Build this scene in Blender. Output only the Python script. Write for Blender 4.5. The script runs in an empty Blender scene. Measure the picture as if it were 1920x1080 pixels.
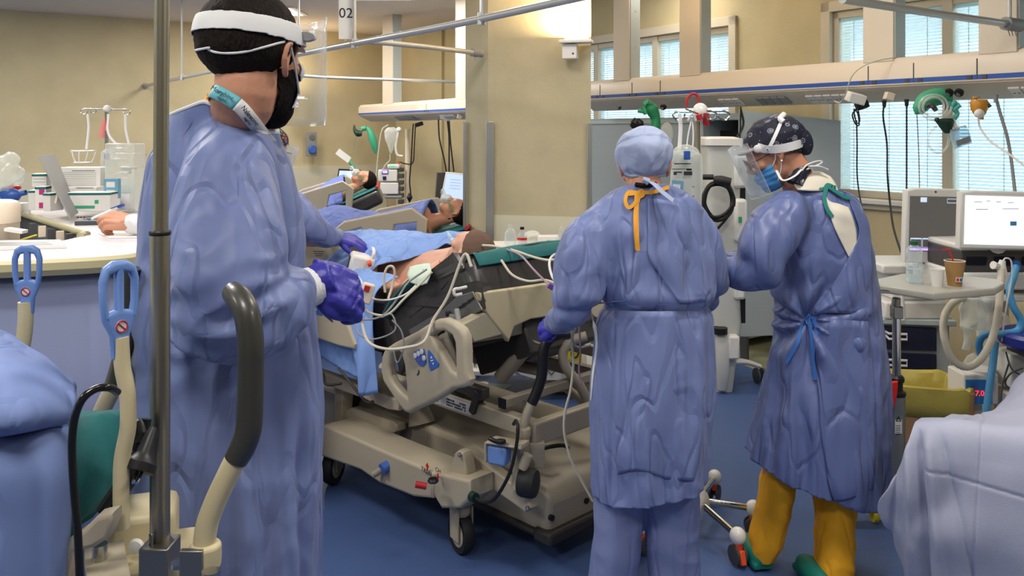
import bpy, bmesh, math, random
from mathutils import Vector, Matrix, noise, Euler
from mathutils.bvhtree import BVHTree
random.seed(7)
PI = math.pi
V = Vector
SC = bpy.context.scene
COL = SC.collection

# ------------------------------------------------------------------ camera
CX, CY, FPX, EYE = 960.0, 245.0, 1600.0, 1.60
cd = bpy.data.cameras.new('camera'); cam = bpy.data.objects.new('camera', cd); COL.objects.link(cam)
cam.location = (0, 0, EYE); cam.rotation_euler = (PI/2, 0, 0)
cd.sensor_width = 36; cd.lens = 30.0; cd.shift_y = -(540-CY)/1920.0; cd.clip_start = .05; cd.clip_end = 200
SC.camera = cam
# ------------------------------------------------------------------ view + world
SC.view_settings.view_transform = 'Standard'; SC.view_settings.look = 'None'
SC.view_settings.gamma = 1; SC.view_settings.use_curve_mapping = False
SC.view_settings.exposure = 0.0
w = bpy.data.worlds.new('sky'); SC.world = w; w.use_nodes = True
bg = w.node_tree.nodes['Background']; bg.inputs[0].default_value = (.74, .90, 1.0, 1); bg.inputs[1].default_value = 5.0
# ------------------------------------------------------------------ lights of the room
CEIL = 2.95
def area(name, loc, size, power, col, rot=(0, 0, 0), sy=None):
    l = bpy.data.lights.new(name, 'AREA'); l.energy = power; l.color = col; l.shape = 'RECTANGLE'
    l.size = size; l.size_y = sy or size
    o = bpy.data.objects.new(name, l); o.location = loc; o.rotation_euler = rot; COL.objects.link(o); return o
LAMPS = [(-1.9, 2.6), (.9, 2.2), (-.2, 4.6), (1.3, 4.4), (-3.3, 6.6), (-1.3, 8.4), (1.2, 7.0), (-.6, .2), (1.9, .4), (-2.9, .6), (-3.6, 4.4), (-4.2, 7.6), (-2.7, 9.6)]
LPOW = [40, 27, 14, 13, 46, 50, 7, 32, 26, 34, 30, 38, 34]  # last three lamps are extra ones, added to brighten the left wall
for i, (x, y) in enumerate(LAMPS):
    area('ceiling_lamp_light', (x, y, CEIL-.03), .58, LPOW[i], (1.0, .95, .88))

# ------------------------------------------------------------------ pixel geometry helpers
def W(px, py, Y): return V(((px-CX)/FPX*Y, Y, EYE-(py-CY)/FPX*Y))
def ray(px, py): return V(((px-CX)/FPX, 1.0, -(py-CY)/FPX))
def onZ(px, py, Z):
    Y = (EYE-Z)*FPX/(py-CY); return W(px, py, Y)
def hit(px, py, p0, n):
    d = ray(px, py); o = V((0, 0, EYE)); t = (V(p0)-o).dot(n)/d.dot(n); return o+d*t
def crop(ox, oy, s, pts): return [(ox+x/s, oy+y/s) for x, y in pts]
def frame(o, x, z=(0, 0, 1)):
    x = V(x).normalized(); z = V(z); z = (z-x*z.dot(x)).normalized(); y = z.cross(x)
    m = Matrix((x, y, z)).transposed().to_4x4(); m.translation = V(o); return m
def vplane(o, dx):
    "vertical plane: local x along dx, local y up, local z the normal"
    x = V((dx[0], dx[1], 0)).normalized(); u = V((0, 0, 1)); n = x.cross(u)
    m = Matrix((x, u, n)).transposed().to_4x4(); m.translation = V(o); return m
def trace(pts, M):
    n = M.to_3x3() @ V((0, 0, 1)); inv = M.inverted()
    return [(inv @ hit(px, py, M.translation, n)).to_2d() for px, py in pts]

# ------------------------------------------------------------------ materials
def lin(c):
    if isinstance(c, str):
        c = [int(c[i:i+2], 16)/255 for i in (0, 2, 4)]
    return tuple((x/12.92 if x <= .04045 else ((x+.055)/1.055)**2.4) for x in c)
MATS = {}
def mat(name, col, rough=.5, metal=0, var=0, vscale=6, bump=0, bscale=40, alpha=1, trans=0, emit=0, coat=0, sheen=0, sss=0, spec=None, stretch=None, ior=None, detail=3):
    m = bpy.data.materials.new(name); m.use_nodes = True; MATS[name] = m
    nt = m.node_tree; b = nt.nodes['Principled BSDF']; c = lin(col)
    b.inputs['Base Color'].default_value = (*c, 1); b.inputs['Roughness'].default_value = rough; b.inputs['Metallic'].default_value = metal
    if alpha < 1: b.inputs['Alpha'].default_value = alpha
    if trans: b.inputs['Transmission Weight'].default_value = trans
    if ior: b.inputs['IOR'].default_value = ior
    if emit: b.inputs['Emission Color'].default_value = (*c, 1); b.inputs['Emission Strength'].default_value = emit
    if coat: b.inputs['Coat Weight'].default_value = coat
    if sheen: b.inputs['Sheen Weight'].default_value = sheen
    if spec is not None: b.inputs['Specular IOR Level'].default_value = spec
    if sss: b.inputs['Subsurface Weight'].default_value = sss; b.inputs['Subsurface Radius'].default_value = (.02, .008, .004)
    if var or bump:
        tc = nt.nodes.new('ShaderNodeTexCoord'); mp = nt.nodes.new('ShaderNodeMapping'); nt.links.new(tc.outputs['Object'], mp.inputs[0])
        if stretch: mp.inputs['Scale'].default_value = stretch
    if var:
        n = nt.nodes.new('ShaderNodeTexNoise'); n.inputs['Scale'].default_value = vscale; n.inputs['Detail'].default_value = 5
        nt.links.new(mp.outputs[0], n.inputs['Vector'])
        mx = nt.nodes.new('ShaderNodeMix'); mx.data_type = 'RGBA'
        mx.inputs[6].default_value = (*[x*(1-var) for x in c], 1); mx.inputs[7].default_value = (*[min(1, x*(1+var)) for x in c], 1)
        nt.links.new(n.outputs[0], mx.inputs[0]); nt.links.new(mx.outputs[2], b.inputs['Base Color'])
    if bump:
        n = nt.nodes.new('ShaderNodeTexNoise'); n.inputs['Scale'].default_value = bscale; n.inputs['Detail'].default_value = detail
        nt.links.new(mp.outputs[0], n.inputs['Vector'])
        bp = nt.nodes.new('ShaderNodeBump'); bp.inputs['Strength'].default_value = bump; bp.inputs['Distance'].default_value = .01
        nt.links.new(n.outputs[0], bp.inputs['Height']); nt.links.new(bp.outputs[0], b.inputs['Normal'])
    return m

def crinkle(m, scale=7, strength=.5, dist=.02):
    "cloth folds added as bump: long stretched noises in three directions plus fine flat creases"
    nt = m.node_tree; b = nt.nodes['Principled BSDF']
    tc = nt.nodes.new('ShaderNodeTexCoord'); prev = None
    def mth(op, a, v=None, c=None):
        n = nt.nodes.new('ShaderNodeMath'); n.operation = op
        nt.links.new(a, n.inputs[0])
        if v is not None:
            if isinstance(v, (int, float)): n.inputs[1].default_value = v
            else: nt.links.new(v, n.inputs[1])
        return n.outputs[0]
    for k, (rot, sc, f, amp, crease) in enumerate((((0, 0, .3), (1, 1, .22), 1.0, 1.0, 0), ((.9, .3, .2), (1, 1, .2), 1.25, .8, 0), ((-.8, -.4, .9), (1, 1, .22), 1.6, .6, 0), ((.4, 1.1, .5), (1, 1, .30), 1.1, .55, 1), ((-1.0, .6, 0), (1, 1, .30), 1.5, .45, 1))):
        mp = nt.nodes.new('ShaderNodeMapping'); mp.inputs['Rotation'].default_value = rot; mp.inputs['Scale'].default_value = sc; mp.inputs['Location'].default_value = (k*3.1, k*1.7, 0)
        nt.links.new(tc.outputs['Object'], mp.inputs[0])
        n = nt.nodes.new('ShaderNodeTexNoise'); n.inputs['Scale'].default_value = scale*f; n.inputs['Detail'].default_value = 1.0; n.inputs['Distortion'].default_value = .25
        nt.links.new(mp.outputs[0], n.inputs['Vector']); o = n.outputs[0]
        if crease:
            o = mth('MINIMUM', mth('ABSOLUTE', mth('SUBTRACT', o, .5)), .05); o = mth('MULTIPLY', o, 3.0)
        o = mth('MULTIPLY', o, amp)
        prev = o if prev is None else mth('ADD', prev, o)
    bp = nt.nodes.new('ShaderNodeBump'); bp.inputs['Strength'].default_value = strength; bp.inputs['Distance'].default_value = dist
    nt.links.new(prev, bp.inputs['Height']); nt.links.new(bp.outputs[0], b.inputs['Normal'])
    return m

# ------------------------------------------------------------------ mesh builder
def catmull(pts, k=6, closed=False):
    pts = [V(p) for p in pts]; n = len(pts)
    if n < 3 or k <= 1: return pts
    out = []
    for i in range(n if closed else n-1):
        p0 = pts[(i-1) % n] if (closed or i > 0) else pts[0]*2-pts[1]
        p1 = pts[i]; p2 = pts[(i+1) % n]
        p3 = pts[(i+2) % n] if (closed or i+2 < n) else pts[-1]*2-pts[-2]
        for j in range(k):
            t = j/k
            out.append(.5*((2*p1)+(p2-p0)*t+(2*p0-5*p1+4*p2-p3)*t*t+(3*p1-p0-3*p2+p3)*t*t*t))
    if not closed: out.append(pts[-1])
    return out

class MB:
    def __init__(s, M=None): s.bm = bmesh.new(); s.M = M or Matrix()
    def add(s, vs, fs):
        bv = [s.bm.verts.new(s.M @ V(v)) for v in vs]
        for f in fs:
            try: s.bm.faces.new([bv[i] for i in f])
            except ValueError: pass
        return s
    def box(s, c, size, R=None):
        x, y, z = [d/2 for d in size]; c = V(c)
        vs = [V((a, b, d)) for a in (-x, x) for b in (-y, y) for d in (-z, z)]
        if R is not None:
            if not isinstance(R, Matrix): R = Euler(R).to_matrix()
            vs = [R.to_3x3() @ v for v in vs]
        return s.add([c+v for v in vs], [(0, 1, 3, 2), (4, 6, 7, 5), (0, 4, 5, 1), (2, 3, 7, 6), (0, 2, 6, 4), (1, 5, 7, 3)])
    def tube(s, pts, r, seg=12, k=5, closed=False, flat=None, cap=True):
        n0 = len(pts); rs = list(r) if isinstance(r, (list, tuple)) else [r]*n0
        P = catmull(pts, k, closed); kk = k if n0 >= 3 and k > 1 else 1
        n = len(P); R = []
        for i in range(n):
            f = i/kk; a = int(f) % n0 if closed else min(int(f), n0-1); b = (a+1) % n0 if closed else min(a+1, n0-1)
            R.append(rs[a]*(1-(f-int(f)))+rs[b]*(f-int(f)))
        T = [(P[(i+1) % n]-P[(i-1) % n] if closed else P[min(i+1, n-1)]-P[max(i-1, 0)]).normalized() for i in range(n)]
        up = V((0, 0, 1)) if abs(T[0].z) < .9 else V((0, 1, 0))
        nx = T[0].cross(up).normalized(); vs = []; fs = []
        for i in range(n):
            nx = (nx-T[i]*nx.dot(T[i]))
            nx = nx.normalized() if nx.length > 1e-6 else T[i].orthogonal().normalized()
            ny = T[i].cross(nx)
            for j in range(seg):
                a = 2*PI*j/seg; ca, sa = math.cos(a), math.sin(a)
                if flat: sa *= flat
                vs.append(P[i]+(nx*ca+ny*sa)*R[i])
        for i in range(n if closed else n-1):
            for j in range(seg):
                a = i*seg+j; b = i*seg+(j+1) % seg; i2 = (i+1) % n
                fs.append((a, b, i2*seg+(j+1) % seg, i2*seg+j))
        if cap and not closed:
            fs.append(tuple(range(seg))[::-1]); fs.append(tuple((n-1)*seg+j for j in range(seg)))
        return s.add(vs, fs)
    def ell(s, c, r, R=None, seg=20, rings=12):
        vs = []; fs = []; c = V(c)
        if R is not None and not isinstance(R, Matrix): R = Euler(R).to_matrix()
        for i in range(rings+1):
            th = PI*i/rings
            for j in range(seg):
                ph = 2*PI*j/seg
                v = V((r[0]*math.sin(th)*math.cos(ph), r[1]*math.sin(th)*math.sin(ph), r[2]*math.cos(th)))
                if R is not None: v = R.to_3x3() @ v
                vs.append(c+v)
        for i in range(rings):
            for j in range(seg):
                fs.append((i*seg+j, (i+1)*seg+j, (i+1)*seg+(j+1) % seg, i*seg+(j+1) % seg))
        s.add(vs, fs); bmesh.ops.remove_doubles(s.bm, verts=s.bm.verts, dist=1e-6); return s
    def lathe(s, prof, c=(0, 0, 0), axis=(0, 0, 1), seg=24, cap=True):
        A = V(axis).normalized(); x = A.orthogonal().normalized(); y = A.cross(x); c = V(c); vs = []; fs = []
        for r, z in prof:
            for j in range(seg):
                a = 2*PI*j/seg; vs.append(c+A*z+(x*math.cos(a)+y*math.sin(a))*max(r, 1e-4))
        for i in range(len(prof)-1):
            for j in range(seg): fs.append((i*seg+j, i*seg+(j+1) % seg, (i+1)*seg+(j+1) % seg, (i+1)*seg+j))
        if cap: fs.append(tuple(range(seg))[::-1]); fs.append(tuple((len(prof)-1)*seg+j for j in range(seg)))
        return s.add(vs, fs)
    def cyl(s, a, b, r, seg=20, r2=None):
        a = V(a); b = V(b); return s.lathe([(r, 0), (r2 or r, (b-a).length)], a, b-a, seg)
    def prism(s, poly, z0, z1):
        n = len(poly); vs = [(p[0], p[1], z0) for p in poly]+[(p[0], p[1], z1) for p in poly]
        fs = [tuple(range(n))[::-1], tuple(range(n, 2*n))]+[(i, (i+1) % n, n+(i+1) % n, n+i) for i in range(n)]
        return s.add(vs, fs)
    def plate(s, outs, M, th, bev=0.0, res=2, k=1):
        "flat outlines (first outer, others holes) in plane M, thickness th, rounded edge bev"
        cu = bpy.data.curves.new('t', 'CURVE'); cu.dimensions = '2D'; cu.fill_mode = 'BOTH'; cu.extrude = max(th/2-bev, 1e-4); cu.bevel_depth = bev; cu.bevel_resolution = res
        if bev: cu.offset = -bev
        for o in outs:
            pts = catmull([V((p[0], p[1], 0)) for p in o], k, True) if k > 1 else [V((p[0], p[1], 0)) for p in o]
            sp = cu.splines.new('POLY'); sp.points.add(len(pts)-1); sp.use_cyclic_u = True
            for i, p in enumerate(pts): sp.points[i].co = (p.x, p.y, 0, 1)
        ob = bpy.data.objects.new('t', cu); COL.objects.link(ob); me = ob.to_mesh()
        vs = [M @ v.co for v in me.vertices]; fs = [tuple(p.vertices) for p in me.polygons]
        ob.to_mesh_clear(); COL.objects.unlink(ob); bpy.data.objects.remove(ob); bpy.data.curves.remove(cu)
        sv = s.M; s.M = Matrix(); s.add(vs, fs); s.M = sv
        return s
    def pplate(s, outs, M, th, bev=0.0, k=1, res=2):
        return s.plate([trace(o, M) for o in outs], M, th, bev, res, k)
    def grid(s, rows):
        n = len(rows); m = len(rows[0]); vs = [p for r in rows for p in r]
        return s.add(vs, [(i*m+j, i*m+j+1, (i+1)*m+j+1, (i+1)*m+j) for i in range(n-1) for j in range(m-1)])
    def loft(s, rings, cap=True):
        m = len(rings[0]); n = len(rings); vs = [p for r in rings for p in r]
        fs = [(i*m+j, i*m+(j+1) % m, (i+1)*m+(j+1) % m, (i+1)*m+j) for i in range(n-1) for j in range(m)]
        if cap: fs += [tuple(range(m))[::-1], tuple((n-1)*m+j for j in range(m))]
        return s.add(vs, fs)
    def text(s, body, M, size, ext=.0004, align='CENTER'):
        cu = bpy.data.curves.new('t', 'FONT'); cu.body = body; cu.size = size; cu.extrude = ext; cu.align_x = align; cu.align_y = 'CENTER'; cu.resolution_u = 3
        ob = bpy.data.objects.new('t', cu); COL.objects.link(ob); me = ob.to_mesh()
        vs = [M @ v.co for v in me.vertices]; fs = [tuple(p.vertices) for p in me.polygons]
        ob.to_mesh_clear(); COL.objects.unlink(ob); bpy.data.objects.remove(ob); bpy.data.curves.remove(cu)
        sv = s.M; s.M = Matrix(); s.add(vs, fs); s.M = sv; return s
    def mesh(s, name):
        bmesh.ops.recalc_face_normals(s.bm, faces=s.bm.faces)
        me = bpy.data.meshes.new(name); s.bm.to_mesh(me); s.bm.free(); return me
    def build(s, name, m, parent=None, bev=0, smooth=True, solid=0, angle=38, kind=None, label=None):
        me = s.mesh(name); return link(name, me, m, parent, bev, smooth, solid, angle, kind, label)

ROOTM = {}
def link(name, me, m, parent=None, bev=0, smooth=True, solid=0, angle=38, kind=None, label=None):
    o = bpy.data.objects.new(name, me); COL.objects.link(o)
    me.materials.append(MATS[m] if isinstance(m, str) else m)
    if parent is not None:
        RM = ROOTM[parent.name]; me.transform(RM.inverted()); o.parent = parent; ROOTM[o.name] = RM
    else: ROOTM[o.name] = Matrix()
    if smooth and len(me.polygons):
        me.shade_smooth(); me.set_sharp_from_angle(angle=math.radians(angle))
    if solid:
        md = o.modifiers.new('thickness', 'SOLIDIFY'); md.thickness = solid; md.offset = 0
    if bev:
        md = o.modifiers.new('bevel', 'BEVEL'); md.width = bev; md.segments = 2; md.limit_method = 'ANGLE'; md.angle_limit = math.radians(40); md.harden_normals = False
    if kind: o['kind'] = kind
    if label: o['label'] = label
    return o
def tag(o, label, cat, group=None, kind=None):
    if kind == 'structure': o['kind'] = 'structure'; return o
    o['label'] = label; o['category'] = cat
    if group: o['group'] = group
    if kind: o['kind'] = kind
    return o
def empty(name, loc, label=None, cat=None, group=None, rz=0):
    o = bpy.data.objects.new(name, None); COL.objects.link(o); o.empty_display_size = .1
    o.location = loc; o.rotation_euler = (0, 0, rz)
    ROOTM[o.name] = Matrix.Translation(V(loc)) @ Matrix.Rotation(rz, 4, 'Z')
    if label: tag(o, label, cat, group)
    return o
def struct(o): o['kind'] = 'structure'; return o
def copy_tree(o, parent=None):
    c = o.copy(); COL.objects.link(c)
    if parent is not None: c.parent = parent
    for ch in list(o.children): copy_tree(ch, c)
    return c
def fused(mb, voxel, smooth=4, factor=.5, adapt=0):
    "voxel union of overlapping closed shapes -> one continuous mesh"
    me = mb.mesh('t'); o = bpy.data.objects.new('t', me); COL.objects.link(o)
    r = o.modifiers.new('r', 'REMESH'); r.mode = 'VOXEL'; r.voxel_size = voxel; r.adaptivity = 0
    if smooth:
        sm = o.modifiers.new('s', 'SMOOTH'); sm.iterations = smooth; sm.factor = factor
    dg = bpy.context.evaluated_depsgraph_get(); dg.update()
    out = bpy.data.meshes.new_from_object(o.evaluated_get(dg))
    COL.objects.unlink(o); bpy.data.objects.remove(o); bpy.data.meshes.remove(me); return out
def bvh_of(me, M=None):
    M = M or Matrix()
    return BVHTree.FromPolygons([M @ v.co for v in me.vertices], [tuple(p.vertices) for p in me.polygons])
def cast(bvh, px, py, lift=.003, fallY=None):
    d = ray(px, py).normalized(); h = bvh.ray_cast(V((0, 0, EYE)), d)
    if h[0] is None:
        h2 = bvh.find_nearest(W(px, py, fallY or 3)); return h2[0]+h2[1]*lift, h2[1]
    n = h[1] if h[1].dot(d) < 0 else -h[1]
    return h[0]+n*lift, n
def casts(bvh, pts, lift=.003, Y=None): return [cast(bvh, x, y, lift, Y)[0] for x, y in pts]
def ribbon(mb, pts, wid, bvh=None, Y=None, lift=.003, th=.0009, k=4):
    "flat tape along screen points lying on a surface (or at depths given as third value)"
    P = []; N = []
    for p in pts:
        if len(p) < 3: q, n = cast(bvh, p[0], p[1], lift, Y)
        else: q = W(*p); n = -ray(p[0], p[1]).normalized()
        P.append(q); N.append(n)
    Q = catmull(P, k); M_ = catmull(N, k); n_ = len(Q); rings = []
    for i in range(n_):
        t = (Q[min(i+1, n_-1)]-Q[max(i-1, 0)]).normalized(); nn = (M_[i]-t*M_[i].dot(t))
        nn = nn.normalized() if nn.length > 1e-5 else V((0, -1, 0)); b = t.cross(nn)*wid/2; o = nn*th
        rings.append([Q[i]+b+o, Q[i]-b+o, Q[i]-b-o, Q[i]+b-o])
    return mb.loft(rings)
def mound(n3, f, seed=0): return noise.noise(V((n3[0]*f+seed, n3[1]*f, n3[2]*f)))
def ridged(p, f, s=(1, 1, 1), seed=0):
    return 1-abs(noise.noise(V((p[0]*f*s[0]+seed, p[1]*f*s[1]+seed*.7, p[2]*f*s[2]))))*3.2
def displace(me, fn):
    nn = [v.normal.copy() for v in me.vertices]
    for v, n in zip(me.vertices, nn): v.co += n*fn(v.co, n)
    me.update()
# ================================================================== materials
mat('wall', 'cfc19a', .85, var=.17, vscale=2.8, bump=.15, bscale=60)
mat('wall_cream', 'd9cfae', .8, var=.08, vscale=3)
mat('column', 'b9b092', .8, var=.2, vscale=4, bump=.1, bscale=50)
mat('dado', 'd4cfb8', .45, var=.04)
mat('ceiling', 'cfc6ba', .9, var=.04)
mat('floor', '485f90', .42, var=.12, vscale=70, spec=.35)
mat('terrazzo', '8f9076', .45, var=.35, vscale=120)
mat('white', 'e6e4df', .45); mat('white_gloss', 'ebe9e4', .22)
mat('beam', 'e2d3bf', .4); mat('beam_under', 'd9cdbd', .45)
mat('blue_strip', '2a55a8', .4)
mat('frame', 'd8cdb8', .5)
mat('post', 'ddcfba', .45); mat('post_side', 'aab0ac', .5)
mat('steel', 'b8b8b4', .25, 1); mat('steel_dull', '9b9a94', .42, 1); mat('alu', 'a9aaa6', .38, .9); mat('rail', 'c2c3c2', .35, .55)
mat('chrome', 'd0d0cc', .12, 1)
mat('pole', 'aaa494', .36, 1)
mat('black', '141416', .45); mat('black_rubber', '1c1c1e', .6); mat('black_gloss', '1a1a19', .18); mat('handle_black', '3a3934', .38, coat=.15)
mat('grey', '8b8d8d', .5); mat('dark_grey', '45474a', .55)
mat('bed_plastic', 'b4a993', .42, var=.03); mat('bed_metal', '9b9284', .45, var=.03); mat('bed_dark', '3b3732', .5); mat('bed_cream', 'cdc09a', .42); mat('bed_shell', 'b0a98f', .42)
mat('label_white', 'dcdcdc', .5); mat('print', '22242a', .6)
mat('blue_plastic', '5b8fd8', .35); mat('blue_button', '3e68b8', .4); mat('lever_blue', '6f92d2', .38)
mat('mattress', '3b3938', .32, bump=.25, bscale=14, detail=4)
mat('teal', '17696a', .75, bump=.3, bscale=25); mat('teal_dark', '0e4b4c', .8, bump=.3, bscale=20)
mat('red', 'b3202a', .5); mat('red_bright', 'd8261e', .4); mat('orange', 'f0a62a', .6); mat('orange_red', 'f0562a', .4)
crinkle(mat('gown', '7583b4', .48, sheen=.1, spec=.35), 8, 1.0, .05)
crinkle(mat('gown_dark', '6472a5', .42, sheen=.05, spec=.45), 7, 1.0, .05)
crinkle(mat('pants_blue', '7b87b6', .7), 6, .8, .04)
crinkle(mat('pants_yellow', 'ecaa1a', .75), 6, .8, .04)
crinkle(mat('cap_blue', 'a3afcf', .7), 14, .5, .02)
crinkle(mat('sheet_blue', '7488bd', .75), 7, .5, .04)
crinkle(mat('sheet_light', '82a4e2', .75), 7, .9, .04)
crinkle(mat('sheet_violet', '6477bd', .75), 6, .8, .04)
mat('linen', 'b4b8ce', .85, bump=.22, bscale=420)
mat('shirt', 'e3dccb', .8, bump=.2, bscale=30); mat('cuff', 'e6e6e8', .85, bump=.3, bscale=200, stretch=(1, 1, .2))
mat('glove', '3d3aa6', .42, sss=.0, bump=.15, bscale=70); mat('glove_n', '4442b4', .42)
mat('skin', 'c98f72', .5, sss=.08, var=.08, vscale=20, bump=.1, bscale=120); mat('skin_pale', 'dda88e', .55, sss=.08, var=.06, vscale=12)
mat('hair', '1c130f', .75, bump=.8, bscale=230, stretch=(1, 1, .25), spec=.2)
mat('beard', '17100d', .85, bump=.8, bscale=300, spec=.15)
mat('band', 'e2e2e2', .7); mat('mask_white', 'e8ebf0', .7); mat('mask_blue', '4f9bd6', .7)
mat('green', '1f8a5c', .5); mat('green_dark', '0c3326', .45); mat('green_pale', '3fa47c', .5)
mat('yellow', 'e6cf2a', .5); mat('magenta', 'b8307f', .5); mat('cardboard', 'b58f66', .8); mat('navy', '1a2140', .35)
mat('cabinet', 'a3adb2', .45, var=.03); mat('cabinet_light', 'b6c3c2', .45); mat('cabinet_dark', '12141a', .4)
mat('counter_blue', '7b84a8', .6, bump=.1, bscale=200); mat('counter_top', 'dedae2', .25); mat('counter_edge', 'b9b18c', .4)
mat('clog', '0e7a6a', .5)
mat('tube_white', 'd8d2c0', .45); mat('tube_blue', '4f9ed2', .35); mat('cable_cream', 'cfc8b4', .5)

def clear(name, tint=(1, 1, 1), mixf=.12, rough=.05, body=None):
    "thin clear plastic: mostly transparent with some gloss"
    m = bpy.data.materials.new(name); m.use_nodes = True; MATS[name] = m; nt = m.node_tree; nt.nodes.clear()
    out = nt.nodes.new('ShaderNodeOutputMaterial'); mx = nt.nodes.new('ShaderNodeMixShader'); tr = nt.nodes.new('ShaderNodeBsdfTransparent'); g = nt.nodes.new('ShaderNodeBsdfPrincipled')
    tr.inputs[0].default_value = (*tint, 1); g.inputs['Base Color'].default_value = (*(body or tint), 1); g.inputs['Roughness'].default_value = rough
    lw = nt.nodes.new('ShaderNodeLayerWeight'); lw.inputs[0].default_value = .35
    mr = nt.nodes.new('ShaderNodeMath'); mr.operation = 'MULTIPLY_ADD'; mr.inputs[1].default_value = .5; mr.inputs[2].default_value = mixf; mr.use_clamp = True
    nt.links.new(lw.outputs['Facing'], mr.inputs[0])
    nt.links.new(mr.outputs[0], mx.inputs[0]); nt.links.new(tr.outputs[0], mx.inputs[1]); nt.links.new(g.outputs[0], mx.inputs[2]); nt.links.new(mx.outputs[0], out.inputs[0])
clear('clear', (.97, .98, .98), .08); clear('clear_bag', (.93, .95, .92), .28, .15); clear('clear_blue', (.7, .85, .95), .3)
clear('visor', (.95, .97, .98), .05); clear('bottle', (.9, .95, .97), .14); clear('glass', (.92, .97, .98), .03, .02)

def blind_mat():
    m = bpy.data.materials.new('blind'); m.use_nodes = True; MATS['blind'] = m; nt = m.node_tree; nt.nodes.clear()
    out = nt.nodes.new('ShaderNodeOutputMaterial'); mx = nt.nodes.new('ShaderNodeMixShader'); mx.inputs[0].default_value = .62
    d = nt.nodes.new('ShaderNodeBsdfDiffuse'); t = nt.nodes.new('ShaderNodeBsdfTranslucent')
    d.inputs[0].default_value = (.80, .86, .86, 1); t.inputs[0].default_value = (.80, .90, .90, 1)
    nt.links.new(d.outputs[0], mx.inputs[1]); nt.links.new(t.outputs[0], mx.inputs[2]); nt.links.new(mx.outputs[0], out.inputs[0])
blind_mat()
def screen(name, col, e): return mat(name, col, .3, emit=e)
screen('screen_white', 'eef4fb', 1.2); screen('screen_grey', '5c5a58', .35); screen('screen_blue', 'c5d8f0', .75); screen('led_green', '2fe39a', 1.5); screen('led_red', 'ff3030', 2.0); screen('screen_violet', 'c9a8ff', 1.0)
screen('screen_dim', '8c9ec0', .5)

def pattern_mat(name, base, marks, scale, thr=.18, rough=.75):
    "fabric printed with scattered rings, discs and dots"
    m = bpy.data.materials.new(name); m.use_nodes = True; MATS[name] = m; nt = m.node_tree; b = nt.nodes['Principled BSDF']; b.inputs['Roughness'].default_value = rough
    tc = nt.nodes.new('ShaderNodeTexCoord')
    def vor(sc):
        v = nt.nodes.new('ShaderNodeTexVoronoi'); v.inputs['Scale'].default_value = sc; nt.links.new(tc.outputs['Object'], v.inputs['Vector']); return v
    def mth(op, a, v):
        n = nt.nodes.new('ShaderNodeMath'); n.operation = op; nt.links.new(a, n.inputs[0])
        if isinstance(v, (int, float)): n.inputs[1].default_value = v
        else: nt.links.new(v, n.inputs[1])
        return n.outputs[0]
    v1 = vor(scale); v2 = vor(scale*2.6); d = v1.outputs['Distance']
    ring = mth('MULTIPLY', mth('GREATER_THAN', d, thr*1.25), mth('LESS_THAN', d, thr*1.7))
    disc = mth('LESS_THAN', d, thr*.9)
    dots = mth('LESS_THAN', v2.outputs['Distance'], thr*.75)
    f = mth('MAXIMUM', mth('MULTIPLY', mth('MAXIMUM', ring, disc), .8), mth('MULTIPLY', dots, .9))
    mx = nt.nodes.new('ShaderNodeMix'); mx.data_type = 'RGBA'; mx.inputs[6].default_value = (*lin(base), 1)
    nt.links.new(f, mx.inputs[0])
    if marks == 'multi':
        hs = nt.nodes.new('ShaderNodeHueSaturation'); hs.inputs['Saturation'].default_value = 1.6; nt.links.new(v1.outputs['Color'], hs.inputs['Color']); nt.links.new(hs.outputs[0], mx.inputs[7])
    else: mx.inputs[7].default_value = (*lin(marks), 1)
    nt.links.new(mx.outputs[2], b.inputs['Base Color']); return m
pattern_mat('cap_planets', '12142a', '8f94a2', 26, .17); pattern_mat('cap_multi', '1a1416', 'multi', 70, .22)

# ================================================================== room shell
A0 = V((2.449, 6.0, 0)); dA = V((-.552, .834, 0)).normalized(); nA = V((-dA.y, dA.x, 0)); nA = nA if nA.y < 0 else -nA
B0 = V((-5.7, 9.5, 0)); dB = V((.834, .552, 0)).normalized(); nB = V((dB.y, -dB.x, 0))
tC = 7.42; CORNER = A0+dA*tC
def tA(px, off=0):
    "distance along wall A seen at pixel column px (off = metres in front of the wall)"
    r = (px-CX)/FPX; o = A0+nA*off; return (o.x-r*o.y)/(r*dA.y-dA.x)
def tB(px, off=0):
    r = (px-CX)/FPX; o = B0+nB*off; return (o.x-r*o.y)/(r*dB.y-dB.x)

mb = MB(); mb.add([(-9, -4, 0), (7, -4, 0), (7, 16, 0), (-9, 16, 0)], [(0, 1, 2, 3)])
struct(mb.build('floor', 'floor', smooth=False))
# terrazzo strip beside the window wall, 2 mm proud of the blue vinyl
q = [onZ(1365, 672, 0), onZ(1460, 712, 0)]
dt = (q[1]-q[0]).normalized()
a, b = q[0]-dt*.6, q[1]+dt*.35
mb = MB(); mb.prism([(a.x, a.y), (b.x, b.y), (b.x+.25, b.y+1.0), (a.x+.2, a.y+2.0)], 0, .002)
struct(mb.build('floor_2', 'terrazzo', smooth=False))
q = [onZ(x, y, 0) for x, y in ((862, 728), (905, 718), (962, 722), (930, 742), (885, 744))]
mb = MB(); mb.prism([(p.x, p.y) for p in q][::-1], 0, .0015); struct(mb.build('floor_3', mat('floor_green', '7d9a98', .45, var=.1, vscale=40), smooth=False))
mb = MB(); mb.add([(-9, -4, CEIL), (7, -4, CEIL), (7, 16, CEIL), (-9, 16, CEIL)], [(3, 2, 1, 0)])
struct(mb.build('ceiling', 'ceiling', smooth=False))

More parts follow.
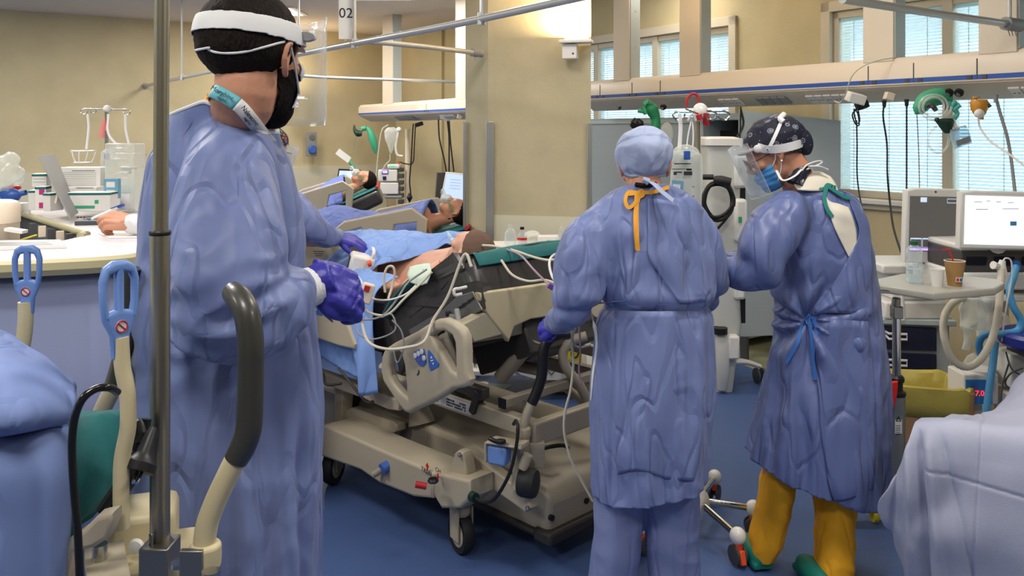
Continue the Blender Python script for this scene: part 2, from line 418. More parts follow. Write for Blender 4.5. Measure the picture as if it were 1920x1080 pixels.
WT = .22
def wallbox(mb, o, d, n, t0, t1, z0, z1, th=WT):
    a = o+d*t0; b = o+d*t1; m = -n*th
    mb.add([(*p.xy, z) for z in (z0, z1) for p in (a, b, b+m, a+m)], [(0, 1, 2, 3), (4, 7, 6, 5), (0, 4, 5, 1), (1, 5, 6, 2), (2, 6, 7, 3), (3, 7, 4, 0)])
WZ0, WZ1 = 1.13, 2.46
wins = [(-2.0, tA(1560)), (tA(1370), 3.35)]
mb = MB()
t = -3.2
for a, b in wins:
    wallbox(mb, A0, dA, nA, t, a, 0, CEIL); wallbox(mb, A0, dA, nA, a, b, 0, WZ0); wallbox(mb, A0, dA, nA, a, b, WZ1, CEIL); t = b
wallbox(mb, A0, dA, nA, t, tC, 0, CEIL)
struct(mb.build('wall_right', 'wall', smooth=False))
mb = MB(); wallbox(mb, B0, dB, nB, -4.5, 4.95, 0, CEIL); struct(mb.build('wall_left', 'wall', smooth=False))
# side walls that close the room beyond the view
e1 = A0-dA*3.2; mb = MB(); wallbox(mb, e1, V((0, -1, 0)), V((-1, 0, 0)), 0, 7.5, 0, CEIL); struct(mb.build('wall_near_right', 'wall_cream', smooth=False))
e2 = B0-dB*4.5; mb = MB(); wallbox(mb, e2, V((0, -1, 0)), V((1, 0, 0)), 0, 11, 0, CEIL); struct(mb.build('wall_near_left', 'wall_cream', smooth=False))
mb = MB(); mb.box((-1.5, -4.1, CEIL/2), (16, .2, CEIL)); struct(mb.build('wall_back', 'wall_cream', smooth=False))
# boxed pier in the far corner
mb = MB(); p0 = tB(742)
mb.prism([(W(742, 0, 12.0).x, 12.0), (W(784, 0, 11.3).x, 11.3), (W(828, 0, 11.0).x, 11.0), (W(900, 0, 11.6).x, 11.6), (-.9, 12.4), (-1.7, 12.5)], 0, CEIL)
struct(mb.build('wall_corner_pier', 'wall', smooth=False))
# lower wall panels (washable, paler)
mb = MB(); wallbox(mb, B0+nB*.012, dB, nB, -4.4, 4.7, 0, 1.12, .012); struct(mb.build('trim_1', 'dado', smooth=False))

# windows: casing, mullions, sill, glass and blinds
def window(idx, t0, t1, mulls):
    mb = MB(); M = frame(A0, dA, (0, 0, 1))    # x along wall (away), y = up x x
    s = 1 if (M.to_3x3() @ V((0, 1, 0))).dot(nA) > 0 else -1
    mb.M = M
    def bx(a, b, z0, z1, d0, d1): mb.box(((a+b)/2, s*(d0+d1)/2, (z0+z1)/2), (abs(b-a), abs(d1-d0), z1-z0))
    c = .075
    bx(t0-c, t1+c, WZ1, WZ1+c, -.02, .03); bx(t0-c, t1+c, WZ0-c, WZ0, -.02, .03); bx(t0-c, t0, WZ0-c, WZ1+c, -.02, .03); bx(t1, t1+c, WZ0-c, WZ1+c, -.02, .03)
    bx(t0, t1, WZ1-.05, WZ1, -.10, -.02); bx(t0, t1, WZ0, WZ0+.05, -.10, -.02); bx(t0, t0+.04, WZ0, WZ1, -.1, -.02); bx(t1-.04, t1, WZ0, WZ1, -.1, -.02)
    for m in mulls: bx(m-.035, m+.035, WZ0, WZ1, -.10, -.01)
    w = mb.build('window_%d' % idx, 'frame', bev=.004); struct(w)
    mb = MB(M)
    def bx(a, b, z0, z1, d0, d1): mb.box(((a+b)/2, s*(d0+d1)/2, (z0+z1)/2), (abs(b-a), abs(d1-d0), z1-z0))
    bx(t0-.1, t1+.1, WZ0-.035, WZ0-.005, -.02, .07); mb.build('window_sill', 'white', w, bev=.004)
    edges = [t0+.04]+[x for m in mulls for x in (m-.035, m+.035)]+[t1-.04]
    for i in range(0, len(edges), 2):
        a, b = edges[i]+.006, edges[i+1]-.006
        mb = MB(M); mb.box(((a+b)/2, -s*.085, (WZ0+WZ1)/2), (b-a, .006, WZ1-WZ0-.1)); mb.build('glass_pane', 'glass', w, smooth=False)
        mb = MB(M); z = WZ0+.065
        while z < WZ1-.06:
            mb.add([((a), -s*.060, z+.0085), (b, -s*.060, z+.0085), (b, -s*.042, z-.0085), (a, -s*.042, z-.0085)], [(0, 1, 2, 3)]); z += .0215
        for f in (.14, .5, .86):
            x = a+(b-a)*f; mb.box((x, -s*.038, (WZ0+WZ1)/2), (.006, .001, WZ1-WZ0-.1))
        mb.box(((a+b)/2, -s*.05, WZ1-.062), (b-a, .03, .022))
        bo = mb.build('venetian_blind', 'blind', w, smooth=False)
window(1, wins[0][0], wins[0][1], [-1.3, tA(1774)])
window(2, wins[1][0], wins[1][1], [tA(1226, 0), 2.95])

# the big column with steel corner guards
cp = [W(873, 0, 6.2), W(915, 0, 6.0), W(1108, 0, 5.83)]
poly = [(p.x, p.y) for p in cp]+[(.60, 6.6), (-.2, 6.75)]
mb = MB(); mb.prism(poly, 0, CEIL); struct(mb.build('wall_column', 'column', smooth=False))
mb = MB(); nF = V((cp[2]-cp[1]).xy).normalized(); nrm = V((nF.y, -nF.x))
a = cp[1].xy+nrm*.001; b = cp[2].xy+nrm*.001
mb.prism([(a.x, a.y), (b.x, b.y), (b+nrm*.006)[:], (a+nrm*.006)[:]], 0, EYE-159*5.95/1600); struct(mb.build('trim_2', 'dado', smooth=False))
def guard(px0, px1, Y, ytop, i):
    mb = MB(); z1 = EYE-(ytop-CY)*Y/1600; a = W(px0, 0, Y); b = W(px1, 0, Y)
    mb.box(((a.x+b.x)/2, Y+.01, z1/2+.2), (b.x-a.x, .03, z1-.4)); struct(mb.build('trim_%d' % i, 'alu', bev=.003))
guard(911, 926, 5.95, 228, 3); guard(1101, 1110, 5.80, 230, 4); guard(868, 874, 6.16, 228, 5)

# ceiling luminaires, the last three added only for the left wall's brightness
LLAB = ['above the bearded man', 'above the nurse with the yellow tie', 'above the middle bed', 'in front of the right supply beam', 'above the laptop counter', 'above the far bed', 'between the column and the windows', 'behind the camera at the centre', 'above the linen covered bed', 'above the foreground bed at left', 'added to brighten the left wall above the counter', 'added to brighten the far left corner', 'added to brighten the left wall beyond the far bed']
for i, (x, y) in enumerate(LAMPS):
    e = empty('ceiling_light', (x, y, CEIL), 'square recessed ceiling light panel '+LLAB[i], 'ceiling light', 'ceiling light panels')
    mb = MB(); mb.box((x, y, CEIL-.008), (.66, .66, .016)); mb.build('frame', 'white', e)
    mb = MB(); mb.box((x, y, CEIL-.018), (.56, .56, .006)); mb.build('diffuser', mat('diffuser', 'fff4e4', .6, emit=2.2) if i == 0 else 'diffuser', e)

def sconce(px, py, Y, n, label, power, yaw=0):
    c = W(px, py, Y); e = empty('wall_lamp', c, label, 'wall lamp')
    R = frame(c, (math.cos(yaw), math.sin(yaw), 0))
    mb = MB(R); mb.box((.0, -.05, .03), (.22, .12, .02)); mb.build('shade', 'white', e, bev=.004)
    mb = MB(R); mb.box((-.045, -.03, -.035), (.10, .08, .10)); mb.build('housing', 'white', e, bev=.006)
    mb = MB(R); mb.cyl((-.02, -.075, -.05), (-.02, -.07, -.05), .006); mb.build('switch', 'black', e)
    mb = MB(R); mb.tube([(-.08, -.05, .05), (.08, -.05, .05)], .008); mb.build('bulb', mat('bulb', 'ffd9a0', .5, emit=12) if 'bulb' not in MATS else 'bulb', e)
    lo = area('wall_lamp_light', c+(R.to_3x3() @ V((0, -.055, .07))), .18, power, (1, .74, .42), (PI, 0, yaw), .06)
yc = math.atan2((cp[2]-cp[1]).y, (cp[2]-cp[1]).x)
sconce(1083, 88, 5.80, None, 'small white uplighter glowing warm at the top of the column', 30, yc)
pB = B0+dB*tB(590); sconce(556, 190, 10.95, None, 'white uplighter glowing on the far left wall behind the man', 10, math.atan2(dB.y, dB.x))

# ceiling-hung supply beams above the beds
def beam(P0, P1, n, zb, zt, label, seams, posts, sockets):
    d = (P1-P0).normalized(); L = (P1-P0).length; e = empty('bedhead_supply_beam', (P0+P1)/2+V((0, 0, zb)), label, 'supply beam')
    R = frame(P0, d, (0, 0, 1)); s = 1 if (R.to_3x3() @ V((0, 1, 0))).dot(n) > 0 else -1   # s*y = towards the room
    def ext(prof, a, b, name, m, par=e, bev=.006):
        mb = MB(R); vs = [(a, s*p[0], p[1]) for p in prof]+[(b, s*p[0], p[1]) for p in prof]; k = len(prof)
        mb.add(vs, [tuple(range(k)), tuple(range(k, 2*k))[::-1]]+[(i, (i+1) % k, k+(i+1) % k, k+i) for i in range(k)])
        return mb.build(name, m, par, bev=bev)
    h = zt-zb
    ext([(0, zb+.36*h), (0, zt-.16*h), (-.03, zt), (-.22, zt), (-.22, zb+.1), (-.02, zb+.34*h)], 0, L, 'housing', 'beam')
    und = ext([(-.005, zb+.34*h), (-.02, zb+.30*h), (-.16, zb), (-.20, zb), (-.20, zb+.1), (-.03, zb+.36*h)], .005, L-.005, 'underside', 'beam_under')
    ext([(.0015, zb+.40*h), (.0015, zb+.50*h), (-.004, zb+.50*h), (-.004, zb+.40*h)], .002, L-.002, 'blue_strip', 'blue_strip', e, 0)
    sl = (zb+.30*h-zb)/.14
    for t in seams:
        mb = MB(R); mb.box((t, s*.0006, (zb+.40*h+zt-.16*h)/2), (.006, .003, (.44*h)+.0)); mb.box((t-.04, s*.003, zb+.45*h), (.026, .004, .02)); mb.box((t+.04, s*.003, zb+.45*h), (.026, .004, .02)); mb.build('cover_joint', 'dark_grey', e, smooth=False)
    ang = math.atan2(.30*h, .14)
    for (t, wd, kd) in sockets:
        c = V((t, s*-.09, zb+.15*h-.006)); Rm = Matrix.Rotation(-s*ang*-1 if s > 0 else ang*-1, 3, 'X')
        for q in range(int(wd/.06)):
            mb = MB(R); mb.box(c+V((q*.065, 0, -.002)), (.058, .09, .012), Rm); so = mb.build('socket', 'white' if kd else 'grey', e, bev=.002)
            if kd:
                mb = MB(R); mb.cyl(c+V((q*.065-.012, 0, -.011)), c+V((q*.065-.012, 0, -.008)), .006, 8); mb.cyl(c+V((q*.065+.012, 0, -.011)), c+V((q*.065+.012, 0, -.008)), .006, 8); mb.build('socket_hole', 'black', so)
    for t, wd in posts:
        mb = MB(R); mb.box((t+wd/2, -s*.07, (zt+CEIL)/2-.01), (wd, .12, CEIL-zt+.02)); po = mb.build('hanger_post', 'post', e, bev=.004)
        mb = MB(R); mb.box((t-.004, -s*.07, (zt+CEIL)/2), (.008, .10, CEIL-zt)); mb.box((t-.009, -s*.07, zt+.25), (.004, .012, .012)); mb.box((t-.009, -s*.07, zt+.55), (.004, .012, .012)); mb.build('side_strip', 'post_side', po)
    return e, R, s
bP = V((2.64, 4.4, 0))
def tb(px): r = (px-CX)/FPX; return (bP.x-r*bP.y)/(r*dA.y-dA.x)
b0 = bP+dA*(tb(2050)); b1 = bP+dA*(tb(1085)); L0 = -tb(2050)
def tt(px): return tb(px)+L0
beam1, BR, Bs = beam(b0, b1, nA, 1.775, 2.03, 'long white medical supply beam with a blue stripe hung before the windows at right',
     [tt(1832), tt(1713), tt(1628), tt(1238), tt(1185), tt(1125)],
     [(tt(1905), .20), (tt(1673), .20), (tt(1310), .21), (tt(1178), .20)],
     [(tt(1915), .16, 1), (tt(1590), .40, 1), (tt(1368), .18, 1), (tt(1455), .24, 0)])
c0 = W(882, 0, 8.2); c0.z = 0; c1 = W(672, 0, 10.8); c1.z = 0
beam2, _, _ = beam(c0, c1, V((-.86, -.5, 0)), 1.715, 1.925, 'shorter white supply beam with a blue stripe over the far beds, left of the column',
     [1.0], [(.12, .22), (1.95, .30)], [(.5, .3, 1), (1.5, .5, 0)])

# curtain rails
def rail(pts, r, label, hang=(), k=4):
    e = empty('curtain_rail', pts[0], label, 'curtain rail')
    mb = MB(); mb.tube(pts, r, seg=12, k=k); mb.build('rail_tube', 'rail', e)
    for p in hang:
        p = V(p); mb = MB(); mb.tube([p, (p.x, p.y, CEIL)], .010, seg=8, k=1); mb.tube([p-V((0, 0, .03)), p+V((0, 0, .03))], .02, k=1); mb.build('hanger_rod', 'rail', e)
    return e
Zr = 2.14
def rz(px, Y): return V(((px-CX)/FPX*Y, Y, Zr))
p_wall = B0+dB*tB(272); p_wall.z = Zr
main_rail = [V((p_wall.x, p_wall.y, Zr)), rz(385, 7.95), rz(570, 5.95), rz(670, 5.24), rz(860, 4.3), rz(1060, 3.53), rz(1250, 3.0), rz(1500, 2.5)]
r1 = rail(main_rail, .019, 'long silver curtain rail crossing from the left wall to above the two nurses', [rz(341, 8.6), rz(665, 5.28), rz(903, 4.12)])
mb = MB(); mb.cyl(p_wall-nB*.0, p_wall+nB*.03, .035); mb.build('wall_flange', 'grey', r1)
r2 = rail([rz(690, 5.15), rz(800, 5.5), rz(893, 5.93)], .017, 'short silver curtain rail ending at the column', [], 2)
mb = MB(); mb.cyl(rz(885, 5.90), rz(903, 5.97), .028); 
for k in range(3): mb.tube([rz(889+k*4, 5.92)+V((0, 0, -.02)), rz(889+k*4, 5.92)+V((.01, 0, -.05)), rz(892+k*4, 5.92)+V((0, 0, -.06))], .002, seg=5)
mb.build('end_bracket', 'grey', r2)
r3 = rail([rz(420, 7.6), rz(600, 8.6), rz(760, 9.1), rz(872, 9.5)], .016, 'thin silver curtain rail low behind the first rail', [rz(560, 8.3), rz(862, 9.4)], 2)
r4 = rail([rz(1580, 3.50), rz(1740, 3.9), rz(1885, 4.30)], .019, 'silver curtain rail ending at the top right corner', [rz(1893, 4.33)], 2)
mb = MB(); mb.cyl(rz(1885, 4.30), rz(1912, 4.38), .034)
for k in range(3): mb.tube([rz(1889+k*6, 4.33)+V((0, 0, -.02)), rz(1889+k*6, 4.33)+V((.01, 0, -.05)), rz(1893+k*6, 4.33)+V((0, 0, -.06))], .0025, seg=5)
mb.build('end_bracket', 'grey', r4)
# bed number sign hung on the rail
e = empty('bed_number_sign', W(648, 74, 5.3), 'white hanging plate with the bed number 02', 'sign')
Ms = vplane(W(648, 36, 5.3), (1, .22))
mb = MB(); mb.plate([[(-.042, -.124), (.042, -.124), (.042, .19), (-.042, .19)]], Ms, .006); mb.build('plate', 'white', e)
mb = MB(); mb.text('02', Ms @ Matrix.Translation((0.002, .035, .0045)), .088); mb.build('number', 'print', e)
mb = MB(); mb.tube([W(648, 74, 5.3), W(648, 80, 5.3)], .005, k=1); mb.build('hook', 'steel', e)
# wall socket with blue flowmeter on far wall
M = vplane(W(583, 270, 11.3), (dB.x, dB.y)); e = empty('wall_gas_outlet', M.translation, 'grey wall outlet with a round blue knob on the far wall', 'wall outlet')
mb = MB(M); mb.box((0, 0, .02), (.14, .32, .04)); mb.build('plate', 'grey', e, bev=.008)
mb = MB(M); mb.cyl((0, -.07, .04), (0, -.07, .09), .055); mb.build('knob', 'blue_button', e, bev=.01)
mb = MB(M); mb.cyl((0, .09, .04), (0, .09, .055), .035); mb.build('socket', 'steel_dull', e)
# ================================================================== the hospital bed in the middle
BO = V((-.192, 3.24, 0)); BX = V((.698, -.716, 0)).normalized(); BF = frame(BO, BX)
def bl(u, v, z): return BF @ V((u, v, z))
def bplane(v): return vplane(BF @ V((0, v, 0)), BX)          # side plane, local z points to the camera side
def eplane(u): return vplane(BF @ V((u, 0, 0)), (BX.y*-1, BX.x))   # end plane, local x along the bed width
RZB = math.atan2(BX.y, BX.x)
bed = empty('hospital_bed', BO, 'beige intensive care bed with raised backrest and black mattress in the middle', 'hospital bed', None, RZB)
# base cover
mb = MB(BF); prof = [(-1.25, .12), (.30, .10), (.31, .24), (.27, .275), (.10, .30), (-.15, .335), (-1.25, .335)]
vs = [(p[0], .16, p[1]) for p in prof]+[(p[0], .78, p[1]) for p in prof]; k = len(prof)
mb.add(vs, [tuple(range(k)), tuple(range(k, 2*k))[::-1]]+[(i, (i+1) % k, k+(i+1) % k, k+i) for i in range(k)])
bc = mb.build('base_cover', 'bed_plastic', bed, bev=.02)
mb = MB(BF); mb.box((.285, .47, .105), (.09, .66, .05)); mb.box((-.3, .17, .105), (1.2, .05, .03)); mb.build('bumper', 'bed_dark', bc, bev=.012)
mb = MB()
for px, py in ((1035, 971), (1100, 939)):
    M = eplane(.31); p = hit(px, py, M.translation, M.to_3x3() @ V((0, 0, 1))); mb.cyl(p-BX*.01, p+BX*.004, .011)
mb.build('hole_plug', 'black', bc)
mb = MB(); M = bplane(-.02)
mb.pplate([crop(580, 580, 3.375, [(60, 735), (200, 705), (330, 760), (540, 850), (870, 985), (890, 1010), (880, 1160), (760, 1150), (540, 1065), (420, 985), (300, 945), (110, 880), (60, 860)])], M, .16, .012)
sc_ = mb.build('side_cover', 'bed_plastic', bed)
mb = MB(); mb.tube([W(716, 880, 3.40), W(741, 864, 3.44)], .022, seg=14); mb.tube([W(741, 864, 3.44), W(744, 862, 3.445)], [.022, .016]); mb.build('brake_pedal', 'blue_button', bed)
mb = MB(); mb.tube([W(700, 890, 3.42), W(722, 876, 3.42)], .014); mb.build('pedal_shaft', 'bed_metal', bed)
M2 = bplane(-.105)
def lab_at(px, py, M, up=0, tilt=0):
    p = hit(px, py, M.translation, M.to_3x3() @ V((0, 0, 1))); R = M.copy(); R.translation = p; return R @ Matrix.Rotation(tilt, 4, 'Z') @ Matrix.Translation((0, 0, .002+up))
mb = MB(); mb.text('TREN', lab_at(800, 884, M2, 0, -.1), .026); mb.text('CH', lab_at(822, 882, M2, 0, -.1), .022); mb.build('lettering', 'print', sc_)
mb = MB(); R = lab_at(802, 875, M2)
mb.plate([[(-.012, 0), (0, .016), (.012, 0), (.005, 0), (.005, -.01), (-.005, -.01), (-.005, 0)]], R, .001); R = lab_at(822, 892, M2); mb.plate([[(-.010, 0), (0, -.014), (.010, 0), (.004, 0), (.004, .01), (-.004, .01), (-.004, 0)]], R, .001); mb.build('arrow', 'red_bright', sc_)
mb = MB(); mb.tube([W(779, 908, 3.10), W(800, 912, 3.10)], .012, k=1); mb.build('release_lever', 'red', bed)
mb = MB(); mb.lathe([(.018, 0), (.021, .006), (.016, .014)], W(812, 904, 3.12), (0, 0, 1)); mb.build('lever_knob', 'black', bed)
# caster housing, brackets, casters
def caster(u, v, r=.078, yaw=0, name='caster'):
    c = bl(u, v, 0); f = MB(); ax = (BF.to_3x3() @ V((math.cos(yaw), math.sin(yaw), 0))); sd = V((-ax.y, ax.x, 0))
    f.cyl(c+V((0, 0, r*2-.02)), c+V((0, 0, r*2+.10)), .030); f.lathe([(.034, 0), (.034, .03)], c+V((0, 0, r*2+.0)))
    M = frame(c+V((0, 0, r)), ax); f.plate([[(-.034, 0), (-.03, -.06 if 0 else -.02), (.03, -.02), (.034, .0), (.036, r+.03), (-.034, r+.03)]], M @ Matrix.Rotation(PI/2, 4, 'X') @ Matrix.Translation((0, 0, .030)), .006)
    f.plate([[(-.034, -.02), (.03, -.02), (.036, r+.03), (-.034, r+.03)]], M @ Matrix.Rotation(PI/2, 4, 'X') @ Matrix.Translation((0, 0, -.030)), .006)
    fo = f.build(name, 'bed_plastic', bed, bev=.003)
    cw = c-ax*.0+V((0, 0, r)); t = MB(); t.lathe([(r-.012, -.020), (r-.004, -.022), (r, -.012), (r, .012), (r-.004, .022), (r-.012, .020)], cw, sd, 32); t.build('tyre', 'black_rubber', fo)
    h = MB(); h.lathe([(.0, -.024), (.03, -.023), (r-.013, -.018), (r-.013, .018), (.03, .023), (.0, .024)], cw, sd, 28, False); h.build('wheel_hub', 'bed_plastic', fo)
caster(0, 0, .075, PI*.925); caster(-.885, 0, .082, PI*.5+.55); caster(.0, .93, .075, 1.9); caster(-.9, .93, .08, 1.2)
M = bplane(-.03); mb = MB()
mb.pplate([[(826, 872), (850, 880), (905, 892), (906, 925), (886, 945), (850, 945), (838, 925), (826, 900)]], M, .12, .012)
mb.pplate([[(851, 885), (861, 847), (868, 841), (877, 846), (884, 880), (884, 900), (850, 896)]], bplane(-.03), .05, .008)
mb.build('caster_housing', 'bed_plastic', bed)
mb = MB(); M = bplane(.05)
mb.pplate([[(872, 842), (886, 842), (1000, 928), (1002, 950), (992, 958), (984, 952), (890, 885), (872, 868)]], M, .045, .008)
la = mb.build('link_arm', 'bed_plastic', bed)
mb = MB()
for px, py, pv in ((863, 853, -.06), (990, 953, .025)):
    M = bplane(pv); p = hit(px, py, M.translation, M.to_3x3() @ V((0, 0, 1))); nn = M.to_3x3() @ V((0, 0, 1)); mb.lathe([(.009, 0), (.008, .006), (.003, .009)], p, nn, 10)
mb.build('bolt', 'steel', bed)
mb = MB(); mb.box((0, 0, 0), (0, 0, 0)) if 0 else None
# far side link arm
mb.tube([bl(-.25, .85, .40), bl(.25, .85, .22)], .02, k=1); mb.build('far_link_arm', 'bed_metal', bed)
# upper frame: long rails and cross bars
mb = MB(BF)
mb.box((-.18, .12, .505), (.94, .05, .065)); mb.build('frame_rail', 'bed_plastic', bed, bev=.006)
mb = MB(BF); mb.box((-.30, .78, .52), (1.2, .05, .06)); mb.build('frame_rail', 'bed_metal', bed, bev=.006)
mb = MB(BF); mb.box((-.75, .97, .56), (1.6, .04, .05)); mb.build('frame_rail', 'bed_metal', bed, bev=.006)
mb = MB(BF); mb.box((.29, .45, .50), (.04, .74, .085)); mb.build('cross_bar', 'bed_plastic', bed, bev=.008)
mb = MB(BF); mb.box((.13, .42, .575), (.035, .66, .035)); mb.build('cross_bar', 'bed_metal', bed, bev=.004)
mb = MB(BF); mb.box((.132, .088, .575), (.037, .006, .037)); mb.build('bar_end_cap', 'black', bed)
mb = MB(BF); mb.box((-.12, .10, .585), (.3, .04, .045)); mb.box((-.02, .10, .545), (.03, .045, .1), (0, .4, 0)); mb.build('stop_bracket', 'bed_dark', bed, bev=.006)
# label stickers with small print along the near rail
mb = MB(BF); mb.box((-.20, .0935, .507), (.30, .002, .045)); sk = mb.build('sticker', 'label_white', bed, smooth=False)
mb = MB(BF)
for i in range(26):
    x = -.335+i*.010
    if 9 < i < 14: continue
    for j in range(3):
        if random.random() < .75: mb.box((x, .092, .495+j*.011), (.006 if i % 3 else .008, .001, .007), None)
mb.build('fine_print', 'print', sk, smooth=False)
# lift mechanism at the foot end
M = bplane(.10); mb = MB()
mb.pplate([[(652, 770), (668, 762), (746, 788), (753, 795), (753, 806), (741, 814), (742, 828), (735, 830), (700, 812), (697, 800), (652, 788)]], M, .05, .006); mb.build('lift_arm', 'bed_plastic', bed)
mb = MB(); mb.pplate([[(638, 722), (654, 722), (650, 785), (640, 790), (637, 782)]], bplane(.08), .06, .006); mb.build('lift_post', 'bed_plastic', bed)
mb = MB(); mb.pplate([[(655, 722), (674, 726), (672, 765), (654, 772)]], bplane(.16), .10, .004); mb.build('lift_motor', 'bed_dark', bed)
mb = MB(); mb.tube([bl(-.58, .10, .44), bl(-.58, .5, .44)], .035, k=1); mb.tube([bl(-.47, .18, .33), bl(-.50, .18, .42)], [.06, .035], k=1); mb.build('lift_pivot', 'bed_plastic', bed)
mb = MB(); p = hit(725, 790, M.translation, M.to_3x3() @ V((0, 0, 1))); mb.lathe([(.010, 0), (.009, .006), (.003, .009)], bl(-.60, .07, .455), -V((BF.col[1][0], BF.col[1][1], 0)), 10); mb.build('bolt', 'steel', bed)
# deck frame, dark underside, foot rest section
mb = MB(); mb.pplate([[(596, 692), (700, 727), (757, 748), (756, 768), (735, 765), (690, 745), (596, 712)]], bplane(.03), .05, .006); mb.build('deck_frame', 'bed_plastic', bed)
mb = MB(BF)
mb.box((-1.0, .47, .66), (.95, .84, .05)); mb.box((-.30, .47, .70), (.66, .80, .05), (0, -.30, 0)); mb.box((-.05, .5, .72), (.34, .5, .14), (0, -.45, 0)); mb.build('deck', 'bed_dark', bed, bev=.01)
mb = MB(); mb.tube([bl(-.05, .25, .60), bl(.10, .3, .78)], .03, k=1); mb.tube([bl(-.6, .4, .58), bl(.05, .4, .62)], .025, k=1); mb.tube([bl(-.3, .62, .55), bl(.14, .62, .84)], .022, k=1)
mb.build('backrest_strut', 'bed_metal', bed)
mb = MB(); mb.tube([W(606, 700, 3.75), W(612, 721, 3.72), W(640, 719, 3.7)], .006); mb.tube([W(635, 690, 3.66), W(655, 715, 3.62), W(685, 752, 3.58), W(700, 753, 3.56)], .006); mb.build('wire_hoop', 'bed_dark', bed)
# mattress: thick black pad bent at the hip
mb = MB(BF)
prof = [(-1.72, .84), (-.95, .86), (-.50, .845), (-.38, .870), (-.04, 1.110), (.0, 1.12), (.028, 1.095), (.085, .985), (.06, .965), (-.34, .66), (-.48, .64), (-1.72, .64)]
prof = [(a, b) for a, b in prof]
rings = []
for v, e_ in ((.0, .055), (.012, .03), (.04, .010), (.09, 0), (.3, 0), (.6, 0), (.84, 0), (.872, .003), (.894, .014), (.90, .03)):
    cu, cz = [sum(p[i] for p in prof)/len(prof) for i in (0, 1)]; ring = []
    P = catmull([V((p[0], p[1], 0)) for p in prof], 5, True); m = len(P)
    for i, p in enumerate(P):
        t = (P[(i+1) % m]-P[i-1]).normalized(); nn = V((-t.y, t.x, 0)); ring.append(V((p.x+nn.x*e_*-1, v, p.y+nn.y*e_*-1)))
    rings.append(ring)
# decide the inward direction by area sign
A_ = sum(P[i].x*P[(i+1) % m].y-P[(i+1) % m].x*P[i].y for i in range(m))
if A_ > 0:
    for ri, (v, e_) in enumerate(((.0, .055), (.012, .03), (.04, .010), (.09, 0), (.3, 0), (.6, 0), (.84, 0), (.872, .003), (.894, .014), (.90, .03))):
        rings[ri] = [V((p.x+(-((P[(i+1) % m]-P[i-1]).normalized()).y)*e_, v, p.y+((P[(i+1) % m]-P[i-1]).normalized()).x*e_)) for i, p in enumerate(P)]
mb.loft(rings)
me = mb.mesh('t')
tmp = bpy.data.objects.new('t', me); COL.objects.link(tmp); sb = tmp.modifiers.new('s', 'SUBSURF'); sb.subdivision_type = 'SIMPLE'; sb.levels = 2
me2 = bpy.data.meshes.new_from_object(tmp.evaluated_get(bpy.context.evaluated_depsgraph_get())); COL.objects.unlink(tmp)
def mw(co, n):
    q = BF.inverted() @ co
    near = max(0, 1-abs(q.x+.03)/.22)
    return .006*noise.noise(V((q.x*14, q.y*3, q.z*5)))+near*.007*noise.noise(V((q.x*6+q.z*6, q.y*28+q.z*8, 1)))-.004*max(0, ridged(q, 4, (1, 1, 3)))*.6
displace(me2, mw); mattress = link('mattress', me2, 'mattress', bed, angle=60)
mbv = bvh_of(me2, ROOTM[bed.name])
# backrest head end: cream shell and metal side bracket
E1 = eplane(.10); mb = MB()
mb.pplate([[(893, 549), (1000, 534), (1090, 520), (1160, 512), (1160, 585), (1060, 595), (1030, 592), (990, 598), (960, 612), (950, 640), (938, 625), (905, 583)]], E1, .03, .007); mb.build('backrest_end_panel', 'bed_cream', bed)
mb = MB(); mb.pplate([[(861, 606), (905, 582), (932, 612), (952, 610), (948, 622), (881, 640)]], eplane(.085), .05, .006)
mb.pplate([[(861, 606), (906, 578), (950, 600), (1050, 590), (1150, 585), (1150, 600), (1035, 606), (985, 622), (940, 632), (881, 641)]], eplane(.05), .05, .008); mb.build('backrest_shell', 'bed_shell', bed)
mb = MB(); mb.pplate([[(768, 618), (830, 582), (858, 556), (888, 546), (906, 580), (861, 606), (840, 618), (812, 612), (776, 640)]], bplane(.0), .012, .002); bk = mb.build('backrest_side_plate', 'steel_dull', bed)
mb = MB(lab_at(873, 570, bplane(-.006), .0, .55))
for i in range(9): mb.box((-.05+i*.0125, 0, .001), (.008, .010 if i % 3 else .014, .001))
mb.build('fine_print', 'print', bk)
mb = MB(); M = bplane(-.008); p = hit(841, 588, M.translation, M.to_3x3() @ V((0, 0, 1))); mb.lathe([(.011, 0), (.010, .008), (.003, .011)], p, M.to_3x3() @ V((0, 0, 1)), 12); mb.build('bolt', 'black', bk)
mb = MB(); mb.tube([W(874, 538, 3.18), W(862, 541, 3.15), W(852, 543, 3.14), W(853, 553, 3.14), W(866, 551, 3.15)], .006); mb.build('line_hook', 'white', bed)
# siderails
SR = bplane(-.13); c3 = lambda pts: crop(580, 580, 3.375, pts)
out = c3([(480, 290), (500, 245), (560, 205), (640, 165), (700, 135), (770, 90), (830, 58), (880, 52), (935, 75), (985, 115), (1010, 165), (1018, 250), (1020, 390), (1037, 440), (1025, 480), (990, 492), (935, 500), (870, 545), (770, 600), (700, 628), (655, 655), (625, 645), (600, 615), (560, 560), (520, 500), (488, 450), (474, 380)])
h1 = c3([(540, 275), (580, 255), (603, 275), (622, 340), (633, 440), (641, 550), (600, 515), (560, 465), (533, 415), (527, 350)])
h2 = c3([(795, 165), (830, 135), (880, 132), (925, 160), (943, 205), (948, 300), (950, 398), (925, 380), (880, 300), (835, 230)])
mb = MB(); mb.pplate([out, h1, h2], SR, .042, .016, res=4); sr = mb.build('siderail', 'bed_plastic', bed)
Sf = SR @ Matrix.Translation((0, 0, .0215))
def onp(pts, M, th, name, m, par): mb = MB(); mb.pplate([pts], M, th, .0005); return mb.build(name, m, par)
onp(c3([(665, 268), (700, 252), (728, 250), (738, 300), (740, 340), (720, 362), (695, 352), (675, 325), (668, 300)]), Sf, .005, 'control_panel', 'blue_button', sr)
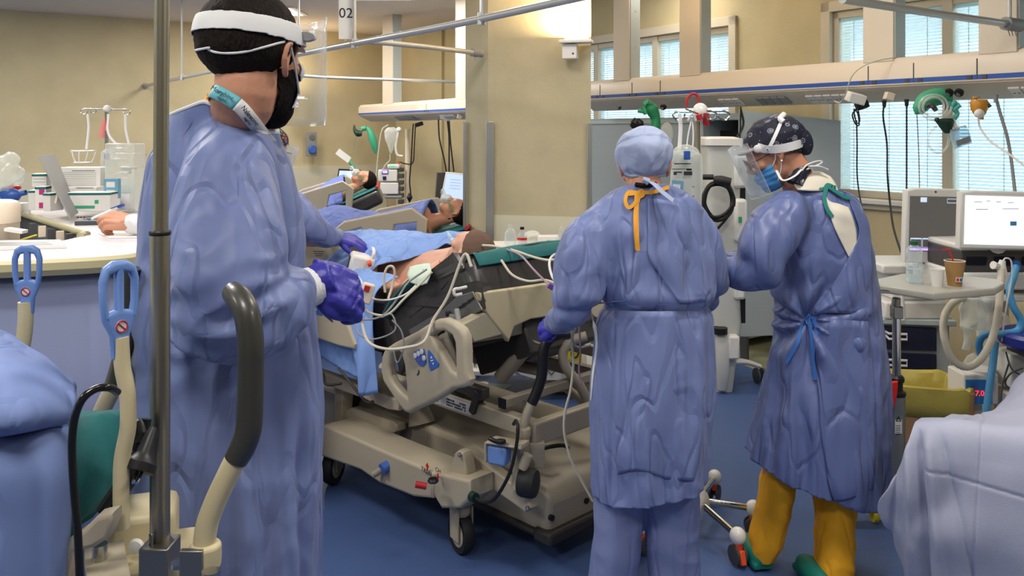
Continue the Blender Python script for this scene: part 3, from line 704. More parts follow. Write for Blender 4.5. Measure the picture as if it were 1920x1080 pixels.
onp(c3([(755, 255), (765, 262), (822, 345), (820, 362), (770, 390), (760, 370), (750, 290)]), Sf, .004, 'control_panel', 'blue_button', sr)
onp(c3([(618, 225), (705, 165), (707, 182), (622, 240)]), Sf, .002, 'grip_recess', 'bed_metal', sr)
Sg = SR @ Matrix.Translation((0, 0, .024))
mb = MB()
for px, py in c3([(672, 292), (692, 280), (713, 268), (727, 308)]):
    q = hit(px, py, Sg.translation, Sg.to_3x3() @ V((0, 0, 1))); mb.lathe([(.010, 0), (.010, .003), (.008, .004)], q, Sg.to_3x3() @ V((0, 0, 1)), 14)
mb.build('button', 'label_white', sr)
mb = MB(); mb.pplate([c3([(698, 318), (704, 325), (698, 332), (691, 325)])], Sg, .002); mb.pplate([c3([(725, 305), (732, 310), (726, 318), (720, 311)])], Sg, .006); mb.build('button_mark', 'red_bright', sr)
mb = MB(); mb.pplate([c3([(771, 295), (779, 308), (765, 312)])], Sg, .002); mb.pplate([c3([(777, 340), (789, 336), (785, 352)])], Sg, .002); mb.pplate([c3([(768, 322), (784, 318), (785, 325), (769, 329)])], Sg, .001); mb.build('arrow_mark', 'label_white', sr)
mb = MB(); mb.tube([lab_at(783, 703, Sf).translation, lab_at(786, 698, Sf).translation, lab_at(785, 694, Sf).translation], .002, k=3); mb.build('logo_mark', 'print', sr)
# hinge arm and hoses behind the siderail
mb = MB(); mb.tube([bl(-.25, .02, .62), bl(-.22, -.06, .68), bl(-.20, -.09, .76)], .022); mb.tube([bl(-.02, .03, .66), bl(.02, -.05, .74), bl(.01, -.10, .84)], .02); mb.tube([bl(-.18, .0, .58), bl(-.35, -.06, .60), bl(-.36, -.10, .66)], .022); mb.build('siderail_hinge', 'bed_metal', bed)
mb = MB(); mb.tube([bl(.02, -.04, .93), bl(.06, -.06, .86), bl(.04, -.05, .76), bl(-.04, -.03, .70)], .011); mb.tube([bl(-.02, -.02, .9), bl(-.03, -.04, .8), bl(-.03, -.03, .70)], .018); mb.build('drain_hose', 'grey', bed)
SR2 = bplane(-.10)
mb = MB(); mb.pplate([[(560, 566), (600, 560), (644, 571), (655, 600), (671, 645), (669, 654), (640, 648), (597, 633), (560, 625)]], SR2, .035, .010)
mb.build('foot_siderail', 'bed_plastic', bed)
mb = MB(); mb.pplate([[(594, 570), (609, 568), (608, 584), (604, 592), (594, 590)]], SR2 @ Matrix.Translation((0, 0, .018)), .004, .0005); mb.build('control_panel', 'blue_button', bed)
mb = MB(); mb.text('^^', lab_at(600, 580, SR2, .022, -.15), .03); mb.build('arrow_mark', 'label_white', bed)
mb = MB(lab_at(623, 595, SR2, .018, -.28)); mb.box((0, 0, 0), (.07, .008, .001)); mb.box((-.005, .010, 0), (.04, .004, .001)); mb.build('fine_print', 'print', bed)
# footboard
FB = eplane(-1.12); mb = MB(); mb.pplate([[(540, 459), (600, 455), (638, 451), (642, 457), (641, 470), (646, 482), (655, 492), (665, 500), (665, 560), (540, 575)]], FB, .035, .010); fb = mb.build('footboard', 'bed_cream', bed)
mb = MB()
for i in range(3): mb.box(hit(588, 470+i*4, FB.translation, FB.to_3x3() @ V((0, 0, 1)))+V((.03, -.03, 0)), (.05-.01*i, .002, .003))
mb.build('fine_print', 'print', fb)
mb = MB(); mb.tube([W(632, 452, 4.12), W(655, 460, 4.05), W(678, 472, 4.0), (W(697, 492, 3.95)), W(700, 520, 3.92)], .020); mb.build('footboard_grip', 'bed_cream', bed)
# transport wheel, blue pedal box and push handle at the head end
mb = MB(); c = W(990, 905, 3.02); mb.lathe([(.034, -.032), (.046, -.030), (.051, -.018), (.051, .018), (.046, .030), (.034, .032)], c, (.9, -.35, 0), 28); fw = mb.build('transport_wheel', 'black_rubber', bed)
mb = MB(); M = vplane(c+V((-.03, -.02, 0)), (.72, -.7)); mb.plate([[(-.038, -.012), (-.03, -.03), (-.016, -.022), (-.01, 0), (-.012, .06), (-.03, .06)]], M, .006, .001); mb.tube([c+V((-.02, 0, .05)), c+V((0, 0, .10))], .018, k=1); mb.build('wheel_fork', 'bed_plastic', bed)
PB = vplane(W(936, 850, 3.03), (.9, -.43)); mb = MB(); mb.plate([[(-.038, -.028), (-.030, -.036), (.030, -.036), (.038, -.028), (.038, .026), (.030, .032), (-.030, .032), (-.038, .026)]], PB, .05, .009); mb.build('pedal_pad', 'lever_blue', bed)
mb = MB(); mb.plate([[(-.045, -.03), (-.045, .040), (-.03, .046), (.055, .046), (.10, .050), (.10, .038), (.045, .038), (-.037, .036), (-.037, -.03)]], PB @ Matrix.Translation((0, 0, -.005)), .07, .003)
mb.cyl(W(929, 822, 3.02), W(929, 826, 3.02), .01); mb.build('pedal_bracket', 'bed_plastic', bed)
mb = MB(); mb.tube([W(918, 822, 2.99), W(926, 826, 2.98), W(938, 829, 2.98), W(946, 827, 2.99)], .008); mb.cyl(W(938, 829, 2.99), W(938, 826, 2.99), .02); mb.build('bracket_knob', 'black', bed)
Y0 = 3.07
mb = MB(); mb.lathe([(.024, 0), (.024, .10), (.027, .105), (.029, .12), (.027, .135), (.018, .14)], W(981, 872, Y0), (0, 0, 1)); mb.box(W(1000, 850, Y0+.03), (.08, .05, .09)); mb.build('handle_socket', 'bed_plastic', bed, bev=.003)
mb = MB(); mb.tube([W(981, 822, Y0), W(980, 808, Y0), W(986, 782, Y0), W(994, 762, Y0), W(1003, 742, Y0)], .0165, seg=16); ph = mb.build('push_handle', 'bed_plastic', bed)
mb = MB(); mb.tube([W(997, 756, Y0), W(1006, 736, Y0), (W(1015, 708, Y0)), W(1018, 680, Y0), W(1020, 655, Y0), W(1029, 637, Y0+.01), W(1048, 628, Y0+.05), W(1064, 627, Y0+.10)], .0195, seg=16); mb.build('grip', 'black', ph)
Y1 = 3.45
mb = MB(); mb.tube([W(1125, 810, Y1), W(1110, 770, Y1), W(1085, 720, Y1), W(1062, 690, Y1), W(1056, 660, Y1), W(1075, 638, Y1), W(1100, 630, Y1)], .02, seg=14); mb.build('push_handle', 'bed_metal', bed)
mb = MB(); mb.cyl(W(983, 785, 3.2), W(983, 752, 3.2), .007); mb.build('bar_pin', 'steel_dull', bed)
# power cable at the head end
mb = MB(); mb.tube(catmull([W(967, 789, 3.0), W(971, 800, 2.98), W(969, 830, 2.97), W(958, 880, 2.96), W(940, 918, 2.97), W(922, 939, 3.0), W(902, 940, 3.03), W(888, 932, 3.06)], 4), .0065, seg=8, k=1); mb.tube([W(963, 795, 3.05), W(967, 789, 3.0)], .0065, k=1)
cb = mb.build('power_cable', 'black', bed)
mb = MB(); mb.tube([W(892, 934, 3.05), W(884, 930, 3.07)], .018, k=1); mb.build('cable_plug', 'green_dark', cb)
mb = MB(); mb.tube([W(1000, 846, 3.25), W(1030, 838, 3.3), W(1055, 835, 3.3), W(1065, 840, 3.32)], .008); mb.build('floor_cable', 'black', bed)

# cloth pieces on the bed -----------------------------------------------------
def smoothgrid(ctrl, ku, kv):
    "catmull patch through a grid of control points"
    rows = [catmull(r, kv) for r in ctrl]; m = len(rows[0])
    cols = [catmull([r[j] for r in rows], ku) for j in range(m)]
    return [[cols[j][i] for j in range(m)] for i in range(len(cols[0]))]
def cloth(name, ctrl, m, label, cat, ku=8, kv=8, amp=.01, f=7, th=.004, par=None, st=(1, 1, .5), seed=0):
    g = smoothgrid(ctrl, ku, kv); mb = MB(); mb.grid(g)
    me = mb.mesh(name)
    displace(me, lambda c, n: amp*(ridged(c, f, st, seed)*.6+ridged(c, f*2.3, st, seed+5)*.25))
    o = link(name, me, m, par, smooth=True, solid=th, angle=80)
    if label: tag(o, label, cat)
    return o
def onbed(px, py, v, lift=0):   # pixel at bed width v (vertical plane along the bed)
    M = bplane(v); p = hit(px, py, M.translation, M.to_3x3() @ V((0, 0, 1))); p.z += lift; return p
# teal sheet on the mattress
def mtop(u, v, l=.004):
    h = mbv.ray_cast(BF @ V((u, v, 2)), V((0, 0, -1))); return h[0]+V((0, 0, l))
ctrl = [[mtop(u, v, .012) for v in (.03, .2, .4, .6, .8, .88)] for u in (-.52, -.44, -.36, -.26, -.16, -.08, -.03)]+[[bl(u, v, z) for v in (.05, .2, .4, .6, .8, .87)] for u, z in ((.005, 1.128), (.030, 1.108), (.045, 1.085))]
ts = cloth('fitted_sheet', ctrl, 'teal', 'teal fitted sheet lying on the black bed mattress', 'sheet', 5, 5, .003, 9, .002)
mb = MB(); mb.tube([mtop(u, .028, .014) for u in (-.50, -.42, -.34, -.26, -.16, -.09)], .011, flat=.5, k=4); mb.build('red_hem', 'red', ts)
# side roll of the teal sheet
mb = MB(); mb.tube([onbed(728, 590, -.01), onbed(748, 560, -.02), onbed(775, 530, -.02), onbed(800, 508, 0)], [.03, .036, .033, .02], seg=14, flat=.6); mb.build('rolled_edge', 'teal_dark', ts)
# ================================================================== bed at the near left (handles, pole, drip clamp)
nb = empty('hospital_bed', V((-.75, 1.25, 0)), 'foreground hospital bed at left with blue levers and curved black push handle', 'hospital bed')
mb = MB(); mb.tube([W(384, 1045, 1.2), W(382, 1035, 1.2), W(388, 985, 1.2), W(404, 940, 1.2), W(425, 895, 1.2), W(447, 850, 1.2)], .0155, seg=18); h = mb.build('push_handle', 'bed_cream', nb)
mb = MB(); mb.tube([W(442, 862, 1.2), W(455, 838, 1.2), W(466, 805, 1.2), W(469, 760, 1.2), W(470, 690, 1.2), W(470, 640, 1.2), W(463, 590, 1.205), W(450, 562, 1.22), W(437, 548, 1.24)], [.017]+[.0182]*7+[.0165], seg=20); mb.lathe([(.0165, 0), (.012, .006), (.003, .008)], W(437, 548, 1.24), W(437, 548, 1.24)-W(450, 562, 1.22), 18); mb.build('grip', 'handle_black', h)
mb = MB(); mb.tube([W(183, 815, 1.6), W(190, 775, 1.6), W(206, 740, 1.6), W(222, 705, 1.6)], .016, seg=16); h = mb.build('push_handle', 'bed_plastic', nb)
mb = MB(); mb.tube([W(214, 722, 1.6), W(224, 690, 1.6), W(236, 640, 1.6), W(240, 580, 1.6), W(240, 520, 1.6), W(246, 500, 1.6)], .0175, seg=16); mb.build('grip', 'handle_black', h)
def blue_lever(pts, R, Y, sc, yaw, hole):
    mb = MB(); mb.tube(pts, .0105*sc*Y/1.15, seg=16); h = mb.build('lever_rod', 'bed_cream', nb)
    M = vplane(R, (math.cos(yaw), math.sin(yaw))); a = sc
    o = [(-.010, -.065), (.012, -.065), (.014, -.035), (.022, -.015), (.026, .01), (.027, .04), (.022, .058), (.010, .066), (-.010, .066), (-.022, .058), (-.027, .04), (-.026, .01), (-.022, -.015), (-.012, -.035)]
    h1 = [(.006, .0), (.015, -.002), (.017, .01), (.017, .038), (.013, .048), (.006, .05)]
    h2 = [(-x, y) for x, y in h1][::-1]
    mb = MB(); mb.plate([[(x*a, y*a) for x, y in o], [(x*a, y*a) for x, y in h1], [(x*a, y*a) for x, y in h2]], M, .014*a, .006*a, res=4); g = mb.build('lever_grip', 'lever_blue', h)
    mb = MB(); mb.plate([[(.0085*math.cos(t*PI/8)*a, (-.022+.0085*math.sin(t*PI/8))*a) for t in range(16)]], M @ Matrix.Translation((0, 0, .0075*a)), .0006); mb.build('warning_disc', 'label_white', g)
    mb = MB(); c = M @ V((0, -.022*a, .0082*a)); x = M.to_3x3() @ V((1, 0, 0)); y = M.to_3x3() @ V((0, 1, 0))
    mb.tube([c+(x*math.cos(t*PI/8)+y*math.sin(t*PI/8))*.0075*a for t in range(16)], .0010*a, seg=6, k=1, closed=True); mb.tube([c+(x-y)*.005*a, c-(x-y)*.005*a], .001*a, seg=6, k=1); mb.build('warning_ring', 'red', g)
blue_lever([W(226, 632, 1.15), W(230, 690, 1.15), W(239, 740, 1.15), W(240, 800, 1.15), W(229, 860, 1.15), W(227, 920, 1.15), W(228, 990, 1.15)], W(223, 580, 1.15), 1.15, 1.0, .9, 1)
blue_lever([W(48, 566, 1.5), W(48, 600, 1.5), W(44, 640, 1.5), W(36, 680, 1.5), W(30, 760, 1.5)], W(51, 524, 1.5), 1.5, .92, .15, 1)
# drip pole of the bed with its clamp
YP = 1.25
mb = MB(); mb.tube([W(304, -60, YP), W(301, 440, YP)], .0108, seg=24, k=1); mb.tube([W(300, 440, YP), W(300, 1040, YP)], .0142, seg=24, k=1); pl = mb.build('drip_pole', 'pole', nb)
mb = MB(); mb.lathe([(.0145, 0), (.0155, .002), (.0155, .005), (.0140, .007)], W(300, 441, YP), (0, 0, 1), 24); mb.build('pole_collar', 'black', pl)
mb = MB(); mb.box(W(300, 1070, YP-.01), (.042, .05, .085)); mb.lathe([(.019, 0), (.019, .010)], W(300, 1027, YP), (0, 0, 1)); mb.cyl(W(283, 1030, YP-.02), W(283, 1000, YP-.02), .003); mb.build('pole_clamp', 'steel_dull', pl, bev=.002)
mb = MB(); mb.box(W(360, 1085, 1.18), (.032, .01, .08)); mb.build('clamp_plate', 'steel_dull', nb, bev=.001)
mb = MB(); mb.lathe([(.021, 0), (.022, .012), (.022, .03), (.018, .034)], W(385, 1062, 1.2), (0, 0, 1)); mb.build('handle_socket', 'bed_cream', nb, bev=.002)
mb = MB(); mb.cyl(W(395, 1076, 1.15), W(395, 1070, 1.15), .012); mb.build('bolt', 'steel', nb); mb = MB(); mb.cyl(W(335, 1062, 1.2), W(335, 1054, 1.2), .011); mb.build('bolt', 'steel', nb)
# corner cover and bracket of the bed head
mb = MB(); M = vplane(W(265, 1000, 1.30), (1, .15)); 
mb.add([], []); mb.box(W(270, 985, 1.36), (.10, .10, .075), (0, 0, .3)); mb.box(W(280, 1055, 1.32), (.15, .16, .035), (0, 0, .3)); mb.build('corner_cover', 'bed_cream', nb, bev=.014)
mb = MB(); mb.box(W(262, 948, 1.36), (.055, .05, .0015), (0, 0, .5)); mb.build('blue_marking', 'blue_button', nb)
mb = MB(); mb.lathe([(.012, 0), (.010, .006), (.003, .008)], W(256, 1024, 1.29), (0, -1, 0), 16); mb.build('cover_cap', 'white', nb)
mb = MB(); mb.pplate([[(130, 1010), (165, 985), (190, 960), (222, 952), (222, 968), (212, 1000), (185, 1018), (150, 1025), (135, 1100), (110, 1100)]], vplane(W(190, 1000, 1.12), (1, 0)), .03, .006); mb.box(W(200, 1068, 1.15), (.05, .12, .018), (0, 0, .5)); mb.build('corner_bracket', 'bed_plastic', nb)
mb = MB(); mb.cyl(W(187, 1020, 1.16), W(187, 1060, 1.16), .010); mb.cyl(W(215, 1062, 1.15), W(215, 1056, 1.15), .010); mb.build('bracket_pin', 'steel', nb)
mb = MB(); mb.box(V((-.72, 1.30, .78)), (.50, .30, .12)); mb.box(V((-.60, 1.36, .42)), (.36, .20, .65)); mb.box(V((-.60, 1.36, .06)), (.60, .30, .10)); mb.build('bed_base', 'bed_plastic', nb, bev=.02)
# black hoses and plug
mb = MB(); mb.tube([W(220, 735, 1.08), W(205, 727, 1.05), W(180, 729, 1.04), W(155, 748, 1.03), W(140, 785, 1.03), W(135, 840, 1.03), W(139, 920, 1.03), W(146, 1000, 1.03), W(150, 1100, 1.03)], .0048, seg=12); hz = mb.build('black_hose', 'black_gloss', nb)
mb = MB(); mb.tube([W(250, 790, 1.2), W(262, 860, 1.2), W(245, 900, 1.2), W(225, 930, 1.2), W(205, 960, 1.2)], .0085, seg=10); mb.tube([W(275, 785, 1.22), W(262, 850, 1.21), W(240, 905, 1.19), W(215, 950, 1.18)], .007, seg=10)
mb.tube([W(252, 850, 1.18), W(238, 885, 1.17), W(212, 925, 1.17), W(190, 958, 1.17)], .007, seg=10); mb.build('coiled_cable', 'black', nb)
mb = MB(); mb.lathe([(.0, 0), (.021, .001), (.022, .012), (.016, .018), (.011, .026), (.010, .045), (.006, .06)], W(258, 886, 1.16), (.15, .55, .85), 20, False); pg = mb.build('mains_plug', 'black', nb)
mb = MB(); mb.cyl(W(258, 884, 1.155), W(250, 905, 1.13), .0023); mb.cyl(W(266, 886, 1.155), W(257, 906, 1.13), .0023); mb.build('pin', 'chrome', pg)
mb = MB(); mb.tube([W(262, 862, 1.19), W(268, 820, 1.2), W(258, 790, 1.21), W(250, 840, 1.21)], .006); mb.cyl(W(264, 830, 1.195), W(266, 812, 1.2), .0078); mb.build('plug_lead', 'black', pg)
# mattress end in teal cover, folded blue sheets
me = fused(MB().ell(W(150, 880, 1.28), (.055, .12, .075), (0, .15, 0)).box(W(40, 900, 1.35), (.22, .30, .13)), .008, 10)
displace(me, lambda c, n: .004*ridged(c, 14)); o = link('bed_pillow', me, 'teal', angle=80); tag(o, 'dark teal covered pillow end sticking out from under blue sheets', 'pillow')
def Wd(rows): return [[W(*p) for p in r] for r in rows]
ctrl = Wd([[(-120, 640, 1.5), (-40, 630, 1.5), (10, 640, 1.45), (60, 690, 1.4), (110, 735, 1.4)],
           [(-120, 620, 1.3), (-40, 608, 1.3), (10, 628, 1.25), (75, 668, 1.22), (136, 718, 1.25)],
           [(-120, 660, 1.15), (-40, 670, 1.12), (20, 690, 1.1), (80, 708, 1.12), (140, 742, 1.16)],
           [(-120, 740, 1.08), (-40, 750, 1.05), (20, 755, 1.04), (80, 755, 1.06), (139, 770, 1.12)],
           [(-120, 800, 1.06), (-40, 806, 1.04), (20, 804, 1.03), (80, 797, 1.06), (128, 786, 1.12)],
           [(-120, 812, 1.10), (-40, 816, 1.08), (20, 812, 1.08), (80, 804, 1.12), (118, 790, 1.17)]])
cloth('folded_sheet', ctrl, 'sheet_blue', 'light blue folded sheet heaped on the bed at the left edge', 'sheet', 8, 8, .004, 7, .003)
ctrl = Wd([[(-120, 808, 1.16), (-40, 812, 1.16), (30, 812, 1.16), (90, 806, 1.18), (124, 798, 1.22)],
           [(-120, 818, 1.08), (-40, 820, 1.07), (30, 818, 1.07), (90, 812, 1.09), (128, 812, 1.14)],
           [(-120, 880, 1.05), (-40, 880, 1.045), (30, 880, 1.045), (90, 878, 1.06), (134, 880, 1.11)],
           [(-120, 990, 1.05), (-40, 990, 1.045), (30, 990, 1.045), (90, 990, 1.06), (130, 990, 1.11)],
           [(-120, 1150, 1.05), (-40, 1150, 1.045), (30, 1150, 1.045), (88, 1150, 1.06), (118, 1150, 1.11)]])
cloth('draped_sheet', ctrl, 'sheet_blue', 'smooth blue sheet hanging over the end of the bed at the lower left', 'sheet', 8, 8, .003, 5, .003)

# ================================================================== linen-covered bed in the lower right
ctrl = [[W(1930, 690, 3.1), W(2000, 650, 3.0), W(2150, 600, 2.9)],
        [W(1870, 745, 2.95), W(1960, 700, 2.85), W(2150, 660, 2.7)]]
top = Wd([[(1810, 778, 3.05), (1850, 775, 3.1), (1890, 742, 3.15), (1930, 705, 3.2), (2100, 600, 3.3)],
          [(1745, 782, 2.85), (1800, 792, 2.9), (1870, 772, 2.95), (1930, 735, 2.95), (2100, 640, 3.0)],
          [(1722, 784, 2.72), (1780, 786, 2.70), (1850, 788, 2.66), (1930, 790, 2.6), (2100, 790, 2.45)],
          [(1712, 800, 2.66), (1770, 802, 2.60), (1850, 808, 2.55), (1930, 816, 2.48), (2100, 840, 2.3)],
          [(1700, 850, 2.64), (1765, 860, 2.57), (1850, 870, 2.52), (1930, 880, 2.45), (2100, 900, 2.28)],
          [(1668, 910, 2.66), (1738, 930, 2.60), (1800, 940, 2.55), (1930, 960, 2.45), (2100, 980, 2.28)],
          [(1646, 950, 2.70), (1700, 985, 2.66), (1775, 1010, 2.56), (1900, 1030, 2.48), (2100, 1060, 2.3)],
          [(1672, 1010, 2.72), (1730, 1050, 2.64), (1790, 1075, 2.58), (1900, 1100, 2.5), (2100, 1140, 2.3)],
          [(1706, 1085, 2.72), (1745, 1120, 2.66), (1810, 1150, 2.6), (1900, 1180, 2.5), (2100, 1220, 2.3)]])
rb = empty('covered_bed', V((2.0, 2.7, 0)), 'bed under pale lilac waffle linen in the lower right corner', 'bed')
g = smoothgrid(top, 24, 34)
mb = MB(); mb.grid(g); me = mb.mesh('t')
def folds(c, n):
    d = .022*noise.noise(V((c.x*5, c.y*5, c.z*1.2+3)))+.007*max(-.5, ridged(c, 3.5, (1, 1, .22), 3))+.004*noise.noise(V((c.x*14, c.y*14, c.z*3)))
    d *= (1.0 if c.z < .72 else .25)
    # corner pleats and the ironed fold of the hanging side
    a = CX+FPX*c.x/c.y; b = CY+(EYE-c.z)/c.y*FPX
    k = min(1, max(0, (b-800)/40))
    for x0, sl, wd, am in ((1722, .06, 8, -.030), (1704, .02, 9, .018), (1742, .08, 9, .014), (1690, -.10, 7, -.014), (1762, .22, 8, -.010)):
        d += k*am*math.exp(-((a-x0-sl*(b-800))/wd)**2)
    d -= .005*math.exp(-((b-(880+(a-1742)*.285))/2.6)**2)*(1 if a > 1736 else 0); d -= .004*math.exp(-((a-(1835-(b-900)*.06))/3)**2)
    return d
displace(me, folds); ln = link('linen', me, 'linen', rb, solid=.006, angle=80)
bv = bvh_of(me, ROOTM[rb.name])
mb = MB(); mb.box((2.28, 2.85, .50), (.7, .55, .2), (0, 0, -.3)); mb.box((2.2, 2.9, .2), (.5, .4, .4), (0, 0, -.3)); mb.build('mattress', 'white', rb, bev=.03)
# ================================================================== people
def head_prims(mb, H):
    "head about 0.235 m tall; local +Y looks forward, +X is the right ear side, Z up, origin between the ears"
    s = mb.M; mb.M = H
    mb.ell((0, -.012, .040), (.074, .094, .080)); mb.ell((0, .035, .020), (.064, .060, .062)); mb.ell((0, .030, -.035), (.058, .058, .070))
    mb.ell((0, .052, -.078), (.040, .040, .036)); mb.ell((0, .074, -.096), (.020, .016, .016)); mb.ell((0, .0, -.055), (.055, .055, .045))
    mb.ell((0, .078, .032), (.050, .016, .012)); mb.tube([(0, .088, .022), (0, .102, -.004), (0, .112, -.026)], [.008, .010, .012], k=3); mb.ell((.010, .100, -.030), (.008, .010, .007)); mb.ell((-.010, .100, -.030), (.008, .010, .007))
    mb.ell((0, .090, -.056), (.021, .012, .0055)); mb.ell((0, .088, -.067), (.017, .012, .0065))
    for q in (-1, 1):
        mb.ell((q*.042, .066, -.012), (.022, .022, .018)); mb.ell((q*.030, .080, .010), (.016, .012, .011))
    mb.M = s
def ear_prims(mb, H):
    s = mb.M; mb.M = H
    for q in (-1, 1):
        mb.tube([(q*.071, .012, .020), (q*.083, .002, .032), (q*.088, -.014, .026), (q*.086, -.018, .006), (q*.079, -.008, -.014), (q*.073, .004, -.028)], [.005, .006, .006, .006, .007, .007], seg=8, k=4)
        mb.ell((q*.076, -.003, .004), (.006, .013, .022))
    mb.M = s
def head_matrix(c, yaw, pitch=0, roll=0):
    "yaw: direction looked at, radians from +X"
    return Matrix.Translation(V(c)) @ Matrix.Rotation(yaw-PI/2, 4, 'Z') @ Matrix.Rotation(-pitch, 4, 'X') @ Matrix.Rotation(roll, 4, 'Y')
def headmesh(H, vox=.0035):
    mb = MB(); head_prims(mb, H); return fused(mb, vox, 6)
def shell(name, base, H, keep, off, m, par, th=.0015, clips=(), angle=70, smooth=0):
    "cloth layer that follows the head: faces kept by predicate, planes clipped exactly, pushed out"
    bm = bmesh.new(); bm.from_mesh(base); inv = H.inverted()
    for co, no in clips:
        R = H.to_3x3(); geom = bm.verts[:]+bm.edges[:]+bm.faces[:]
        bmesh.ops.bisect_plane(bm, geom=geom, plane_co=H @ V(co), plane_no=R @ V(no), clear_outer=True)
    if keep:
        dead = [f for f in bm.faces if not keep(inv @ f.calc_center_median())]
        bmesh.ops.delete(bm, geom=dead, context='FACES')
    for _ in range(smooth): bmesh.ops.smooth_vert(bm, verts=bm.verts, factor=.5, use_axis_x=True, use_axis_y=True, use_axis_z=True)
    bm.normal_update()
    ns = [(v, v.normal.copy(), inv @ v.co) for v in bm.verts]
    for v, n, l in ns: v.co += n*off(l)
    me = bpy.data.meshes.new(name); bm.to_mesh(me); bm.free()
    return link(name, me, m, par, solid=th, angle=angle)
def hand_prims(mb, Wm, curls, thumb=(.5, .5), s=1.0, right=True, spread=.06, fat=1.0):
    "Wm: wrist frame, +X to the finger tips, +Z out of the back of the hand, thumb on +Y (right=True)"
    sv = mb.M; mb.M = Wm @ Matrix.Scale(s, 4); t = 1 if right else -1
    kn = [(.088, .030*t, 0), (.093, .010*t, .003), (.089, -.010*t, .002), (.081, -.029*t, -.002)]
    L = [(.042, .025, .020), (.047, .029, .021), (.043, .027, .021), (.034, .020, .018)]
    for k in kn: mb.tube([(-.012, k[1]*.55, 0), (.02, k[1]*.8, .001), (.055, k[1]*.95, .002), k], [.017*fat, .016*fat, .015*fat, .0125*fat], seg=10, k=3)
    mb.ell((.045, 0, -.002), (.05, .036, .015))
    for i in range(4):
        p = V(kn[i]); a = 0; yaw = spread*(1.2-i)*t; pts = [p.copy()]; c = curls[i] if isinstance(curls[i], (tuple, list)) else (curls[i], curls[i]*1.1, curls[i]*.7)
        for j in range(3):
            a += c[j]; d = V((math.cos(a)*math.cos(yaw), math.cos(a)*math.sin(yaw), -math.sin(a))); p = p+d*L[i][j]; pts.append(p.copy())
        r = (.0100 if i < 3 else .0088)*fat; mb.tube(pts, [r*1.04, r, r*.93, r*.82], seg=10, k=3); mb.ell(pts[-1], (r*.82,)*3, seg=10, rings=8)
    # thumb
    b = V((.022, .024*t, -.006)); d1 = V((math.cos(thumb[0]+.5), math.sin(thumb[0]+.5)*t, -.30)).normalized(); p1 = b+d1*.040
    d2 = V((math.cos(thumb[1]), math.sin(thumb[1])*t, -.45)).normalized(); p2 = p1+d2*.032; p3 = p2+(d2+V((.35, -.25*t, -.1))).normalized()*.026
    mb.tube([b, p1, p2, p3], [.016*fat, .0125*fat, .0108*fat, .0092*fat], seg=10, k=3); mb.ell(p3, (.0092*fat,)*3, seg=10, rings=8)
    mb.M = sv
def ring(py, L, R, hd, Y, tilt=0, m=32, sq=2.3, lean=0):
    "cross-section seen between pixel columns L and R at depth Y, half depth hd (m); tilt = height change across (px)"
    a = W(L, py, Y); b = W(R, py, Y); c = (a+b)/2; rx = (b.x-a.x)/2; out = []
    for j in range(m):
        t = 2*PI*j/m; ct, st = math.cos(t), math.sin(t)
        x = math.copysign(abs(ct)**(2/sq), ct); y = math.copysign(abs(st)**(2/sq), st)
        out.append(V((c.x+rx*x, c.y+hd*y, c.z-tilt/1600*Y*x*.5-lean*y)))
    return out
def loft_rows(mb, rows, Y):
    mb.loft([ring(r[0], r[1], r[2], r[3], Y+(r[4] if len(r) > 4 else 0), r[5] if len(r) > 5 else 0, lean=(r[6] if len(r) > 6 else 0)) for r in rows])
def limb(mb, pts, flat=None):
    "pts: (px, py, Y, radius)"
    mb.tube([W(p[0], p[1], p[2]) for p in pts], [p[3] for p in pts], seg=20, k=5, flat=flat); 
    mb.ell(W(*pts[0][:3]), (pts[0][3],)*3); mb.ell(W(*pts[-1][:3]), (pts[-1][3],)*3)
FOLD = [(Euler((0, 0, .3)).to_matrix(), 9, 1.0), (Euler((.8, .25, 0)).to_matrix(), 11, .9), (Euler((-.7, -.5, .6)).to_matrix(), 13, .8), (Euler((.3, 1.15, .2)).to_matrix(), 10, .7)]
def folds_fn(center, k=9, a1=.012, a2=.007, a3=.004, zmid=1.0, zs=.35, seed=0):
    cx, cy = center
    def fn(c, n):
        ang = math.atan2(c.y-cy, c.x-cx)
        low = min(1, max(0, (zmid-c.z)/zs))
        wq = noise.noise(V((c.x*2.5, c.y*2.5, c.z*2.0+seed)))*1.2
        p1 = V((math.cos(ang)*k*.5+wq, math.sin(ang)*k*.5, c.z*1.1+seed))
        d = a1*low*noise.noise(p1)*1.6
        for R, f, am in FOLD:
            q = R @ c; q = V((q.x*f+wq*.5+seed, q.y*f, q.z*f*.2+seed)); m = min(1, max(0, .45+1.6*noise.noise(q*.35+V((seed, 9, 3)))))
            v = noise.noise(q); d += m*(a2*1.1*v+a3*1.2*(.35-min(.35, abs(v))*2))*am
        return d
    return fn
def cut(me, *planes):
    bm = bmesh.new(); bm.from_mesh(me)
    for co, no in planes: bmesh.ops.bisect_plane(bm, geom=bm.verts[:]+bm.edges[:]+bm.faces[:], plane_co=V(co), plane_no=V(no), clear_outer=True)
    edge = [v.co.copy() for v in bm.verts if v.is_boundary]
    bm.to_mesh(me); bm.free(); me.update(); return edge
def neck_loop(edge, zmin, ctr, n=28):
    "even ring of points along the cut neckline"
    E = sorted((math.atan2(p.y-ctr[1], p.x-ctr[0]), p) for p in map(lambda q: q, edge) if p.z > zmin) if 0 else sorted(((math.atan2(p.y-ctr[1], p.x-ctr[0]), p.x, p.y, p.z) for p in edge if p.z > zmin))
    out = []
    for i in range(n):
        a0, a1 = -PI+2*PI*i/n, -PI+2*PI*(i+1)/n; g = [V(e[1:]) for e in E if a0 <= e[0] < a1]
        if g: out.append(sum(g, V())/len(g))
    return out
def person(loc, label):
    return empty('person', loc, label, 'person')

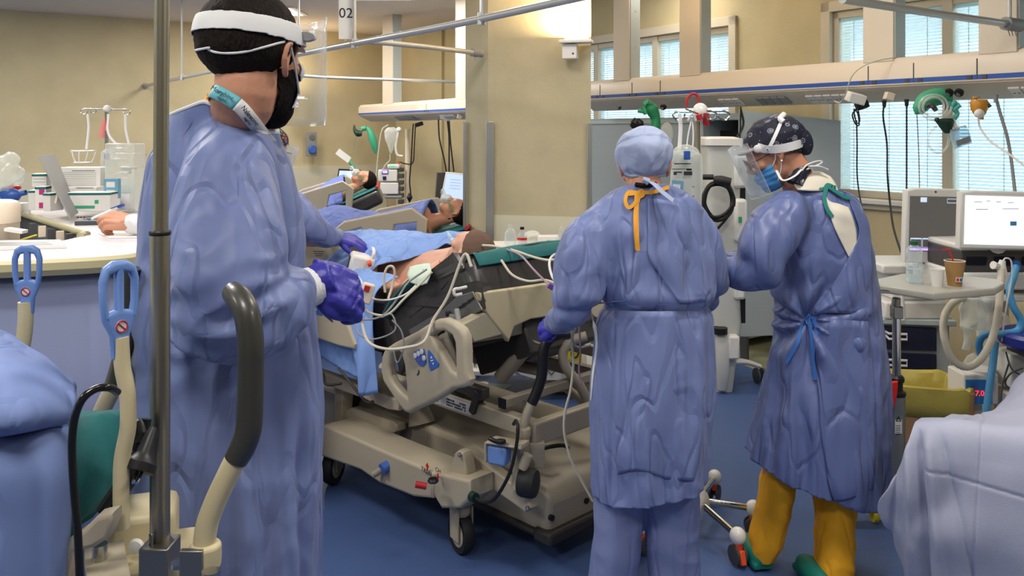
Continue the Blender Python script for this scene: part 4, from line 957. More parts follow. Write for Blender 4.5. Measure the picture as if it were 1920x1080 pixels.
# ---------------------------------------------------------------- bearded man at the left, foreground
Ym = 1.70
man = person(W(430, 1500, Ym), 'bearded man in a blue surgical gown and face shield, standing in the left foreground')
HM = head_matrix(W(473, 116, 1.60), math.radians(69), math.radians(3))
mb = MB(); head_prims(mb, HM); ear_prims(mb, HM)
mb.tube([HM @ V((0, -.012, .0)), HM @ V((0, -.018, -.07)), W(446, 215, 1.64), W(440, 290, 1.69)], [.057, .057, .056, .066], seg=20)
loft_rows(mb, [(250, 400, 490, .06, 0), (320, 350, 515, .09), (420, 300, 545, .11), (600, 310, 550, .12), (780, 300, 560, .13), (1000, 310, 560, .11)], Ym)
limb(mb, [(430, 320, 1.62, .045), (405, 440, 1.53, .045), (400, 560, 1.50, .045), (470, 570, 1.50, .04), (540, 545, 1.57, .028), (575, 538, 1.59, .022)])
for dx in (-55, 55): mb.tube([W(430+dx, 900, Ym), W(430+dx, 1250, Ym+.02), W(430+dx, 1700, Ym+.05)], [.10, .07, .05])
me = fused(mb, .0038, 5); body = link('body', me, 'skin', man, angle=80)
hm = headmesh(HM)
def nz(l, f, s=0): return noise.noise(V((l.x*f+s, l.y*f, l.z*f)))
def hair_keep(l):
    edge = .008*nz(l, 60)
    if l.y > .062+edge or (l.z < .052 and l.y > .040+edge): return False
    if l.z < .030 and l.y > .020+edge: return False
    if l.z < .036 and l.y > -.004: return l.y > .010 and l.z > .0
    low = -.060 if l.y < -.03 else -.060+(l.y+.03)*2.6
    return l.z > low+.022*nz(l, 140)*(1 if l.z < -.03 else .3)+.008*nz(l, 45)
hr = shell('hair', hm, HM, hair_keep, lambda l: .0015+.0115*min(1, max(0, (l.z+.062)/.075))+.0015*nz(l, 90), 'hair', man, .004, smooth=1)
br = shell('beard', hm, HM, lambda l: l.y > .004+.004*nz(l, 70) and l.z < -.012-.45*max(0, l.y-.045)+.004*nz(l, 70) and l.z > -.112+.1*max(0, .05-l.y) and (l.y > .012 or l.z > -.08), lambda l: .004+.005*min(1, max(0, (-l.z-.03)/.06)), 'beard', man, .003)
# elastic headband and face shield
hb = shell('headband', hm, HM, None, lambda l: .0185 if l.y < .06 else .012, 'band', man, .002, clips=(((0, 0, .066), (0, .03, 1)), ((0, 0, .034), (0, -.06, -1))), smooth=6)
hrb = bvh_of(hr.data, ROOTM[man.name]); sp_ = casts(hrb, [(392, 92), (405, 97), (430, 99), (460, 96), (495, 88), (520, 81), (532, 78)], .002, 1.6)
mb = MB(); mb.tube(sp_, .0024, seg=6); mb.build('mask_strap', 'band', man)
mb = MB(HM); mb.tube([(.0, -.118, .010), (-.045, -.100, .009), (-.074, -.055, .014), (-.083, -.012, .022)], .0022, seg=6)
mb.build('mask_strap', 'band', man); mb = MB(HM); mb.tube([(.083, .004, .024), (.078, .022, .0), (.070, .044, -.03), (.060, .066, -.055)], .0022, seg=6); mb.build('mask_strap', 'band', man)
mk = shell('face_mask', hm, HM, None, lambda l: .003+.010*min(1, max(0, (-l.z-.022)/.02)), 'mask_white', man, .002, clips=(((0, .064, 0), (0, -1, .15)), ((0, 0, .004), (0, 0, 1)), ((0, 0, -.098), (0, .3, -1))), smooth=4)
mb = MB(); rows = []
for i in range(9):
    z = .095-.175*i/8; rows.append([HM @ V((math.sin(a)*.112, .045+math.cos(a)*.100+(.010*i/8), z-.004*i)) for a in [(-1.15+2.3*j/20) for j in range(21)]])
mb.grid(rows); vs = mb.build('face_shield', 'visor', man, solid=.0012)
mb = MB(); mb.tube([rows[0][j] for j in range(21)], .0016, seg=6, k=1); mb.tube([r[20] for r in rows], .0014, seg=6, k=1); mb.tube([r[0] for r in rows], .0014, seg=6, k=1); mb.build('shield_edge', 'clear', vs)
mb = MB(HM); mb.tube([(-.085, .045, .052), (-.06, .085, .056), (0, .106, .060), (.06, .085, .056), (.085, .045, .052)], .017, seg=10, flat=.5); mb.build('brow_pad', 'grey', man)
mb = MB(HM); mb.lathe([(.009, 0), (.009, .008), (.007, .010)], (.086, .058, .056), (1, .3, 0)); mb.build('shield_knob', 'label_white', man)
mb = MB(HM); 
for q in (-1, 1): mb.ell((q*.030, .086, .008), (.012, .006, .006))
mb.build('eyes', 'white', man)
# gown with sleeves
mb = MB()
loft_rows(mb, [(140, 374, 504, .082, -.05, 50), (180, 372, 506, .086, -.045, 56), (212, 348, 514, .096, -.02, 58), (250, 322, 524, .104, 0, 40), (300, 300, 540, .112), (360, 280, 556, .115), (440, 270, 570, .115), (520, 264, 572, .115), (620, 262, 590, .155), (760, 262, 600, .165), (900, 258, 597, .17), (1100, 252, 590, .175), (1300, 250, 590, .18), (1420, 250, 592, .18)], Ym)
limb(mb, [(436, 296, 1.61, .080), (428, 370, 1.56, .094), (424, 450, 1.52, .104), (420, 530, 1.49, .102), (412, 580, 1.48, .082), (455, 592, 1.475, .070), (495, 580, 1.50, .066), (525, 564, 1.54, .058), (544, 552, 1.565, .048)]); mb.ell(W(372, 590, 1.50), (.045, .05, .05))
limb(mb, [(350, 320, 1.80, .08), (330, 450, 1.84, .08), (340, 600, 1.88, .07), (420, 640, 1.92, .05)])
me = fused(mb, .0075, 7)
fm = folds_fn((-.5, 1.7), 9, .013, .009, .0055, 1.25, .3)
def man_w(c, n):
    e = min(1, max(0, (.18-abs(c.z-1.26))/.16))*(1 if c.y < 1.62 else 0)*(1 if c.x < -.36 else 1)
    top = min(1, max(.25, (1.60-c.z)/.25))
    return fm(c, n)*top+e*.012*(1-abs(noise.noise(V((c.x*10+c.z*6, c.y*5, c.z*18-c.x*7))))*3.0)
displace(me, man_w); nedge = cut(me, (W(437, 206, 1.66), V((.50, 0.0, .86))), (W(400, 192, 1.66), V((-.30, -.05, .95))))
gown = link('gown', me, 'gown', man, angle=85, solid=.003); gb = bvh_of(me, ROOTM[man.name])
nl = neck_loop(nedge, 1.5, (-.53, 1.66)); mb = MB(); mb.tube(nl, .0042, seg=8, k=4, closed=True); mb.build('neck_piping', 'band', man)
mb = MB(); mb.tube(casts(gb, [(440, 232), (446, 300), (446, 380), (440, 470)], .0), .0012, seg=6); mb.tube(casts(gb, [(365, 222), (340, 262), (328, 300)], .0), .0012, seg=6); mb.tube(casts(gb, [(470, 880), (476, 950), (480, 1075)], .0), .0012, seg=6); mb.build('seam', 'gown_dark', man)
# lanyard round the neck: orange, teal and white lengths with drug names
bodyb = bvh_of(body.data, ROOTM[man.name])
lany = [(368, 178), (382, 172), (405, 171), (428, 181), (450, 197), (470, 219), (486, 243), (500, 268)]
def neckpt(px, py, r): 
    p, n = cast(bodyb, px, py, r, 1.65); return p
LP = catmull([neckpt(x, y, .007) for x, y in lany], 5)
def strip(name, i0, i1, m, par, w=.0125, th=.0016):
    mb = MB(); P = LP[i0:i1+1]; rows = []
    for i, p in enumerate(P):
        t = (P[min(i+1, len(P)-1)]-P[max(i-1, 0)]).normalized(); out = V((.1, -1, .2)); b = t.cross(out).normalized(); o2 = b.cross(t).normalized()
        rows.append([p+b*w, p-b*w])
    mb.grid(rows); return mb.build(name, m, par, solid=th), P
ln1, _ = strip('lanyard', 0, 9, 'orange', man); ln2, P2 = strip('lanyard_label', 9, 19, mat('lan_teal', '6fc0cf', .6), man); ln3, P3_ = strip('lanyard_label', 19, 35, 'label_white', man)
def text_on(P, body_, size, m, par, sh=.003):
    a, b = P[len(P)//5], P[len(P)*4//5]; t = (b-a).normalized(); out = V((.1, -1, .2)); nn = (out-t*out.dot(t)).normalized(); u = nn.cross(t)
    M = Matrix((t, u, nn)).transposed().to_4x4(); M.translation = (a+b)/2+nn*.0065
    mb = MB(); mb.text(body_[0], M @ Matrix.Translation((0, .003, 0)), size, .0003); mb.text(body_[1], M @ Matrix.Translation((.006, -.0065, 0)), size*.62, .0003); return mb.build('lettering', m, par)
text_on(LP[0:10], ('er', 'mg'), .011, 'print', ln1); text_on(P2, ('Morphine', 'mg/mL'), .0125, 'print', ln2); text_on(LP[20:28], ('Naloxone', 'mg/mL'), .0125, 'print', ln3)
# cuff and gloved fist
mb = MB(); mb.tube([W(548, 548, 1.57), W(570, 542, 1.585), W(592, 535, 1.60), W(604, 532, 1.605)], [.039, .038, .036, .033], seg=24); mb.build('knitted_cuff', 'cuff', man)
dx = V((.80, .30, -.42)).normalized(); bz = V((-.05, -.75, .60)).normalized(); bz = (bz-dx*bz.dot(dx)).normalized(); by = bz.cross(dx)
WM = Matrix((dx, by, bz)).transposed().to_4x4(); WM.translation = W(592, 520, 1.605)
mb = MB(); hand_prims(mb, WM, [(.75, .9, .5), (.95, 1.1, .6), (1.05, 1.2, .6), (1.1, 1.2, .6)], (.15, -.2), .9, False, .05, 1.3)
mb.tube([W(588, 532, 1.60), W(603, 526, 1.605), W(622, 518, 1.61)], [.035, .034, .032], seg=16)
me = fused(mb, .0028, 6); displace(me, lambda c, n: .0012*ridged(c, 30)); link('glove', me, 'glove', man, angle=80)

# ---------------------------------------------------------------- nurse seen from behind, pushing the bed
Yn = 2.85
nur = person(W(1215, 1130, Yn), 'nurse in blue gown and cap seen from behind, yellow neck tie, pushing the bed')
HN = head_matrix(W(1208, 316, 2.84), math.radians(92), math.radians(18))
mb = MB(); head_prims(mb, HN); ear_prims(mb, HN); mb.tube([HN @ V((0, -.01, 0)), HN @ V((0, -.01, -.09)), W(1213, 400, 2.86)], [.050, .048, .05])
loft_rows(mb, [(395, 1165, 1265, .06), (440, 1140, 1300, .08), (560, 1150, 1300, .09), (700, 1130, 1315, .11), (880, 1140, 1300, .10)], Yn)
limb(mb, [(1135, 430, 2.84, .045), (1090, 520, 2.80, .045), (1052, 590, 2.87, .026), (1042, 603, 2.94, .022)]); limb(mb, [(1288, 430, 2.88, .045), (1318, 500, 2.92, .04), (1320, 560, 3.04, .035)])
for a, b in ((1158, 1150), (1262, 1265)): mb.tube([W(a, 850, Yn), W(a, 980, Yn), W(b, 1120, Yn)], [.08, .06, .045])
me = fused(mb, .006, 5); link('body', me, 'skin', nur, angle=80)
# gown
mb = MB()
loft_rows(mb, [(318, 1172, 1250, .080, -.01), (344, 1168, 1256, .084, -.01), (358, 1148, 1282, .095), (384, 1120, 1312, .105), (430, 1108, 1330, .125), (480, 1116, 1338, .135), (530, 1124, 1338, .14), (572, 1128, 1332, .14), (620, 1118, 1335, .15), (700, 1110, 1337, .165), (780, 1110, 1336, .17), (860, 1112, 1330, .175), (905, 1112, 1322, .175), (980, 1112, 1322, .175)], Yn)
limb(mb, [(1146, 412, 2.85, .075), (1110, 445, 2.82, .088), (1090, 495, 2.79, .088), (1083, 540, 2.78, .080), (1070, 575, 2.80, .070), (1052, 598, 2.86, .050), (1042, 606, 2.90, .040)])
limb(mb, [(1288, 420, 2.86, .08), (1318, 470, 2.90, .075), (1326, 520, 2.94, .068), (1322, 560, 3.04, .05)])
me = fused(mb, .0085, 7); fm = folds_fn((.45, 2.85), 10, .012, .006, .0045, 1.0, .35, 3)
wz = EYE-(572-CY)*Yn/1600
def nur_w(c, n):
    waist = math.exp(-((c.z-wz)/.018)**2)*-.012+math.exp(-((c.z-wz-.05)/.03)**2)*.008
    diag = .006*noise.noise(V(((c.x-.45)*9+(c.z-wz)*7, c.y*2, (c.z-wz)*4)))*min(1, max(0, (c.z-wz+.02)/.05))
    return fm(c, n)+waist+diag
displace(me, nur_w); cut(me, (W(1212, 347, 2.78), (0, .25, 1)), (W(1215, 905, 2.85), (.16, 0, -1))); gn = link('gown', me, 'gown', nur, angle=85, solid=.003); nb_ = bvh_of(me, ROOTM[nur.name])
# overlapping back flap: a second layer with a slit from neck to waist and a vertical lower edge
def flap(bvh, pts_rows, name, m, par, lift=.006, ku=6, kv=6, th=.003, Y=None):
    ctrl = [[cast(bvh, x, y, lift, Y)[0] for x, y in r] for r in pts_rows]; g = smoothgrid(ctrl, ku, kv)
    mb = MB(); mb.grid(g); me = mb.mesh(name); displace(me, lambda c, n: .002*ridged(c, 9)); return link(name, me, m, par, solid=th, angle=80)
flap(nb_, [[(1215, 372), (1240, 374), (1270, 382)], [(1214, 430), (1250, 430), (1296, 430)], [(1216, 480), (1255, 480), (1310, 480)], [(1240, 520), (1270, 525), (1316, 530)], [(1272, 566), (1295, 566), (1320, 562)]], 'back_flap', 'gown', nur)
flap(nb_, [[(1156, 580), (1200, 580), (1260, 580), (1312, 580)], [(1154, 660), (1200, 660), (1260, 660), (1316, 660)], [(1156, 760), (1200, 760), (1260, 760), (1318, 760)], [(1158, 840), (1200, 845), (1255, 850), (1308, 855)], [(1160, 888), (1200, 880), (1250, 896), (1300, 900)]], 'skirt_flap', 'gown', nur, .008)
mb = MB(); ribbon(mb, [(1118, 585), (1108, 640), (1104, 700), (1110, 750)], .012, nb_, 2.8, .004); mb.build('side_tie', 'band', nur)
mb = MB(); ribbon(mb, [(1120, 572), (1180, 567), (1250, 569), (1330, 566)], .012, nb_, 2.8, .001); mb.build('waist_tie', 'gown_dark', nur)
# yellow neck tie with bow
mb = MB()
for t in ([(1178, 366), (1200, 362), (1225, 360), (1250, 352)], [(1194, 362), (1180, 362), (1174, 378), (1180, 390), (1192, 380), (1194, 364)], [(1194, 364), (1204, 358), (1206, 366), (1196, 372)], [(1196, 366), (1194, 400), (1195, 440), (1198, 470)], [(1200, 366), (1192, 395), (1192, 430), (1196, 468)]):
    ribbon(mb, t, .012, nb_, 2.78, .010)
mb.build('neck_tie', 'orange', nur)
# trousers
def trousers(par, rows_l, m, vox, label=None, seed=0, Y=3):
    mb = MB()
    for rows in rows_l: loft_rows(mb, rows, Y)
    me = fused(mb, vox, 5); displace(me, lambda c, n: .008*noise.noise(V((c.x*6, c.y*6, c.z*9+seed)))+.004*ridged(c, 7, (1, 1, 1.4), seed)); return link('trousers', me, m, par, angle=85)
trousers(nur, [[(830, 1125, 1215, .10), (900, 1118, 1212, .10), (980, 1112, 1205, .095), (1060, 1106, 1198, .09), (1120, 1104, 1196, .085)], [(830, 1205, 1308, .10), (920, 1206, 1308, .10), (1000, 1212, 1306, .095), (1060, 1214, 1308, .09), (1120, 1216, 1310, .09)]], 'pants_blue', .008, None, 2, Yn)
mb = MB()
for a in (1150, 1262): mb.ell(W(a, 1120, Yn)+V((0, .06, -.03)), (.05, .13, .045))
mb.build('clogs', 'clog', nur)
# cap
hn = headmesh(HN, .004)
cp_ = shell('surgical_cap', hn, HN, None, lambda l: .010+.012*max(0, 1-abs(l.z-.05)/.09)+.0035*(1-abs(nz(l, 22))*3)+(.004 if l.z > .07 else 0), 'cap_blue', nur, .002, clips=(((0, 0, -.020), (0, .50, -1)),), smooth=3)
cbv = bvh_of(cp_.data, ROOTM[nur.name])
mb = MB(); mb.tube(casts(cbv, [(1162, 338), (1180, 342), (1205, 343), (1230, 340), (1254, 336)], .001, 2.8), .006, seg=8); mb.build('cap_edge', 'cap_blue', nur)
mb = MB(); mb.tube([W(1216, 340, 2.735), W(1228, 346, 2.72), W(1242, 360, 2.705), W(1262, 376, 2.70)], [.010, .016, .016, .015], seg=10, flat=.25); mb.tube([W(1216, 341, 2.73), W(1205, 336, 2.73)], [.012, .008], seg=8); mb.build('cap_tie', 'cap_blue', nur)
mb = MB(); mb.tube([W(1192, 346, 2.765), W(1210, 348, 2.75), W(1230, 345, 2.765)], .008, seg=10); mb.build('hair', 'hair', nur)
# gloved hand on the push handle
def wframe(p, d, b):
    d = V(d).normalized(); b = V(b); b = (b-d*b.dot(d)).normalized(); y = b.cross(d); M = Matrix((d, y, b)).transposed().to_4x4(); M.translation = V(p); return M
mb = MB(); hand_prims(mb, wframe(W(1048, 606, 2.93), (-.62, .75, -.20), (-.45, -.45, .85)), [1.15, 1.15, 1.15, 1.15], (.1, -.1), .92, True, .04, 1.12)
me = fused(mb, .0032, 5); link('glove', me, 'glove_n', nur, angle=80)
mb = MB(); mb.tube([W(1058, 604, 2.87), W(1046, 606, 2.92), W(1040, 606, 2.955)], [.038, .036, .032], seg=18); mb.build('knitted_cuff', 'cuff', nur)

# ---------------------------------------------------------------- nurse at the right, turned to the left
Yr = 3.12
nr = person(W(1510, 1066, Yr), 'nurse at right in a blue gown, dark planet-print cap, visor and yellow trousers, turned left')
HR = head_matrix(W(1452, 288, 3.10), math.radians(172), math.radians(27))
mb = MB(); head_prims(mb, HR); ear_prims(mb, HR); mb.tube([HR @ V((0, -.02, 0)), HR @ V((0, -.035, -.06)), W(1510, 372, 3.12), W(1530, 420, 3.12)], [.055, .056, .07, .10])
loft_rows(mb, [(370, 1470, 1570, .08), (430, 1450, 1600, .12), (560, 1465, 1620, .11), (700, 1465, 1625, .13), (880, 1450, 1620, .13)], Yr)
limb(mb, [(1480, 420, 3.0, .055), (1430, 510, 2.97, .045), (1370, 512, 3.0, .035)]); limb(mb, [(1470, 430, 3.3, .055), (1420, 500, 3.35, .045), (1360, 505, 3.3, .035)])
mb.tube([W(1468, 850, Yr), W(1450, 960, Yr+.02), W(1428, 1050, Yr+.03)], [.07, .05, .035]); mb.tube([W(1572, 850, Yr-.03), W(1566, 980, Yr-.07), W(1560, 1085, Yr-.12)], [.07, .05, .04])
me = fused(mb, .005, 5); link('body', me, 'skin', nr, angle=80)
mb = MB()
loft_rows(mb, [(305, 1500, 1545, .06, 0, -30), (334, 1488, 1548, .07, 0, -30), (356, 1462, 1580, .10, 0, -30), (385, 1444, 1606, .13, 0, -22), (420, 1440, 1620, .15), (470, 1446, 1632, .155), (520, 1452, 1638, .155), (570, 1456, 1644, .155), (620, 1456, 1650, .16), (700, 1444, 1656, .18), (780, 1424, 1656, .20), (860, 1404, 1655, .21), (915, 1398, 1652, .21), (1000, 1396, 1652, .21)], Yr)
limb(mb, [(1478, 400, 3.02, .08), (1452, 430, 2.98, .095), (1432, 470, 2.95, .092), (1424, 502, 2.94, .080), (1400, 512, 2.95, .068), (1374, 508, 2.98, .056), (1357, 505, 3.0, .045)])
limb(mb, [(1470, 430, 3.3, .08), (1425, 490, 3.35, .07), (1362, 500, 3.3, .05)])
me = fused(mb, .009, 7); fm = folds_fn((1.08, 3.12), 10, .020, .007, .0045, .95, .4, 9)
wr = EYE-(588-CY)*Yr/1600; xr = (1520-CX)/1600*2.95
def nr_w(c, n):
    d = fm(c, n); r = V((c.x-xr, c.z-wr)); L = r.length
    if c.y < 3.15 and L > .005: d += .013*math.exp(-((L-.12)/.14)**2)*math.sin(math.atan2(r.y, r.x)*9+noise.noise(V((c.x*4, 0, c.z*4)))*3)
    d -= .02*math.exp(-(L/.04)**2)
    return d
displace(me, nr_w); cut(me, (W(1520, 338, 3.1), (.35, -.1, 1)), (W(1400, 874, 3.0), V((-.30, .10, -1)))); gr_ = link('gown', me, 'gown_dark', nr, angle=85, solid=.003); rb_ = bvh_of(me, ROOTM[nr.name])
# white shirt showing in the open back, gown edges and slit
flap(rb_, [[(1545, 356), (1560, 352), (1574, 356)], [(1550, 385), (1570, 385), (1590, 392)], [(1562, 425), (1582, 425), (1602, 430)], [(1580, 462), (1590, 462), (1604, 462)], [(1590, 482), (1594, 482), (1600, 480)]], 'shirt', 'shirt', nr, .006)
mb = MB(); g = smoothgrid([[W(1488, 342, 3.06), W(1510, 326, 3.06), W(1535, 322, 3.08), W(1558, 332, 3.1)], [W(1490, 349, 3.035), W(1515, 340, 3.03), W(1540, 338, 3.04), W(1566, 344, 3.06)], [W(1496, 356, 3.02), W(1520, 358, 3.01), W(1545, 358, 3.02), W(1572, 358, 3.04)]], 6, 6); mb.grid(g); mb.build('shirt_collar', 'shirt', nr, solid=.004)
mb = MB(); ribbon(mb, [(1490, 350), (1512, 352), (1536, 357), (1556, 352)], .010, rb_, 3, .010)
for t in ([(1553, 352), (1570, 345), (1580, 322), (1584, 320)], [(1550, 350), (1566, 340), (1574, 326), (1562, 326), (1552, 344)], [(1550, 352), (1566, 364), (1578, 372), (1590, 376)], [(1548, 352), (1544, 372), (1548, 392), (1558, 408)], [(1552, 348), (1540, 344), (1528, 350)]):
    ribbon(mb, t, .014, rb_, 2.98, .014)
mb.build('neck_tie', mat('tie_green', '12786f', .7), nr)
mb = MB()
for t in ([(1522, 590), (1508, 610), (1496, 640), (1478, 680)], [(1520, 588), (1512, 600), (1520, 612), (1530, 596)], [(1524, 590), (1530, 620), (1528, 660), (1530, 712)], [(1520, 590), (1524, 630), (1526, 680)]):
    ribbon(mb, t, .013, rb_, 2.95, .010)
mb.build('waist_tie', mat('tie_blue', '3f74c4', .7), nr)
flap(rb_, [[(1524, 600), (1570, 600), (1625, 600)], [(1532, 700), (1580, 700), (1636, 700)], [(1538, 800), (1590, 800), (1640, 800)], [(1552, 900), (1590, 905), (1636, 890)], [(1560, 938), (1590, 934), (1634, 915)]], 'skirt_flap', 'gown_dark', nr, .007)
flap(rb_, [[(1582, 362), (1592, 362), (1604, 366)], [(1600, 405), (1612, 405), (1620, 408)], [(1607, 440), (1616, 445), (1628, 450)], [(1590, 480), (1612, 490), (1630, 490)], [(1560, 530), (1600, 540), (1634, 540)], [(1528, 585), (1580, 590), (1634, 590)]], 'back_flap', 'gown_dark', nr, .008)
trousers(nr, [[(850, 1440, 1500, .10), (900, 1428, 1486, .10), (960, 1420, 1478, .09, .02), (1010, 1408, 1466, .085, .03), (1044, 1405, 1448, .08, .03)], [(850, 1530, 1606, .10), (940, 1530, 1602, .10, -.04), (1010, 1530, 1600, .09, -.08), (1085, 1528, 1594, .085, -.12)]], 'pants_yellow', .008, None, 4, Yr)
def clog(a, b, Yo):
    mb = MB(); p = onZ(a, b, .012); mb.ell(p+V((-.008, .085, .03)), (.105, .046, .04), (0, 0, 1.7)); mb.box(p+V((-.008, .085, .008)), (.19, .075, .022), (0, 0, 1.7)); me = fused(mb, .006, 5); return link('clog', me, 'clog', nr, angle=60)
clog(1428, 1066, 0); clog(1546, 1112, 0)
# cap, visor strap, visor, glasses, mask
hr_ = headmesh(HR, .0035)
cp2 = shell('printed_cap', hr_, HR, None, lambda l: .009+.020*max(0, min(1, (-l.y+.02)/.10))*max(0, 1-abs(l.z-.03)/.12)+.004*(1-abs(nz(l, 20))*3), 'cap_planets', nr, .002, clips=(((0, .02, .022), (0, .15, -1)),) if 0 else (((0, 0, .022-.0), (0, .62, -1)),), smooth=3)
c2 = bvh_of(cp2.data, ROOTM[nr.name])
mb = MB(HR); mb.ell((0, -.105, .0), (.055, .040, .055)); me = fused(mb, .006, 4); displace(me, lambda c, n: .004*ridged(c, 18)); link('cap_bun', me, 'cap_planets', nr, angle=80)
mb = MB(); ribbon(mb, [(1412, 284), (1430, 283), (1462, 278), (1490, 272), (1510, 264)], .030, c2, 3.0, .006); mb.build('visor_strap', 'band', nr)
mb = MB(); ribbon(mb, [(1470, 216), (1462, 236), (1450, 262), (1440, 290), (1430, 312)], .012, c2, 3.02, .008); mb.tube(casts(c2, [(1470, 220), (1462, 226), (1468, 232)], .012, 3.0), .010, seg=8); mb.build('mask_tie', 'band', nr)
mb = MB(); h3 = HR @ V((0, -.06, -.04)); mb.tube([HR @ V((-.07, .03, -.05)), W(1468, 338, 3.0), W(1490, 330, 3.0), W(1502, 318, 3.03)], .006, seg=8, flat=.4); mb.tube([W(1500, 326, 3.03), W(1512, 310, 3.03), W(1534, 302, 3.05), (W(1540, 306, 3.05)), W(1512, 318, 3.03)], .006, seg=8, flat=.5); mb.tube([W(1516, 312, 3.03), W(1536, 312, 3.04), W(1552, 318, 3.05)], .006, seg=8, flat=.5)
mb.tube([W(1500, 324, 3.03), W(1498, 336, 3.02), W(1504, 340, 3.02), W(1506, 328, 3.03)], .004, seg=6); mb.build('mask_tie', 'band', nr)
mb = MB(); mb.tube([W(1490, 345, 3.04), W(1500, 325, 3.05), W(1512, 318, 3.07)], [.03, .028, .02], seg=12); mb.build('scarf', 'cap_planets', nr)
for q in (-1, 1): mb = MB(HR); mb.lathe([(.014, 0), (.014, .010), (.010, .013)], (q*.088, .055, .050), (q, .2, 0)); mb.build('visor_knob', 'label_white', nr)
mb = MB(); rows = []
for i in range(9):
    z = .085-.195*i/8; rows.append([HR @ V((math.sin(a)*.110, .045+math.cos(a)*.098+.006*i/8, z)) for a in [(-1.2+2.4*j/20) for j in range(21)]])
mb.grid(rows); vz = mb.build('visor', 'visor', nr, solid=.0012)
mb = MB(); 
for q in (0, 20): mb.tube([r[q] for r in rows], .0015, seg=6, k=1)
mb.tube([rows[8][j] for j in range(21)], .0015, seg=6, k=1); mb.build('visor_edge', 'clear', vz)
mb = MB(HR); mb.tube([(-.085, .045, .050), (-.06, .085, .052), (0, .105, .054), (.06, .085, .052), (.085, .045, .050)], .016, seg=10, flat=.5); mb.build('brow_pad', 'grey', nr)
mk = shell('face_mask', hr_, HR, None, lambda l: .004+.003*max(0, 1-abs(l.x)/.05)+.0010*math.sin(l.z*330), 'mask_blue', nr, .002, clips=(((0, .034, 0), (0, -1, 0)), ((0, 0, -.012), (0, .25, 1)), ((0, 0, -.112), (0, 0, -1))), smooth=2)
mb = MB(HR)
for q in (-1, 1): mb.tube([(q*(.032+.022*math.cos(t*PI/8)), .108+.0*t-abs(math.cos(t*PI/8))*.004, .006+.019*math.sin(t*PI/8)) for t in range(16)], .0018, seg=6, k=1, closed=True); mb.tube([(q*.054, .104, .010), (q*.070, .06, .012), (q*.078, .01, .016)], .0018, seg=6)
mb.tube([(-.011, .110, .008), (.011, .110, .008)], .0018, seg=6); mb.build('glasses', 'black', nr)
mb = MB(HR)
for q in (-1, 1): mb.tube([(q*.066, .035, -.030), (q*.074, .015, -.010), (q*.080, .0, .024)], .0016, seg=6); mb.tube([(q*.058, .040, -.085), (q*.070, .012, -.05), (q*.080, -.002, -.018)], .0016, seg=6)
mb.build('ear_loop', 'band', nr)
mb = MB(HR); mb.ell((.080, .000, -.026), (.004,)*3, seg=8, rings=6); mb.ell((-.080, .000, -.026), (.004,)*3, seg=8, rings=6); mb.build('ear_stud', 'white', nr)
mb = MB(HR)
for q in (-1, 1): mb.ell((q*.030, .088, .006), (.012, .006, .006))
mb.build('eyes', 'white', nr)
for Yh, q in ((3.0, True), (3.30, False)):
    mb = MB(); hand_prims(mb, wframe(W(1352, 505, Yh), (-1, .2, -.1), (0, -.3, 1)), [.6, .6, .7, .8], (.3, .1), .9, q, .05, 1.1); me = fused(mb, .0035, 5); link('glove', me, 'glove_n', nr, angle=80)

# ---------------------------------------------------------------- person with the patterned cap behind the man
Y3 = 3.95
p3 = person(W(520, 1000, Y3), 'person in blue gown and dotted cap behind the bearded man, gloved hand on the footboard')
H3 = head_matrix(W(497, 285, Y3), math.radians(15), math.radians(20))
mb = MB(); head_prims(mb, H3); ear_prims(mb, H3); mb.tube([H3 @ V((0, -.02, 0)), H3 @ V((0, -.03, -.08)), W(480, 380, Y3)], [.055, .055, .075])
loft_rows(mb, [(370, 440, 520, .08), (480, 420, 540, .10), (640, 420, 540, .10), (800, 440, 530, .1)], Y3); limb(mb, [(510, 380, Y3-.05, .055), (560, 440, Y3-.05, .045), (625, 450, Y3, .03)])
for a in (460, 510): mb.tube([W(a, 760, Y3), W(a, 880, Y3)], [.07, .045], k=1)
link('body', fused(mb, .007, 4), 'skin', p3, angle=80)
legs = [[(730, a-32, a+32, .09), (800, a-30, a+30, .085), (868, a-26, a+26, .07)] for a in (462, 515)]
trousers(p3, legs, 'pants_blue', .012, None, 1, Y3)
for a in (462, 515): mb = MB(); p = W(a, 0, Y3-.04); mb.ell((p.x, p.y, .04), (.045, .13, .04)); mb.box((p.x, p.y, .012), (.08, .22, .024)); mb.build('clog', 'clog', p3, bev=.004)
mb = MB(); loft_rows(mb, [(335, 460, 520, .07), (350, 440, 545, .10), (400, 425, 560, .13), (500, 418, 566, .15), (640, 420, 570, .16), (760, 418, 575, .17), (830, 418, 575, .17)], Y3)
limb(mb, [(520, 372, Y3-.06, .085), (552, 398, Y3-.10, .088), (580, 425, Y3-.10, .075), (606, 440, Y3-.05, .058), (628, 446, Y3, .045)])
me = fused(mb, .010, 6); displace(me, folds_fn((-1.1, Y3), 9, .012, .007, .005, 1, .4, 5)); link('gown', me, 'gown', p3, angle=85)
h3m = headmesh(H3, .005); shell('dotted_cap', h3m, H3, None, lambda l: .012+.004*(1-abs(nz(l, 20))*3), 'cap_multi', p3, .002, clips=(((0, 0, .018), (0, .5, -1)),), smooth=3)
shell('face_mask', h3m, H3, None, lambda l: .010, 'mask_white', p3, .002, clips=(((0, .04, 0), (0, -1, 0)), ((0, 0, -.010), (0, .25, 1))), smooth=2)
mb = MB(); rows = []
for i in range(5):
    z = .07-.18*i/4; rows.append([H3 @ V((math.sin(a)*.105, .045+math.cos(a)*.095, z)) for a in [(-1.2+2.4*j/12) for j in range(13)]])
mb.grid(rows); mb.build('visor', 'visor', p3, solid=.0012)
